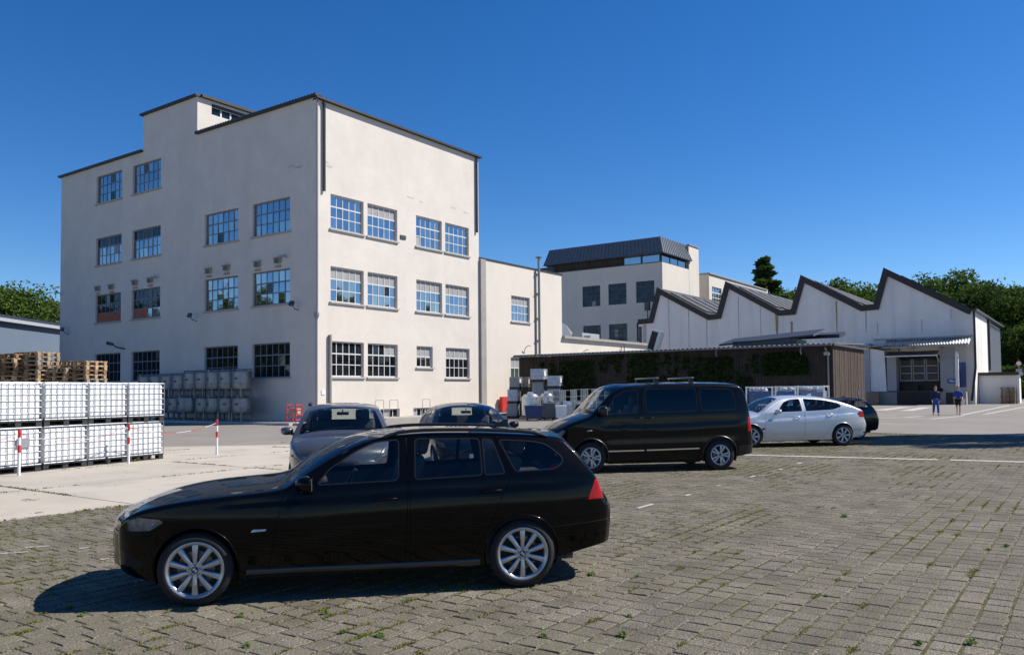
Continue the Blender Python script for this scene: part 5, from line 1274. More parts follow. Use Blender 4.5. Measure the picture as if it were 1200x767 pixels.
    def cut(s, poly, nm, side=None, ymin=.3, only=None, axis='xz'):
        """cut the convex polygon into the shell and tag what lies inside; name gets a side suffix"""
        bm, lay = s.bm, s.lay; n = len(poly)
        A = sum(poly[i][0]*poly[(i+1) % n][1]-poly[(i+1) % n][0]*poly[i][1] for i in range(n)); poly = poly if A > 0 else poly[::-1]
        a_, b_ = (0, 2) if axis == 'xz' else (1, 2)
        mn = [min(p[k] for p in poly) for k in (0, 1)]; mxx = [max(p[k] for p in poly) for k in (0, 1)]
        onl = None if only is None else {s.tid(o) for o in only}
        ins = []
        for f in bm.faces:
            if onl is not None and f[lay] not in onl: continue
            cs = [v.co for v in f.verts]
            if axis == 'xz':
                c = f.calc_center_median()
                if abs(c.y) < ymin or (side and c.y*side < 0): continue
            elif side is not None and f.calc_center_median().x*side < side*s.sp.get('xmid', 1.4)*1: continue
            if max(v[a_] for v in cs) < mn[0] or min(v[a_] for v in cs) > mxx[0] or max(v[b_] for v in cs) < mn[1] or min(v[b_] for v in cs) > mxx[1]: continue
            ins.append(f)
        for i in range(n):
            p, q = poly[i], poly[(i+1) % n]; d0, d1 = q[0]-p[0], q[1]-p[1]
            if abs(d0)+abs(d1) < 1e-6: continue
            no = [0, 0, 0]; no[a_] = d1; no[b_] = -d0; no = Vector(no).normalized(); co = [0, 0, 0]; co[a_], co[b_] = p; co = Vector(co)
            g = set(ins)
            for f in ins: g.update(f.edges); g.update(f.verts)
            r = bmesh.ops.bisect_plane(bm, geom=list(g), dist=1e-6, plane_co=co, plane_no=no)
            ins = [f for f in r['geom'] if isinstance(f, bmesh.types.BMFace) and f.is_valid and (f.calc_center_median()-co).dot(no) < 0]
        for f in ins:
            if nm is None: f[lay] = -1
            elif isinstance(nm, str): f[lay] = s.tid(nm+('#L' if f.calc_center_median().y > 0 else '#R') if axis == 'xz' else nm)
        return ins
    def split(s, conv, parent, offset={}):
        """one mesh object per tag; conv(tag) -> (name, material, parent getter)"""
        bm, lay = s.bm, s.lay; groups = {}
        for f in bm.faces:
            if f[lay] >= 0: groups.setdefault(f[lay], []).append(f)
        out = {}
        for k, fs in groups.items():
            nm = s.names[k]; vm = {}; V = []; F = []; NN = []
            for f in fs:
                q = []
                for v in f.verts:
                    if v not in vm: vm[v] = len(V); V.append(v.co.copy())
                    q.append(vm[v])
                F.append(q)
            for p in V:
                loc, no, fi, d = s.bvh.find_nearest(p); vs_ = s.lf[fi]; wt = [1/((Vector(s.lv[j])-p).length+1e-5)**2 for j in vs_]; nn = Vector((0, 0, 0))
                for j, w_ in zip(vs_, wt): nn += Vector(s.ln[j])*w_
                NN.append(nn.normalized())
            of = offset.get(nm.split('#')[0], 0)
            if of: V = [p+q*of for p, q in zip(V, NN)]
            me = bpy.data.meshes.new(nm.split('#')[0]); me.from_pydata(V, [], F); me.update(); me.shade_smooth(); me.normals_split_custom_set_from_vertices(NN)
            out[nm] = me
        return out
def tyre_rim(parent, r, wdt, rim_r, spokes, style, side, x, z, y, badge=False, rim='rim'):
    """one road wheel: wheel part with tyre, rim and hub as sub-parts.  side: -1 faces -y"""
    n = 40; ax = Vector((0, side, 0))
    mb = MB(); hw = wdt/2
    prof = [(rim_r-.015, -hw), (rim_r+.02, -hw-.004), (r-.03, -hw+.002), (r-.006, -hw+.022), (r, -hw+.045), (r, hw-.045), (r-.006, hw-.022), (r-.03, hw-.002), (rim_r+.03, hw+.006), (rim_r+.012, hw+.004), (rim_r-.004, hw-.006)]
    mb.lathe(prof, (x, y, z), ax, n)
    for zz_ in (-.03, 0.0, .03): mb.lathe([(r+.0008, zz_-.004), (r+.001, zz_+.004)], (x, y, z), ax, n)
    wo_ = mb.build('wheel', CM['rubber'] if 'rubber' in CM else MT['rubber'], parent, smooth=40)
    mb = MB(); mb.lathe([(rim_r*.93, hw-.075), (rim_r-.012, hw-.03), (rim_r-.004, hw-.006), (rim_r+.006, hw+.002), (rim_r-.002, hw+.004), (rim_r-.02, hw-.004), (rim_r-.03, hw-.022), (rim_r*.88, hw-.05), (rim_r*.86, -hw+.02)], (x, y, z), ax, n)
    f0 = hw-.012; u = Vector((1, 0, 0)); w_ = Vector((0, 0, 1)); o = Vector((x, y, z))
    def pt(a, rr, h): return o+(u*math.cos(a)+w_*math.sin(a))*rr+ax*h
    if style == 'ten': angs = [(2*math.pi*(k+.5)/10, .0) for k in range(10)]
    elif style == 'pairs': angs = [(2*math.pi*k/5+s*.20, s*.10) for k in range(5) for s in (-1, 1)]
    else: angs = [(2*math.pi*k/7, 0) for k in range(7)]
    for a, sk in angs:
        w0, w1 = ((.017, .030) if style != 'seven' else (.020, .042))
        r0, r1 = rim_r*.20, rim_r*.955; rows = []
        for t in (0, .35, .7, 1):
            rr = r0+(r1-r0)*t; hw_ = (w0+(w1-w0)*t); h = f0+.010*math.sin(t*math.pi)-.018*(1-t)*0; aa = a+sk*t*0
            da = hw_/rr; rows.append([pt(aa-da, rr, h-.028), pt(aa-da*.8, rr, h-.002), pt(aa-da*.35, rr, h+.004), pt(aa+da*.35, rr, h+.004), pt(aa+da*.8, rr, h-.002), pt(aa+da, rr, h-.028)])
        vv = [p for row in rows for p in row]; ff = []
        for i in range(3):
            for j in range(5): ff.append((i*6+j, i*6+j+1, (i+1)*6+j+1, (i+1)*6+j) if side < 0 else (i*6+j, (i+1)*6+j, (i+1)*6+j+1, i*6+j+1))
        mb.add(vv, ff)
    mb.lathe([(rim_r*.30, f0-.03), (rim_r*.29, f0-.004), (rim_r*.24, f0+.003), (rim_r*.13, f0+.001), (rim_r*.125, f0-.006), (0, f0-.006)], o, ax, 30)
    mb.build('rim', CM[rim], wo_, smooth=38)
    mb = MB(); mb.lathe([(rim_r*.92, hw-.085), (rim_r*.62, hw-.09), (0, hw-.09)], o, ax, 30); mb.build('rim_well', CM['rim_dark'], wo_, smooth=40)
    mb = MB(); mb.lathe([(rim_r*.66, hw-.076), (rim_r*.66, hw-.068), (rim_r*.36, hw-.068), (rim_r*.34, hw-.05), (0, hw-.05)], o, ax, 30); mb.build('brake_disc', CM['disc'], wo_, smooth=40)
    mb = MB()
    for k in range(5): a = 2*math.pi*k/5+.3; mb.cyl(pt(a, rim_r*.215, f0-.02), pt(a, rim_r*.215, f0+.0035), .013, n=8)
    mb.build('wheel_bolts', CM['rim_dark'], wo_, smooth=40)['kind'] = 'stuff'
    mb = MB(); rb = rim_r*.118
    mb.lathe([(rb, f0-.006), (rb, f0+.002), (rb*.93, f0+.004), (rb*.72, f0+.004)], o, ax, 24, 0)
    if badge:
        m_ = 24
        for k in range(4):
            vv = [pt(0, 0, f0+.0045)]+[pt(k*math.pi/2+math.pi/2*j/6, rb*.70, f0+.0045) for j in range(7)]
            mb.add(vv, [(0, j+1, j+2) if side < 0 else (0, j+2, j+1) for j in range(6)], 1+(k % 2))
    else: mb.lathe([(rb*.72, f0+.004), (0, f0+.005)], o, ax, 24, 0)
    mb.build('hub_badge', [CM['trim'], CM['blue'], CM['badge_white']], wo_, smooth=40)
    return wo_
def seat(parent, x, y, zf, dark=True, w_=.50, head=True, bench=0):
    mb = MB(); wd = bench or w_
    mb.rbox((x, y, zf+.18), (.52, wd, .2), .07, 3); rot = Matrix.Rotation(R_(-17), 3, 'Y').transposed()
    mb.rbox((x+.32, y, zf+.52), (.16, wd*.96, .66), .06, 3, rot=Matrix.Rotation(R_(17), 3, 'Y'))
    ys = [y] if not bench else [y-.42, y, y+.42]
    if head:
        for yy in ys: mb.rbox((x+.47, yy, zf+.94), (.11, .27 if not bench else .24, .20), .045, 3, rot=Matrix.Rotation(R_(12), 3, 'Y')); mb.tube([(x+.43, yy-.05, zf+.78), (x+.46, yy-.05, zf+.92)], .008, 5); mb.tube([(x+.43, yy+.05, zf+.78), (x+.46, yy+.05, zf+.92)], .008, 5)
    return mb.build('seat' if not bench else 'rear_bench', CM['seat'], parent, smooth=50)
def make_car(sp, root):
    c = CarBody(sp).build(); P = sp['paint']; S1 = lambda x, z: float(c.S(x, z))
    r_arch = sp['arch_r']
    for xa in (0, sp['wb']):
        circ = [(xa+math.cos(t)*r_arch, sp['wz']+math.sin(t)*r_arch*1.0) for t in [2*math.pi*i/36 for i in range(36)]]
        circ = [(a, max(b, -.3)) for a, b in circ]
        c.cut(circ, None, ymin=.42)
    for nm, poly in sp['doors']:
        c.cut(offset_poly(poly, .0045), None, only=['body'])
        c.bm.faces.ensure_lookup_table()
        for f in list(c.cut(poly, nm)):
            pass
    # restore what the gap cut removed inside the door (cut() retags), keep arches open
    for xa in (0, sp['wb']):
        for f in c.bm.faces:
            ce = f.calc_center_median()
            if abs(ce.y) > .42 and math.hypot(ce.x-xa, ce.z-sp['wz']) < r_arch-.002: f[c.lay] = -1
    for nm, poly, rr, host in sp['windows']:
        pr_ = round_poly(poly, rr); outer = offset_poly(pr_, .011)
        c.cut(outer, nm+'_seal'); c.cut(pr_, nm)
    for nm, poly, ym in sp.get('lamps', []): c.cut(poly, nm, ymin=ym)
    for nm, poly, mt_, ym in sp.get('panels', []): c.cut(poly, nm, ymin=ym)
    off = {nm: -.006 for nm, *_ in sp['windows']}; off.update({'windscreen': -.003, 'rear_window': -.003})
    for nm, poly, ym in sp.get('lamps', []): off[nm] = .002
    meshes = c.split(None, root, off)
    objs = {}
    def mk(name, me, m_, par):
        me.name = name; me.materials.clear(); me.materials.append(m_); o = bpy.data.objects.new(name, me); link(o, par); return o
    body = mk('body', meshes['body'], P, root); objs['body'] = body
    for nm, me in meshes.items():
        b_ = nm.split('#')[0]; sd = nm.split('#')[1] if '#' in nm else ''
        if b_.startswith('door'): objs[nm] = mk('door', me, P, root)
    wins_ = {w_[0]: w_ for w_ in sp['windows']}
    for nm, me in meshes.items():
        b_ = nm.split('#')[0]; sd = nm.split('#')[1] if '#' in nm else ''
        if b_ == 'body' or b_.startswith('door'): continue
        if b_.endswith('_seal'):
            host = objs.get(wins_[b_[:-5]][3]+'#'+sd, root) if wins_[b_[:-5]][3] else root
            objs[nm] = mk('window_frame', me, CM['seal'] if sp.get('seal_light', True) else CM['trim'], host)
        elif b_ in wins_:
            host = objs.get(wins_[b_][3]+'#'+sd, root) if wins_[b_][3] else root
            objs[nm] = mk('window', me, sp.get('side_glass', {}).get(b_, CM['glass']), host)
        elif b_ == 'headlight':
            bowl = me.copy(); o = mk('headlight', me, CM['lens'], root)
            nn = [0]*len(bowl.vertices)*3; co = np.zeros(len(bowl.vertices)*3); bowl.vertices.foreach_get('co', co); co = co.reshape(-1, 3); ce = co.mean(0)
            co2 = ce+(co-ce)*np.array([.97, 1.0, .96]); co2[:, 1] -= math.copysign(.022, ce[1]); co2[:, 0] += .012; bowl.vertices.foreach_set('co', co2.ravel()); bowl.update()
            mk('lamp_bowl', bowl, CM['bowl'], o)
            for k in (0, 1):
                mb = MB(); p = Vector((ce[0]+.055+.085*k, ce[1]-math.copysign(.03+.075*(1-k), ce[1]), ce[2]-.005)); q = p+Vector((-.045, math.copysign(.022, ce[1]), 0))
                mb.cyl(p, q, .030, .036, n=16); mb.cyl(q, q+Vector((-.004, math.copysign(.002, ce[1]), 0)), .028, .02, n=16); mb.build('lamp_reflector', CM['chrome'], o, smooth=40)
        elif b_ == 'taillight': o = mk('tail_light', me, CM['tail'], root)
        elif b_ == 'windscreen': o = mk('windscreen', me, CM['glass'], root); objs['windscreen'] = o
        elif b_ == 'rear_window': o = mk('rear_window', me, sp.get('rear_glass', CM['glass']), root)
        else:
            m_ = [q[2] for q in sp.get('panels', []) if q[0] == b_] or [sp.get('strip_mat', {}).get(b_, CM['trim'])]
            objs[nm] = mk(b_, me, m_[0], root)
    c.bm.free()
    # rebates behind the door gaps
    for nm, poly in sp['doors']:
        for s in (-1, 1):
            a, b = offset_poly(poly, .022), offset_poly(poly, -.020); n = len(poly); mb = MB()
            for i in range(n):
                k = 8; j = (i+1) % n; V_ = []
                for q in range(k+1):
                    t = q/k
                    for (u0, u1) in ((a[i], a[j]), (b[i], b[j])):
                        x, z = u0[0]+(u1[0]-u0[0])*t, u0[1]+(u1[1]-u0[1])*t; V_.append((x, s*(float(c.S(x, min(z, float(c.zu(x))-.012)))-.014), min(z, float(c.zu(x))-.012)))
                mb.add(V_, [(2*q, 2*q+1, 2*q+3, 2*q+2) for q in range(k)])
            mb.build('door_rebate', CM['inside'], root)
    # wheel arch liners and lips
    for xa in (0, sp['wb']):
        for s in (-1, 1):
            mb = MB(); n = 22; yo = lambda a: S1(xa+math.cos(a)*r_arch, sp['wz']+math.sin(a)*r_arch)
            A = [math.pi*(-.12+1.24*i/n) for i in range(n+1)]; V_ = []
            for a in A: x, z = xa+math.cos(a)*r_arch, sp['wz']+math.sin(a)*r_arch; V_ += [(x, s*yo(a), z), (x, s*.48, z)]
            mb.add(V_, [(2*i, 2*i+1, 2*i+3, 2*i+2) for i in range(n)])
            mb.add([(xa+math.cos(a)*r_arch, s*.485, sp['wz']+math.sin(a)*r_arch) for a in A]+[(xa, s*.485, sp['wz'])], [(i, i+1, n+1) for i in range(n)])
            mb.build('wheel_arch', CM['under'], root)
            mb = MB(); mb.tube([(xa+math.cos(a)*(r_arch+.004), s*(yo(a)-.004), sp['wz']+math.sin(a)*(r_arch+.004)) for a in A], sp.get('lip', .010), 6); mb.build('arch_lip', sp.get('lip_mat', P), root, smooth=60)
    for xa in (0, sp['wb']):
        for s in (-1, 1):
            tyre_rim(root, sp['wr'], sp.get('ww', .225), sp['rim_r'], 10, sp['style'], s, xa, sp['wr'], s*(sp['track']-sp.get('ww', .225)/2), sp.get('badge', False), sp.get('rim', 'rim'))
    # floor, cabin, seats
    zf = sp.get('floor', .30); cb0, cb1 = sp['cabin']; hb = sp['wb']/2
    mb = MB(); y_ = sp['track']-.13; mb.box(sp['up'][0][0]+.35, sp['up'][-1][0]-.75, -.5, .5, .235, .26); mb.box(.42, sp['wb']-.42, -y_, y_, .19, .23); mb.build('underbody', CM['under'], root)
    mb = MB(); bz = lambda x: float(c.belt(x))-.03
    n = 8
    for s in (-1, 1):
        for i in range(n):
            xa, xb = cb0+(cb1-cb0)*i/n, cb0+(cb1-cb0)*(i+1)/n; mb.quad((xa, s*(S1(xa, .7)-.07), zf-.05), (xb, s*(S1(xb, .7)-.07), zf-.05), (xb, s*(S1(xb, bz(xb))-.05), bz(xb)), (xa, s*(S1(xa, bz(xa))-.05), bz(xa)))
    ya, yb = S1(cb0, .7)-.08, S1(cb1, .7)-.08
    mb.quad((cb0, -ya, zf), (cb0, ya, zf), (cb1, yb, zf), (cb1, -yb, zf)); mb.quad((cb0, -ya, zf), (cb0, ya, zf), (cb0, ya, bz(cb0)), (cb0, -ya, bz(cb0))); mb.quad((cb1, -yb, zf), (cb1, yb, zf), (cb1, yb, bz(cb1)-.02), (cb1, -yb, bz(cb1)-.02))
    if sp.get('parcel'): xa = sp['parcel']; mb.quad((xa, -yb, bz(xa)-.05), (xa, yb, bz(xa)-.05), (cb1, yb, bz(cb1)-.05), (cb1, -yb, bz(cb1)-.05))
    # headlining just under the roof
    r0, r1 = sp['roof']; k = 10; V_ = []
    for i in range(k+1):
        x = r0+(r1-r0)*i/k; z = float(c.zu(x))-.035; y = S1(x, z-.05)-.06; V_ += [(x, -y, z), (x, 0, z+.03), (x, y, z)]
    mb.add(V_, [f for i in range(k) for f in ((3*i, 3*i+3, 3*i+4, 3*i+1), (3*i+1, 3*i+4, 3*i+5, 3*i+2))]); mb.build('cabin_lining', CM['inside'], root)
    xd = sp['dash']; zd = bz(xd); mb = MB()
    mb.prism([(xd-.55, -.66, zd-.02), (xd-.02, -.66, zd+.015), (xd+.06, -.66, zd-.05), (xd+.02, -.66, zd-.35), (xd-.4, -.66, zd-.35)], (0, 1.32, 0)); mb.rbox((xd-.05, -.36, zd+.03), (.22, .36, .10), .04, 2); mb.build('dashboard', CM['inside'], root)
    mb = MB(); sx, sz = xd+.22, zd-.03; tl = R_(28); ds = sp.get('drv', -.36)
    mb.tube([(sx+math.sin(tl)*.185*math.sin(t), ds+.185*math.cos(t), sz+math.cos(tl)*.185*math.sin(t)) for t in [2*math.pi*i/24 for i in range(24)]], .016, 6, closed=True)
    mb.tube([(sx-.2, ds, sz-.1), (sx, ds, sz)], .03, 6); mb.obox((sx, ds, sz), (.02*math.cos(tl), 0, -.02*math.sin(tl)), (0, .17, 0), (math.sin(tl)*.03, 0, .03)); mb.build('steering_wheel', CM['trim'], root, smooth=50)
    for y in (-.36, .36): seat(root, sp['seat_x'], y, sp.get('seat_z', zf+.05))
    if sp.get('bench_x'): seat(root, sp['bench_x'], 0, sp.get('seat_z', zf+.05)-.02, bench=1.25, head=sp.get('bench_head', True))
    mb = MB(); xm, zm = sp['mirror_in']; mb.rbox((xm, 0, zm), (.03, .22, .06), .012, 2); mb.tube([(xm-.02, 0, zm+.08), (xm, 0, zm)], .01, 5); mb.build('inner_mirror', CM['trim'], root, smooth=50)
    # door mirrors
    mx_, mz_ = sp['mirror']; ms = sp.get('mirror_size', (.13, .20, .135))
    for s in (-1, 1):
        y = S1(mx_, mz_-.05); mb = MB(); cx_ = mx_+.02
        bm = bmesh.new(); bmesh.ops.create_icosphere(bm, subdivisions=3, radius=1)
        vv = []
        for v in bm.verts:
            p = v.co; x = p.x*ms[0]*.5; x = x if p.x < 0 else x*.35
            vv.append((cx_+x*1.5+.02*p.y*s, s*(y+.13+p.y*s*ms[1]*.5), mz_+.03+np.sign(p.z)*abs(p.z)**.7*ms[2]*.5))
        bm.verts.index_update(); mb.add(vv, [[v.index for v in f.verts] for f in bm.faces]); bm.free()
        hs_ = mb.build('door_mirror', sp.get('mirror_mat', P), root, smooth=70)
        mb = MB(); mb.obox((mx_+.01, s*(y+.01), mz_-.02), (.05, 0, 0), (0, .05, 0), (0, 0, .025)); mb.build('mirror_foot', CM['trim'], hs_)
        mb = MB(); mb.obox((cx_+ms[0]*.30, s*(y+.13), mz_+.03), (.002, .0, 0), (0, ms[1]*.40, 0), (0, 0, ms[2]*.36)); mb.build('mirror_glass', CM['chrome'], hs_)
    # handles
    for (x, z, dn) in sp['handles']:
        for s in (-1, 1):
            y = S1(x, z); mb = MB(); mb.tube([(x-.095, s*(y+.002), z-.005), (x-.08, s*(y+.035), z), (x, s*(y+.042), z+.004), (x+.08, s*(y+.038), z+.004), (x+.095, s*(y+.002), z+.002)], [.010, .013, .014, .014, .011], 8)
            mb.build('door_handle', sp.get('handle_mat', P), objs.get(dn+('#L' if s > 0 else '#R'), root), smooth=60)
    for (x, z) in sp.get('indicators', []):
        for s in (-1, 1):
            y = S1(x, z); mb = MB(); y0, y1 = S1(x-.06, z-.01), S1(x+.06, z+.01)
            mb.add([(x-.062, s*(y0+.004), z-.012), (x+.055, s*(y1+.004), z-.004), (x+.066, s*(y1+.004), z+.012), (x-.045, s*(y0+.004), z+.012), (x, s*(y+.014), z)], [(0, 1, 4), (1, 2, 4), (2, 3, 4), (3, 0, 4)]); mb.build('side_indicator', CM['indicator'], root)
    if sp.get('antenna'):
        x, z = sp['antenna']; mb = MB(); mb.add([(x-.10, 0, z-.02), (x+.09, -.03, z-.02), (x+.09, .03, z-.02), (x+.07, 0, z+.06), (x+.10, 0, z+.055)], [(0, 1, 3), (0, 3, 2), (1, 4, 3), (2, 3, 4), (1, 2, 4)]); mb.build('roof_antenna', sp.get('ant_mat', P), root)
    for (xa, xb, wy) in sp.get('rails', []):
        for s in (-1, 1):
            pts = []
            for i in range(13):
                t = i/12; x = xa+(xb-xa)*t; z = float(c.zu(x)); lift = .032*min(1, min(t, 1-t)/.1); pts.append((x, s*(S1(x, z-.03)+wy), z+lift-.006))
            mb = MB(); mb.tube(pts, .016, 8); mb.build('roof_rail', CM['trim'], root, smooth=60)
    # wipers
    for (x, y0, x2, y2, z, z2) in sp.get('wipers', []):
        mb = MB(); mb.tube([(x, y0, z), ((x+x2)/2, (y0+y2)/2, (z+z2)/2+.015), (x2, y2, z2)], .012, 5); mb.build('wiper', CM['trim'], root)
    # plates
    for (x, z, s, w_) in sp.get('plates', []):
        mb = MB(); V_ = []; k = 8         # follows the bow of the bumper
        for i in range(k+1):
            y = -.26+.52*i/k; h = c.bvh.ray_cast(Vector((s*9, y, z)), Vector((-s, 0, 0)))[0]; xb = (h.x if h else x)+s*.006; V_ += [(xb, y, z-.055), (xb, y, z+.055)]
        mb.add(V_, [(2*i, 2*i+1, 2*i+3, 2*i+2) for i in range(k)])
        mb.add([(V_[0][0]+s*.002, -.255, z-.05), (V_[0][0]+s*.002, -.255, z+.05), (V_[2][0]+s*.002, -.215, z+.05), (V_[2][0]+s*.002, -.215, z-.05)], [(0, 1, 2, 3)], 1); mb.build('number_plate', [CM['plate'], CM['blue']], root)
    return c, objs
def place(root, fw, ax, W, sc_):
    n = Vector((-ax[1], ax[0], 0)); p = Vector((fw[0], fw[1], 0))+n*W*sc_; root.location = p; root.rotation_euler = (0, 0, math.atan2(ax[1], ax[0])); root.scale = (sc_, sc_, sc_)
# ---- estate car
BLACK = paint('paint_black', (.002, .002, .0022), rough=.3, spec=.02, coat=.75, cior=1.33, dust=.004)
def estate_spec(P):
    return dict(paint=P, wb=2.76, wz=.305, arch_r=.336, wr=.300, rim_r=.226, track=.885, style='ten', badge=True, nx=170,
    up=[(-.66, .60), (-.64, .655), (-.60, .70), (-.52, .755), (-.38, .805), (-.2, .843), (0, .868), (.3, .893), (.55, .912), (.70, .935), (.82, 1.01), (1.0, 1.12), (1.2, 1.228), (1.38, 1.306), (1.52, 1.342), (1.7, 1.362), (2.0, 1.374), (2.35, 1.370), (2.7, 1.354), (3.0, 1.332), (3.16, 1.310), (3.215, 1.288), (3.25, 1.25), (3.35, 1.14), (3.45, 1.005), (3.51, .90), (3.545, .80), (3.575, .735), (3.62, .70), (3.645, .66)],
    lo=[(-.66, .30), (-.5, .235), (-.3, .205), (.36, .215), (2.38, .205), (3.1, .245), (3.4, .30), (3.645, .34)],
    plan=[(-.66, .60), (-.62, .69), (-.55, .755), (-.45, .805), (-.3, .85), (-.1, .878), (.1, .884), (.45, .885), (1.5, .893), (2.5, .893), (2.8, .893), (3.05, .882), (3.3, .85), (3.48, .81), (3.58, .765), (3.645, .69)],
    belt=[(-.66, .98), (.5, .94), (.8, .925), (1.32, .955), (2.69, 1.003), (3.3, 1.0), (3.645, .92)],
    crown=[(-.66, .13), (-.6, .075), (-.5, .045), (-.3, .045), (.1, .055), (.55, .055), (.72, .07), (1.0, .09), (1.35, .06), (1.6, .032), (2.3, .030), (3.0, .030), (3.15, .05), (3.4, .07), (3.55, .085), (3.645, .11)],
    fillet=[(-.66, .03), (-.4, .035), (.5, .03), (.8, .025), (1.3, .035), (2.9, .04), (3.2, .03), (3.645, .04)],
    section=[(0, .075), (.10, .05), (.22, .028), (.26, .018), (.45, .004), (.62, .0), (.8, .010), (.92, .022), (1, .038)], tumble=(.46, .30),
    creases=[(.15, 3.45, (.80, .90), .012, .02)],
    strip_tags={'windscreen': ('top', .745, 1.44, 0, 9, 0, .90), 'rear_window': ('top', 3.245, 3.44, 0, 9, 0, .84), 'grille': ('front', -9, 9, .44, .59, .06, .36), 'bumper_intake': ('front', -9, 9, .30, .40, 0, .85)},
    doors=[('door_front', [(.58, .27), (1.72, .262), (1.745, .97), (1.745, 1.346), (1.50, 1.322), (1.22, 1.225), (.93, 1.06), (.70, .90)]), ('door_rear', [(1.765, .262), (2.28, .26), (2.47, .60), (2.665, .99), (2.55, 1.334), (2.1, 1.353), (1.768, 1.350)])],
    windows=[('win_front', [(.98, .965), (1.66, .985), (1.675, 1.315), (1.47, 1.296), (1.30, 1.222), (1.08, 1.08)], [.03, .04, .03, .05, .05, .04], 'door_front'),
             ('win_rear', [(1.815, .988), (2.40, 1.008), (2.40, 1.312), (1.83, 1.320)], .03, 'door_rear'),
             ('win_quarter', [(2.437, 1.009), (2.605, 1.016), (2.52, 1.300), (2.437, 1.309)], .02, 'door_rear'),
             ('win_cargo', [(2.715, 1.03), (3.09, 1.045), (3.165, 1.10), (3.15, 1.145), (3.03, 1.248), (2.90, 1.278), (2.592, 1.298)], [.03, .05, .05, .03, .06, .06, .03], None)],
    lamps=[('headlight', [(-.56, .615), (-.37, .622), (-.25, .695), (-.28, .718), (-.46, .735), (-.58, .70)], .36), ('taillight', [(3.385, .75), (3.62, .755), (3.62, .87), (3.53, .945), (3.465, .925)], .44)],
    panels=[('bumper_seam', [(-.52, .595), (-.35, .60), (-.35, .606), (-.52, .601)], CM['under'], .4), ('bumper_seam', [(3.0, .520), (3.62, .555), (3.62, .561), (3.0, .526)], CM['under'], .4), ('fog_intake', [(-.585, .33), (-.44, .315), (-.42, .37), (-.57, .43)], CM['under'], .45)],
    cabin=(.62, 3.25), roof=(1.5, 3.05), dash=1.0, seat_x=1.45, seat_z=.33, bench_x=2.35, floor=.27, mirror_in=(1.30, 1.23), mirror=(.88, .955), handles=[(1.56, .825, 'door_front'), (2.48, .865, 'door_rear')], indicators=[(.50, .60)], antenna=(2.72, 1.405), ant_mat=CM['trim'], rails=[(1.55, 3.05, -.028)],
    wipers=[(.70, .45, .80, -.25, .985, 1.03), (.70, -.1, .82, -.60, .985, 1.0)], plates=[(-.784, .47, -1, .5), (3.665, .80, 1, .5)], parcel=2.75)
est = empty('estate_car', (0, 0, 0), label='black estate car with ten spoke wheels parked in the foreground', cat='car')
bc, bo = make_car(estate_spec(BLACK), est)
mb = MB()
for y in (-.40, -.30): mb.cyl((3.45, y, .30), (3.70, y, .30), .035, n=14)
mb.build('exhaust', CM['chrome'], est, smooth=40)
for s in (-1, 1):      # side skirt between the wheels
    mb = MB(); V_ = []; n = 14
    for i in range(n+1):
        x = .40+1.98*i/n; zl_ = float(bc.zl(x))
        for dz, dy in ((.0, -.02), (.004, .012), (.045, .016), (.062, .0)): V_.append((x, s*(float(bc.S(x, zl_+dz+.004))+dy), zl_+dz))
    mb.add(V_, [(4*i+j, 4*i+j+1, 4*i+j+5, 4*i+j+4) for i in range(n) for j in range(3)]); mb.build('side_skirt', mat('skirt_%s' % ('near' if s < 0 else 'far'), (.010, .010, .011), .3, spec=.8), est, smooth=60)
place(est, (3.88, 5.88), (.7346, -.6785), .885, .9709)
# ---- dark estate behind the silver car: same family, copied with its parts
SILV_AX = (.706, -.708)
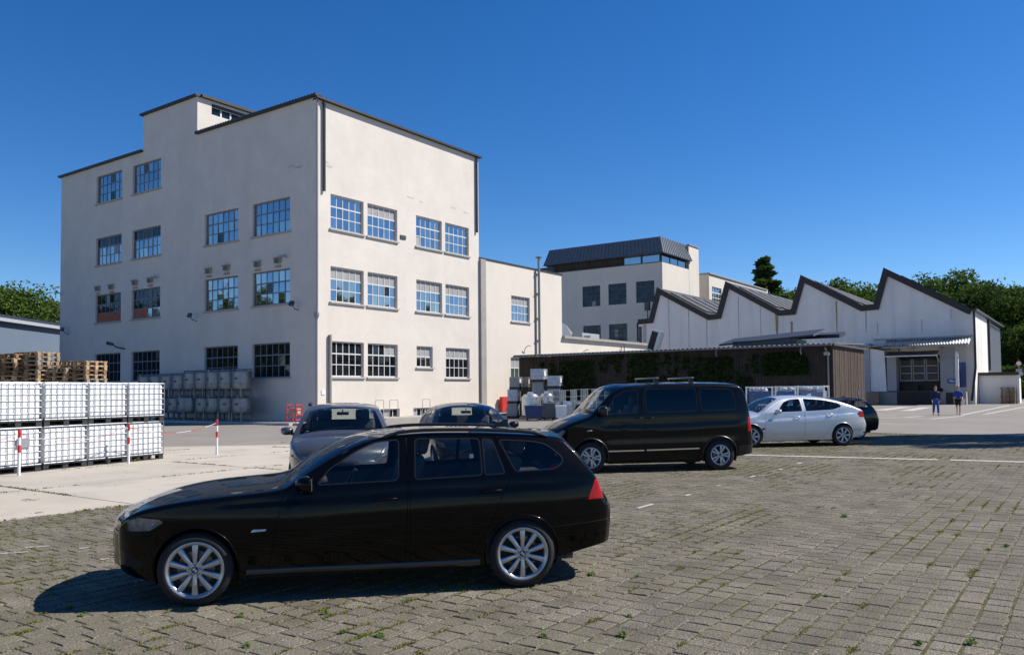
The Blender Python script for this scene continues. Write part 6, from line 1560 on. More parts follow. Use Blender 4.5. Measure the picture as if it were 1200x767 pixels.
# ---- van
VANP = paint('paint_van', (.0028, .003, .0042), rough=.3, spec=.04, coat=.8, cior=1.36, dust=.010)
van_sp = dict(paint=VANP, wb=3.0, wz=.355, arch_r=.405, wr=.345, rim_r=.222, track=.95, ww=.225, style='pairs', nx=150, lip=.020, lip_mat=CM['trim'],
    up=[(-.82, .62), (-.80, .74), (-.74, .86), (-.62, .98), (-.45, 1.08), (-.22, 1.17), (.02, 1.25), (.12, 1.33), (.3, 1.50), (.5, 1.69), (.66, 1.815), (.80, 1.875), (1.0, 1.905), (1.5, 1.935), (2.4, 1.95), (3.3, 1.935), (3.52, 1.91), (3.62, 1.85), (3.68, 1.72), (3.74, 1.45), (3.79, 1.15), (3.83, .85), (3.86, .70)],
    lo=[(-.82, .32), (-.6, .26), (.5, .25), (2.5, .26), (3.4, .30), (3.86, .36)],
    plan=[(-.82, .66), (-.76, .76), (-.65, .84), (-.45, .90), (-.1, .94), (.3, .952), (2.9, .952), (3.4, .945), (3.65, .92), (3.78, .87), (3.86, .80)],
    belt=[(-.82, 1.4), (0, 1.28), (.3, 1.24), (3.44, 1.29), (3.86, 1.3)],
    crown=[(-.82, .12), (-.5, .07), (0, .06), (.12, .10), (.5, .13), (.8, .08), (1.2, .045), (3.4, .04), (3.6, .04), (3.86, .06)],
    fillet=[(-.82, .05), (-.4, .07), (0, .07), (.2, .035), (.7, .05), (1.2, .09), (3.4, .09), (3.65, .06), (3.86, .05)],
    section=[(0, .06), (.08, .035), (.2, .012), (.4, .0), (.7, .0), (.9, .012), (1, .022)], tumble=(.13, .12),
    creases=[(.2, 3.6, (1.00, 1.06), .014, .02), (.2, 3.6, (.50, .54), -.012, .02)],
    strip_tags={'windscreen': ('top', .115, .70, 0, 9, 0, .92), 'rear_window': ('top', 3.64, 3.76, 0, 9, 0, .85), 'grille': ('front', -9, 9, .48, .62, 0, .9)},
    doors=[('door_front', [(.30, .36), (.42, .27), (1.22, .27), (1.235, 1.25), (1.235, 1.90), (.84, 1.86), (.52, 1.66), (.22, 1.35), (.20, 1.24)]), ('door_slide', [(1.255, .27), (2.50, .27), (2.53, .40), (2.54, 1.90), (1.255, 1.905)])],
    windows=[('win_front', [(.34, 1.292), (1.10, 1.312), (1.105, 1.80), (.80, 1.785), (.60, 1.66)], [.03, .04, .05, .08, .05], 'door_front'),
             ('win_slide', [(1.30, 1.315), (2.48, 1.335), (2.48, 1.83), (1.30, 1.825)], .06, 'door_slide'), ('win_rear', [(2.59, 1.335), (3.42, 1.36), (3.36, 1.80), (2.59, 1.828)], [.05, .08, .12, .06], None)],
    side_glass={'win_slide': CM['glass_dark'], 'win_rear': CM['glass_dark']}, rear_glass=CM['glass_dark'], seal_light=False,
    lamps=[('headlight', [(-.80, .74), (-.64, .78), (-.54, .92), (-.60, .965), (-.70, .90), (-.78, .83)], .44), ('taillight', [(3.69, .86), (3.84, .86), (3.80, 1.20), (3.70, 1.19)], .5)],
    panels=[('bumper', [(3.46, .28), (3.9, .28), (3.9, .56), (3.46, .54)], CM['trim'], .3)],
    cabin=(.1, 3.55), roof=(.9, 3.4), dash=.55, seat_x=.92, seat_z=.62, bench_x=2.2, floor=.42, mirror_in=(.72, 1.74), mirror=(.26, 1.33), mirror_size=(.16, .24, .24), mirror_mat=CM['trim'], handles=[(1.10, 1.19, 'door_front'), (1.36, 1.19, 'door_slide')], indicators=[(-.02, .93)], handle_mat=VANP,
    wipers=[(.08, .3, .22, -.55, 1.345, 1.42), (.08, -.3, .24, .55, 1.345, 1.42)], plates=[(-.95, .50, -1, .5)], lampdx=1)
van = empty('van', (0, 0, 0), label='black passenger van with roof bars parked behind the estate car', cat='van')
vc, vo = make_car(van_sp, van)
for x0, x1, z0, z1 in ((.40, 1.22, .478, .482), (1.27, 2.5, .484, .50)):   # bright sill strip
    for s in (-1, 1):
        mb = MB(); ya, yb = float(vc.S(x0, z0)), float(vc.S(x1, z1)); mb.add([(x0, s*(ya+.012), z0-.014), (x1, s*(yb+.012), z1-.014), (x1, s*(yb+.012), z1+.014), (x0, s*(ya+.012), z0+.014), (x0, s*(ya-.01), z0-.016), (x1, s*(yb-.01), z1-.016), (x1, s*(yb-.01), z1+.016), (x0, s*(ya-.01), z0+.016)], [(0, 1, 2, 3), (0, 4, 5, 1), (3, 2, 6, 7), (0, 3, 7, 4), (1, 5, 6, 2)]); mb.build('sill_strip', CM['chrome'], van)
for s in (-1, 1):
    mb = MB(); pts = [(1.5+.19*i, s*(float(vc.S(1.5+.19*i, .92))+.004), .905+.006*i) for i in range(7)]; mb.tube(pts, .011, 5); mb.build('slide_rail', CM['seal'], van)
for x, zb in ((1.62, 1.975), (2.45, 1.985)):
    mb = MB()
    mb.rbox((x, 0, 2.075), (.075, 1.50, .035), .012, 2)
    mb.build('roof_bar', MT['pipe_grey'], van, smooth=40)
    for s in (-1, 1):
        mb = MB(); mb.prism([(x-.05, s*.70, 1.90), (x+.05, s*.70, 1.90), (x+.035, s*.66, 2.07), (x-.035, s*.66, 2.07)], (0, -s*.07, 0)); mb.build('bar_foot', CM['trim'], van)
place(van, (14.463, 8.344), (.7121, -.7021), .95, .93)
# ---- silver fastback
SILP = paint('paint_silver', (.62, .64, .67), metal=.35, rough=.3)
gt_sp = dict(paint=SILP, wb=2.92, wz=.335, arch_r=.362, wr=.326, rim_r=.225, track=.905, style='seven', badge=True, nx=150,
    up=[(-.70, .62), (-.67, .70), (-.6, .77), (-.45, .835), (-.2, .89), (.05, .935), (.25, .985), (.36, 1.04), (.55, 1.17), (.75, 1.29), (.95, 1.385), (1.15, 1.437), (1.4, 1.468), (1.7, 1.476), (2.1, 1.462), (2.5, 1.42), (2.9, 1.335), (3.2, 1.24), (3.45, 1.14), (3.62, 1.075), (3.67, 1.04), (3.70, .93), (3.73, .82), (3.79, .74), (3.82, .68)],
    lo=[(-.70, .31), (-.5, .24), (-.3, .21), (.4, .195), (2.5, .20), (3.2, .23), (3.5, .27), (3.82, .34)],
    plan=[(-.70, .60), (-.64, .70), (-.5, .80), (-.3, .87), (0, .90), (1.5, .912), (2.6, .915), (2.95, .912), (3.25, .89), (3.5, .85), (3.68, .79), (3.82, .68)],
    belt=[(-.70, 1.0), (.1, .99), (.8, 1.015), (1.69, 1.03), (2.71, 1.08), (3.2, 1.14), (3.5, 1.16), (3.82, 1.1)],
    crown=[(-.70, .13), (-.4, .08), (.1, .07), (.35, .09), (.7, .11), (1.1, .07), (1.6, .055), (2.6, .06), (3.3, .06), (3.6, .06), (3.82, .12)],
    fillet=[(-.70, .04), (-.3, .08), (.3, .06), (.5, .03), (1.2, .05), (2.4, .06), (3.3, .08), (3.82, .05)],
    section=[(0, .07), (.08, .05), (.2, .03), (.26, .015), (.5, .0), (.68, .0), (.85, .014), (1, .035)], tumble=(.44, .3),
    creases=[(.1, 3.5, (.76, .99), .022, .02), (.5, 2.5, (.335, .36), -.014, .03)],
    strip_tags={'windscreen': ('top', .30, .98, 0, 9, 0, .90), 'rear_window': ('top', 2.75, 3.48, 0, 9, 0, .80), 'grille': ('front', -9, 9, .46, .60, .06, .36)},
    doors=[('door_front', [(.40, .30), (.55, .255), (1.66, .255), (1.69, 1.03), (1.69, 1.452), (1.35, 1.432), (1.0, 1.335), (.70, 1.16), (.46, .99)]), ('door_rear', [(1.71, .255), (2.42, .255), (2.56, .48), (2.70, .80), (2.95, 1.14), (2.86, 1.30), (2.4, 1.405), (1.71, 1.452)])],
    windows=[('win_front', [(.84, 1.045), (1.62, 1.062), (1.63, 1.415), (1.33, 1.395), (1.10, 1.315)], [.03, .03, .04, .06, .05], 'door_front'), ('win_rear', [(1.755, 1.065), (2.60, 1.10), (2.90, 1.18), (2.83, 1.275), (2.38, 1.372), (1.765, 1.418)], [.03, .04, .04, .05, .06, .03], 'door_rear')],
    lamps=[('headlight', [(-.64, .64), (-.40, .66), (-.24, .76), (-.35, .80), (-.58, .77)], .42), ('taillight', [(3.42, .955), (3.50, .86), (3.86, .83), (3.76, 1.03), (3.50, 1.035)], .42)],
    panels=[('air_vent', [(.27, .47), (.42, .55), (.40, .585), (.22, .525)], CM['trim'], .4), ('plate_recess', [(3.66, .36), (3.9, .36), (3.9, .42), (3.66, .40)], CM['trim'], .4)],
    cabin=(.35, 3.2), roof=(1.1, 2.7), dash=.75, seat_x=1.25, seat_z=.37, bench_x=2.25, floor=.28, mirror_in=(1.0, 1.36), mirror=(.78, 1.03), mirror_size=(.14, .22, .14), handles=[(1.46, .885, 'door_front'), (2.52, .955, 'door_rear')], antenna=(2.3, 1.52), plates=[(-.82, .48, -1, .5)], parcel=2.7,
    wipers=[(.30, .4, .42, -.3, 1.06, 1.12)])
gt = empty('fastback_car', (0, 0, 0), label='silver fastback car parked right of the van', cat='car')
gc, go = make_car(gt_sp, gt)
place(gt, (23.068, 7.998), (.706, -.708), .905, .97)
# ---- dark estate beyond the silver car (copy of the estate with own paint)
e2 = copy_tree(est); props(e2, 'dark estate car with red tail lamp half hidden behind the silver car', 'car')
DKP = paint('paint_anthracite', (.008, .008, .010), rough=.25, spec=.2, coat=.7, cior=1.4, dust=.03)
def repaint(o, a, b):
    for k in CH.get(o, ()):
        for sl_ in k.material_slots:
            if sl_.material == a: sl_.link = 'OBJECT'; sl_.material = b
        repaint(k, a, b)
repaint(e2, BLACK, DKP)
# its rear end shows at photo column 1035
nS = Vector((.708, .706, 0)); base = Vector((23.068, 7.998, 0))+nS*2.55; axv = Vector((.706, -.708, 0))
d = ray(1034.5, 480); t = (base.dot(nS))/Vector((d.x, d.y, 0)).dot(nS); pt_ = Vector((d.x, d.y, 0))*t; along = (pt_-base).dot(axv)
fw = base+axv*(along-3.55)
place(e2, (fw.x, fw.y), (.706, -.708), .885, .97)
# ---- hatchback facing the camera and dark coupe
HATP = paint('paint_hatch', (.085, .086, .096), metal=.4, rough=.3, cior=1.45)
hat_sp = dict(paint=HATP, wb=2.67, wz=.32, arch_r=.35, wr=.314, rim_r=.215, track=.875, style='seven', nx=130,
    up=[(-.66, .62), (-.63, .70), (-.56, .78), (-.42, .86), (-.2, .925), (.05, .97), (.2, 1.0), (.34, 1.09), (.6, 1.25), (.85, 1.39), (1.05, 1.465), (1.3, 1.50), (1.8, 1.515), (2.4, 1.49), (2.8, 1.45), (3.0, 1.40), (3.12, 1.28), (3.24, 1.08), (3.32, .90), (3.37, .75), (3.40, .66)],
    lo=[(-.66, .31), (-.4, .22), (.4, .20), (2.3, .20), (3.0, .26), (3.40, .34)],
    plan=[(-.66, .60), (-.6, .70), (-.45, .79), (-.2, .86), (.1, .885), (1.5, .895), (2.6, .895), (3.0, .87), (3.25, .82), (3.40, .70)],
    belt=[(-.66, 1.02), (.2, 1.0), (1.0, 1.02), (2.6, 1.07), (3.40, 1.0)],
    crown=[(-.66, .13), (-.4, .09), (.1, .08), (.3, .10), (.7, .11), (1.1, .07), (2.6, .05), (3.1, .06), (3.40, .10)],
    fillet=[(-.66, .04), (-.3, .08), (.2, .06), (.4, .03), (1.1, .05), (2.8, .05), (3.40, .04)], tumble=(.36, .2),
    creases=[(.1, 3.2, (.80, .92), .015, .02)],
    strip_tags={'windscreen': ('top', .235, .92, 0, 9, 0, .91), 'rear_window': ('top', 3.02, 3.24, 0, 9, 0, .84), 'grille': ('front', -9, 9, .46, .60, .06, .40), 'bumper_intake': ('front', -9, 9, .30, .42, 0, .8)},
    doors=[('door_front', [(.45, .27), (1.62, .265), (1.64, 1.47), (1.2, 1.44), (.85, 1.33), (.45, 1.02)]), ('door_rear', [(1.66, .265), (2.2, .265), (2.42, .62), (2.6, 1.07), (2.5, 1.42), (1.66, 1.47)])],
    windows=[('win_front', [(.75, 1.055), (1.57, 1.07), (1.58, 1.43), (1.2, 1.41), (1.0, 1.31)], .04, 'door_front'), ('win_rear', [(1.71, 1.075), (2.50, 1.10), (2.42, 1.38), (1.72, 1.43)], .04, 'door_rear'), ('win_cargo', [(2.64, 1.12), (2.98, 1.14), (2.85, 1.36), (2.56, 1.40)], .04, None)],
    lamps=[('headlight', [(-.62, .665), (-.40, .69), (-.20, .83), (-.30, .86), (-.52, .79)], .36), ('taillight', [(3.2, .80), (3.42, .80), (3.33, 1.02), (3.16, 1.02)], .45)],
    cabin=(.3, 3.0), roof=(1.1, 2.8), dash=.68, seat_x=1.1, seat_z=.40, bench_head=False, rear_glass=CM['glass_tint'], bench_x=2.0, floor=.28, mirror_in=(.93, 1.38), mirror=(.70, 1.05), mirror_size=(.14, .23, .15), handles=[(1.45, .90, 'door_front'), (2.35, .93, 'door_rear')], plates=[(-.80, .50, -1, .5)],
    wipers=[(.22, .45, .33, -.2, 1.085, 1.15), (.22, -.05, .33, -.65, 1.085, 1.12)])
hat = empty('hatchback_car', (0, 0, 0), label='grey hatchback facing the camera behind the estate car windscreen', cat='car')
hc, ho = make_car(hat_sp, hat)
mb = MB(); mb.cyl((.30, .61, 1.075), (.303, .612, 1.081), .035, n=14)
mb.build('green_sticker', CM['green'], hat)
cp_sp = dict(hat_sp); COUP = paint('paint_coupe', (.008, .008, .011), rough=.25, spec=.2, coat=.8, cior=1.45, dust=.03); cp_sp['paint'] = COUP
cp_sp.update(up=[(-.70, .60), (-.67, .67), (-.58, .74), (-.42, .80), (-.2, .855), (.1, .905), (.35, .945), (.5, 1.0), (.75, 1.13), (1.0, 1.26), (1.22, 1.35), (1.45, 1.395), (1.8, 1.41), (2.2, 1.38), (2.6, 1.28), (2.9, 1.15), (3.1, 1.06), (3.3, 1.02), (3.5, .99), (3.58, .90), (3.62, .78), (3.66, .70)],
    lo=[(-.70, .31), (-.4, .22), (.4, .20), (2.3, .20), (3.2, .26), (3.66, .34)], wb=2.76, xmid=1.4,
    plan=[(-.70, .58), (-.62, .69), (-.45, .79), (-.2, .86), (.1, .885), (1.5, .893), (2.7, .893), (3.1, .87), (3.45, .81), (3.66, .68)], belt=[(-.70, 1.02), (.3, .95), (1.0, .96), (2.6, 1.0), (3.66, 1.02)],
    crown=[(-.70, .13), (-.4, .09), (.1, .07), (.5, .09), (.9, .11), (1.3, .07), (2.2, .06), (2.7, .08), (3.2, .05), (3.66, .10)], fillet=[(-.70, .04), (-.3, .08), (.3, .06), (.6, .03), (1.3, .05), (2.6, .05), (3.66, .04)], tumble=(.46, .3),
    strip_tags={'windscreen': ('top', .43, 1.18, 0, 9, 0, .90), 'rear_window': ('top', 2.4, 3.02, 0, 9, 0, .82), 'grille': ('front', -9, 9, .44, .58, .06, .38), 'bumper_intake': ('front', -9, 9, .30, .40, 0, .8)},
    doors=[('door_front', [(.55, .27), (1.70, .265), (1.72, 1.37), (1.4, 1.35), (1.05, 1.23), (.60, .96)]), ('door_rear', [(1.74, .265), (2.28, .265), (2.48, .62), (2.60, .99), (2.45, 1.27), (1.74, 1.37)])],
    windows=[('win_front', [(.90, .985), (1.65, 1.0), (1.66, 1.335), (1.38, 1.315), (1.18, 1.225)], .04, 'door_front'), ('win_rear', [(1.79, 1.005), (2.50, 1.03), (2.38, 1.23), (1.80, 1.335)], .04, 'door_rear')],
    lamps=[('headlight', [(-.64, .62), (-.40, .64), (-.22, .745), (-.32, .765), (-.55, .735)], .36), ('taillight', [(3.4, .80), (3.68, .80), (3.58, .96), (3.36, .96)], .45)],
    cabin=(.4, 2.9), roof=(1.35, 2.3), dash=.88, seat_x=1.3, seat_z=.34, bench_x=2.15, mirror_in=(1.2, 1.27), mirror=(.86, .97), handles=[(1.52, .83, 'door_front'), (2.4, .87, 'door_rear')], plates=[(-.83, .47, -1, .5)], wipers=[(.42, .45, .5, -.2, .99, 1.03)], parcel=2.5)
cpe = empty('saloon_car', (0, 0, 0), label='dark saloon car facing the camera behind the estate car roof', cat='car')
cc_, co_ = make_car(cp_sp, cpe)
def face_cam(root, px, depth, fdir):
    c = px_d(px, 470, depth); r = Vector((-fdir[0], -fdir[1], 0)).normalized(); root.location = (c.x, c.y, 0); root.rotation_euler = (0, 0, math.atan2(r.y, r.x))
face_cam(hat, 400, 13.7, (-.70, -.715)); hat.scale = (.955, .955, .955); face_cam(cpe, 557, 16.2, (-.67, -.74)); cpe.scale = (.98, .98, .985)
# ------------------------------------------------------------------ people
PMATS = {'skin': mat('skin', (.55, .34, .25), .6), 'navy': mat('cloth_navy', (.018, .03, .10), .85, var=.3, scale=12), 'blue': mat('cloth_blue', (.025, .07, .36), .85, var=.25, scale=12), 'workblue': mat('cloth_work_blue', (.04, .09, .36), .85, var=.25, scale=12),
         'short': mat('cloth_black', (.012, .012, .018), .9), 'shoe': mat('shoe', (.02, .018, .016), .6), 'hairb': mat('hair_fair', (.42, .33, .20), .7), 'haird': mat('hair_brown', (.06, .04, .03), .7), 'paper': mat('paper', (.75, .75, .74), .7)}
def skin_mesh(name, nodes, edges, m_, parent, root_i=0, sub=1):
    """nodes: [(x,y,z,r or (rx,ry))]; grows one continuous surface round the joined bones"""
    me = bpy.data.meshes.new(name); me.from_pydata([n[:3] for n in nodes], edges, []); o = bpy.data.objects.new(name, me); col.objects.link(o)
    md = o.modifiers.new('skin', 'SKIN'); md.use_smooth_shade = True; md.branch_smoothing = .6
    sv = me.skin_vertices[0].data
    for i, n in enumerate(nodes): r = n[3]; sv[i].radius = r if isinstance(r, tuple) else (r, r); sv[i].use_root = (i == root_i)
    if sub: s_ = o.modifiers.new('sub', 'SUBSURF'); s_.levels = sub; s_.render_levels = sub
    dg = bpy.context.evaluated_depsgraph_get(); ev = o.evaluated_get(dg); m2 = bpy.data.meshes.new_from_object(ev)
    bpy.data.objects.remove(o); bpy.data.meshes.remove(me)
    m2.name = name; m2.materials.clear(); m2.materials.append(m_); m2.shade_smooth(); ob = bpy.data.objects.new(name, m2); link(ob, parent); return ob
def person(loc, rz, label, top, legs, hair, shorts=False, stride=.22, arm=(.12, -.10), paper=False):
    """walking figure, faces -y locally"""
    r = empty('person', loc, rz=rz, label=label, cat='person')
    s = stride
    J = dict(pel=(0, 0, .95), ab=(0, .005, 1.10), ch=(0, .01, 1.30), nk=(0, .005, 1.47), hd0=(0, -.01, 1.55), hd1=(0, -.015, 1.66), hd2=(0, -.005, 1.74),
             hl=(.09, 0, .90), kl=(.095, -s*.62, .51), al=(.095, -s*.95, .09), tl=(.10, -s*.95-.17, .035), hr=(-.09, 0, .90), kr=(-.095, s*.20, .50), ar=(-.095, s*1.15, .13), tr=(-.10, s*1.15-.12, .035),
             sl=(.185, .01, 1.40), el=(.235, .05+arm[0]*.4, 1.12), wl=(.235, arm[0]-.08, .88), sr=(-.185, .01, 1.40), er=(-.235, .05+arm[1]*.4, 1.12), wr=(-.235, arm[1]-.08, .88))
    keys = list(J); ix = {k: i for i, k in enumerate(keys)}
    R = dict(pel=(.145, .105), ab=(.125, .095), ch=(.155, .105), nk=.058, hd0=.075, hd1=(.078, .092), hd2=.06, hl=.085, kl=.056, al=.040, tl=.036, hr=.085, kr=.056, ar=.040, tr=.036, sl=.06, el=.042, wl=.030, sr=.06, er=.042, wr=.030)
    nodes = [(*J[k], R[k]) for k in keys]
    ed = [('pel', 'ab'), ('ab', 'ch'), ('ch', 'nk'), ('nk', 'hd0'), ('hd0', 'hd1'), ('hd1', 'hd2'), ('pel', 'hl'), ('hl', 'kl'), ('kl', 'al'), ('al', 'tl'), ('pel', 'hr'), ('hr', 'kr'), ('kr', 'ar'), ('ar', 'tr'), ('ch', 'sl'), ('sl', 'el'), ('el', 'wl'), ('ch', 'sr'), ('sr', 'er'), ('er', 'wr')]
    E = [(ix[a], ix[b]) for a, b in ed]
    # hands: palm and five fingers
    for sd, wk in ((1, 'wl'), (-1, 'wr')):
        w_ = Vector(J[wk]); p = len(nodes); nodes.append((w_.x, w_.y-.02, w_.z-.06, (.018, .034))); E.append((ix[wk], p))
        for k in range(4):
            a = len(nodes); y0 = w_.y-.045+.022*k; L_ = (.052, .062, .066, .056)[k]
            nodes.append((w_.x-.004*sd, y0, w_.z-.105, .0095)); nodes.append((w_.x-.018*sd, y0-.004, w_.z-.105-L_*.6, .0085)); nodes.append((w_.x-.034*sd, y0-.004, w_.z-.105-L_*.9, .0075)); E += [(p, a), (a, a+1), (a+1, a+2)]
        a = len(nodes); nodes.append((w_.x-.012*sd, w_.y-.055, w_.z-.07, .010)); nodes.append((w_.x-.02*sd, w_.y-.075, w_.z-.105, .0085)); E += [(p, a), (a, a+1)]
    skin_mesh('body', nodes, E, PMATS['skin'], r)
    def sub_(keys2, edges2, infl, over={}):
        ii = {k: i for i, k in enumerate(keys2)}; nn = []
        for k in keys2:
            rr = R[k]; rr = tuple(q+infl for q in rr) if isinstance(rr, tuple) else rr+infl; nn.append((*over.get(k, J[k]), rr))
        return nn, [(ii[a], ii[b]) for a, b in edges2]
    lerp = lambda a, b, t: tuple(J[a][i]+(J[b][i]-J[a][i])*t for i in range(3))
    n_, e_ = sub_(['ch', 'ab', 'pel', 'nk', 'sl', 'el', 'wl', 'sr', 'er', 'wr'], [('ch', 'ab'), ('ab', 'pel'), ('ch', 'nk'), ('ch', 'sl'), ('sl', 'el'), ('ch', 'sr'), ('sr', 'er')]+([('el', 'wl'), ('er', 'wr')]), .030, {'nk': (0, .006, 1.465), **({'wl': lerp('el', 'wl', .92), 'wr': lerp('er', 'wr', .92)} if not shorts else {'wl': lerp('el', 'wl', .12), 'wr': lerp('er', 'wr', .12)})})
    skin_mesh('jacket' if not shorts else 'shirt', n_, e_, PMATS[top], r)
    en = (.95 if not shorts else .78)
    n_, e_ = sub_(['pel', 'hl', 'kl', 'al', 'hr', 'kr', 'ar'], [('pel', 'hl'), ('hl', 'kl'), ('pel', 'hr'), ('hr', 'kr')]+([('kl', 'al'), ('kr', 'ar')] if not shorts else []), .024, {'kl': lerp('hl', 'kl', 1.0 if not shorts else .9), 'kr': lerp('hr', 'kr', 1.0 if not shorts else .9), 'al': lerp('kl', 'al', .93), 'ar': lerp('kr', 'ar', .93)})
    if shorts: n_ = [n_[0], n_[1], n_[2], n_[4], n_[5]]; e_ = [(0, 1), (1, 2), (0, 3), (3, 4)]
    skin_mesh('shorts' if shorts else 'trousers', n_, e_, PMATS[legs], r)
    for sd, a, t in ((1, 'al', 'tl'), (-1, 'ar', 'tr')):
        A, T = Vector(J[a]), Vector(J[t]); h = A+Vector((0, .05, -.045)); h.z = max(.04, h.z)
        skin_mesh('shoe', [(*(A+Vector((0, .01, -.01))), .05), (*h, .045), (*(T+Vector((0, .04, .012))), (.046, .040)), (*T, (.040, .032))], [(0, 1), (0, 2), (2, 3)], PMATS['shoe'], r)
    bm = bmesh.new(); bmesh.ops.create_uvsphere(bm, u_segments=16, v_segments=10, radius=1); mb = MB()
    keepf = [f for f in bm.faces if f.calc_center_median().z > -.15 and not (f.calc_center_median().y < -.35 and f.calc_center_median().z < .45)]
    bm.verts.index_update(); mb.add([(v.co.x*.088, .005+v.co.y*.104, 1.69+v.co.z*.105) for v in bm.verts], [[v.index for v in f.verts] for f in keepf]); bm.free(); mb.build('hair', PMATS[hair], r, smooth=180)
    mb = MB(); mb.add([(-.012, -.098, 1.635), (.012, -.098, 1.635), (0, -.125, 1.63), (0, -.10, 1.675)], [(0, 2, 3), (2, 1, 3), (0, 1, 2)]); mb.build('nose', PMATS['skin'], r)
    mb = MB()
    for sx in (-.032, .032): mb.cyl((sx, -.085, 1.668), (sx, -.103, 1.668), .010, n=8)
    mb.box(-.022, .022, -.106, -.09, 1.598, 1.604); mb.build('eyes_and_mouth', PMATS['haird'], r)
    mb = MB()
    for sx in (-1, 1): mb.rbox((sx*.082, .0, 1.645), (.02, .04, .06), .008, 1)
    mb.build('ears', PMATS['skin'], r)
    return r
A1 = gp(1097, 486.5, -.03); A2 = gp(1123.5, 486, -.03)
ang_c = math.atan2(A1.x, A1.y)
# the walkers come towards the camera: local -y points to (−x,−y)
person((A1.x, A1.y, -.03), -ang_c+.15, 'person in dark navy jacket and blue trousers walking towards the camera', 'navy', 'workblue', 'haird', stride=.27, arm=(.14, -.20))
pr2 = person((A2.x, A2.y, -.03), -ang_c-.1, 'person in blue shirt and dark shorts carrying a white paper', 'blue', 'short', 'hairb', shorts=True, stride=.33, arm=(-.22, .16))
pp = empty('paper_sheet', (0, 0, 0), label='white sheet held by the person in shorts', cat='paper'); mb = MB(); mb.obox((0, 0, 0), (.11, 0, .02), (0, .004, 0), (0, .0, .15)); mb.build('sheet', PMATS['paper'], pp)
pp.location = pr2.matrix_basis @ Vector((.27, -.20, .80)); pp.rotation_euler = (.2, .1, -ang_c)
# ------------------------------------------------------------------ trees
def make_tree(name, h, crown_r, crown_z0, n_clump, leaf, leaf_n, mats, seed, shape='round', trunk_r=.3):
    """tapered trunk with limbs and a crown of leaf-sized faces gathered in clumps"""
    r = np.random.default_rng(seed); rd = random.Random(seed)
    root = empty(name, (0, 0, 0)); mb = MB()
    mb.tube([(0, 0, -.2), (rd.uniform(-.1, .1), rd.uniform(-.1, .1), crown_z0*.6), (rd.uniform(-.2, .2), rd.uniform(-.2, .2), crown_z0+.2*(h-crown_z0)), (0, 0, crown_z0+.7*(h-crown_z0))], [trunk_r*1.15, trunk_r*.85, trunk_r*.6, trunk_r*.15], 9)
    cl = []
    for i in range(n_clump):
        if shape == 'round':
            while True:
                p = r.uniform(-1, 1, 3)
                if np.linalg.norm(p) < 1: break
            p = p/np.linalg.norm(p)*np.linalg.norm(p)**.45; zc = (h+crown_z0)/2; hz = (h-crown_z0)/2
            c = np.array([p[0]*crown_r, p[1]*crown_r, zc+p[2]*hz]); rad = crown_r*r.uniform(.20, .42)
        else:       # conifer: whorls of separate rising branches
            lv = i//5; nl = n_clump//5; t = (lv+r.uniform(.2, .8))/nl; z = crown_z0+(h-crown_z0)*t; rr = crown_r*(1.0-t*.93)*r.uniform(.5, 1.1)*min(1, t*4+.45); a = i*2.513+r.uniform(-.4, .4); q = (i % 2)*.45+.5
            c = np.array([math.cos(a)*rr*q, math.sin(a)*rr*q, z+rr*q*.35]); rad = max(.16, crown_r*.27*(1-t*.7))
        cl.append((c, rad))
        if i % 3 == 0: mb.tube([(0, 0, crown_z0+(c[2]-crown_z0)*.25), (c[0]*.5, c[1]*.5, crown_z0+(c[2]-crown_z0)*.6), tuple(c)], [trunk_r*.28, trunk_r*.16, trunk_r*.05], 5)
    mb.build('trunk', MT['bark'], root)
    per = leaf_n//n_clump; P = []; MI = []
    for k, (c, rad) in enumerate(cl):
        d = r.normal(0, 1, (per, 3)); d /= np.linalg.norm(d, axis=1)[:, None]; q = d*rad*(r.random((per, 1))**.45)*np.array([1, 1, .78]); P.append(c+q); MI += [int(r.random() < .35 if k % 3 else r.random() < .75)]*1
    P = np.concatenate(P); n = len(P)
    a = r.normal(0, 1, (n, 3)); a /= np.linalg.norm(a, axis=1)[:, None]; b = np.cross(a, r.normal(0, 1, (n, 3))); b /= np.linalg.norm(b, axis=1)[:, None]; s = leaf*r.uniform(.6, 1.3, (n, 1))
    V = np.stack([P-a*s, P-b*s*.55, P+a*s, P+b*s*.55], 1).reshape(-1, 3); Fq = np.arange(n*4).reshape(-1, 4)
    mi = np.repeat(np.array(MI), per); fast_mesh('crown', V, Fq, mats, mi, root); return root
TR = {}
TR['broad'] = make_tree('broadleaf_tree', 12, 5.0, 2.6, 80, .19, 20000, [LEAF, LEAFD], 1)
TR['broad2'] = make_tree('broadleaf_tree', 13, 5.6, 2.2, 90, .20, 22000, [LEAF, LEAFD], 2)
TR['dark'] = make_tree('broadleaf_tree', 14, 5.5, 1.5, 90, .22, 22000, [LEAFD, LEAF], 3)
TR['light'] = make_tree('broadleaf_tree', 11, 5.2, 2.4, 80, .17, 24000, [LEAFL, LEAF], 4)
TR['poplar'] = make_tree('conifer_tree', 14, 3.1, 1.2, 150, .22, 12000, [LEAF, LEAFD], 5, 'cone', .3)
TR['shrub'] = make_tree('shrub', 3.2, 2.2, .3, 36, .14, 6000, [LEAF, LEAFD], 6, trunk_r=.08)
seen = set()
def tree(kind, x, y, h, lab, grp=None, rz=None, wide=1.0, cat='tree', z=0):
    base = TR[kind]; H0 = {'broad': 12, 'broad2': 13, 'dark': 14, 'light': 11, 'poplar': 14, 'shrub': 3.2}[kind]
    r = base if kind not in seen else copy_tree(base); seen.add(kind)
    s = h/H0; r.location = (x, y, z-.03); r.scale = (s*wide, s*wide, s); r.rotation_euler = (0, 0, random.uniform(0, 6.28) if rz is None else rz); props(r, lab, cat, grp)
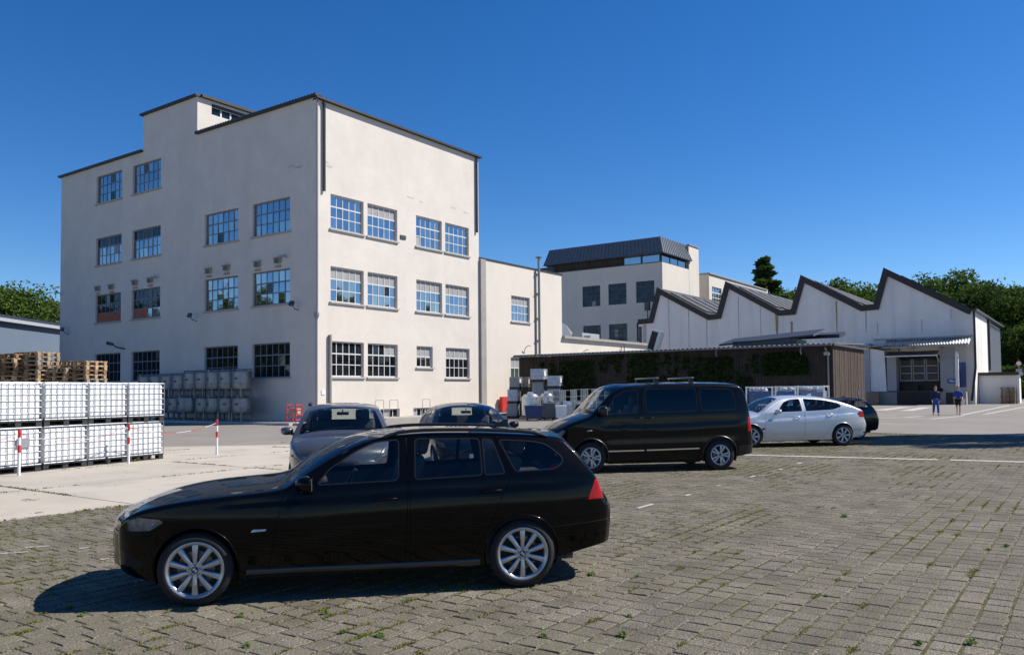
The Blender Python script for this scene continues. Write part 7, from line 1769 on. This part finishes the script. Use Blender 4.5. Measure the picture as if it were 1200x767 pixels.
def tree_px(kind, px, top, depth, lab, grp=None, wide=1.0):
    p = px_d(px, top, depth); tree(kind, p.x, p.y, p.z*(.90 if kind != 'poplar' else .99), lab, grp, wide=wide)
tree_px('light', 22, 331, 96, 'broad light green tree behind the pale hall at the left edge', wide=1.1)
tree_px('broad', 56, 362, 92, 'smaller green tree beside the tall block behind the pale hall')
tree_px('light', -25, 340, 95, 'light green tree cut by the left picture edge')
tree_px('poplar', 895, 301, 165, 'slim pointed conifer rising behind the saw-tooth roofs', wide=1.5)
tree_px('broad', 972, 318, 165, 'round tree top showing in the valley left of the last gable')
tree_px('dark', 1020, 322, 168, 'dark tree showing through the last roof valley')
tree_px('broad2', 922, 330, 165, 'low tree top just right of the pointed conifer')
G = 'trees on the slope right of the hall'
tree_px('broad2', 1106, 311, 150, 'rounded tree rising over the long slope of the last gable', G, 1.0)
tree_px('broad', 1140, 322, 140, 'green tree between the two tallest crowns right of the hall', G)
tree_px('dark', 1162, 316, 134, 'largest tree right of the hall with a dense dark crown', G, 1.05)
tree_px('broad', 1198, 326, 128, 'tree cut by the right picture edge', G)
tree_px('dark', 1178, 368, 122, 'lower dark tree in front of the large crowns at the right', G, 1.2)
tree_px('dark', 1215, 372, 118, 'dark low tree at the far right edge', G, 1.2)
tree_px('dark', 1135, 350, 150, 'dark tree filling the gap beside the hall gable', G, 1.1)
tree_px('dark', 1190, 400, 126, 'dense bushy tree low at the right behind the sign', G, 1.3)
tree_px('shrub', 1170, 425, 112, 'bush beside the hall side wall', wide=1.4)
tree_px('shrub', 1192, 440, 110, 'bush behind the traffic sign', wide=1.4)
tree_px('shrub', 1208, 436, 108, 'bush at the right edge behind the traffic sign', wide=1.4)
# trees standing beside the photograph's view: they throw the shadow band and mirror in the windows
OUT = [('broad', 37.2, -6.0, 17.0, 'tall slim yard tree beyond the right edge that throws the shadow band'), ('broad2', 39.4, -5.2, 17.0, 'second slim yard tree beyond the right edge, farther back'),
    ('dark', 78, -18, 13, 'dark yard tree beyond the right edge at middle distance'), ('broad2', 90, -26, 14, 'broad yard tree beyond the right edge, far off'), ('broad', 66, -24, 12, 'green yard tree beyond the right edge, left of the dark one'), ('dark', 58, -38, 13, 'dark yard tree far beyond the right edge, farthest from the hall'), ('broad', 100, -14, 13, 'green tree beyond the right edge nearest the yard store'),
    ('dark', 8, 92, 13, 'dark tree beyond the left edge nearest the pale hall'), ('broad2', -2, 84, 13, 'broad tree beyond the left edge beside the dark one'), ('broad', -12, 96, 14, 'tallest green tree beyond the left edge'), ('dark', -22, 84, 13, 'dark tree beyond the left edge, second in the row'), ('broad2', 18, 104, 13, 'broad tree behind the others beyond the left edge'), ('broad', -34, 92, 13, 'green tree at the far end beyond the left edge')]
for k, (kind, x, y, h, lab) in enumerate(OUT):
    tree(kind, x, y, h, lab, 'trees around the yard outside the picture', wide=.30 if k < 2 else 1.0)
# ivy on the timber shed
IVY = leaf_mat('ivy_leaf', (.008, .02, .004), (.03, .055, .014), .15)
for k, (y0, y1, zt, lab) in enumerate([(24.2, 29.2, 3.5, 'ivy covering the timber shed nearest the annex'), (18.8, 24.4, 3.7, 'dense ivy on the timber shed above the van bonnet'), (14.8, 18.9, 3.5, 'ivy patch on the timber shed above the van roof'), (11.6, 14.6, 3.6, 'thin ivy under the shed eave near its right end')]):
    n = int(1300*(y1-y0)/3); yy = rng.uniform(y0, y1, n); zz = rng.uniform(.1 if k < 3 else 2.4, zt, n); keep = (.5*vnoise(yy+5, zz, .8, 21+k)+.5*vnoise(yy*2.2, zz*.5, .5, 31+k)) > .40+.16*(np.abs(yy-(y0+y1)/2)/((y1-y0)/2))**2
    yy, zz = yy[keep], zz[keep]; n = len(yy); P = np.stack([XS-.06-rng.uniform(0, .2, n), yy, zz], 1); a = rng.normal(0, 1, (n, 3)); a[:, 0] *= .4; a /= np.linalg.norm(a, axis=1)[:, None]; b = np.cross(a, np.array([1, .2, .3])+rng.normal(0, .3, (n, 3))); b /= np.linalg.norm(b, axis=1)[:, None]; s = rng.uniform(.05, .11, (n, 1))
    V = np.stack([P-a*s, P-b*s*.7, P+a*s, P+b*s*.7], 1).reshape(-1, 3); o = fast_mesh('ivy', V, np.arange(n*4).reshape(-1, 4), IVY); props(o, lab, 'ivy', None, 'stuff')
for o in bpy.data.objects:
    if '_world' in o.keys(): del o['_world']
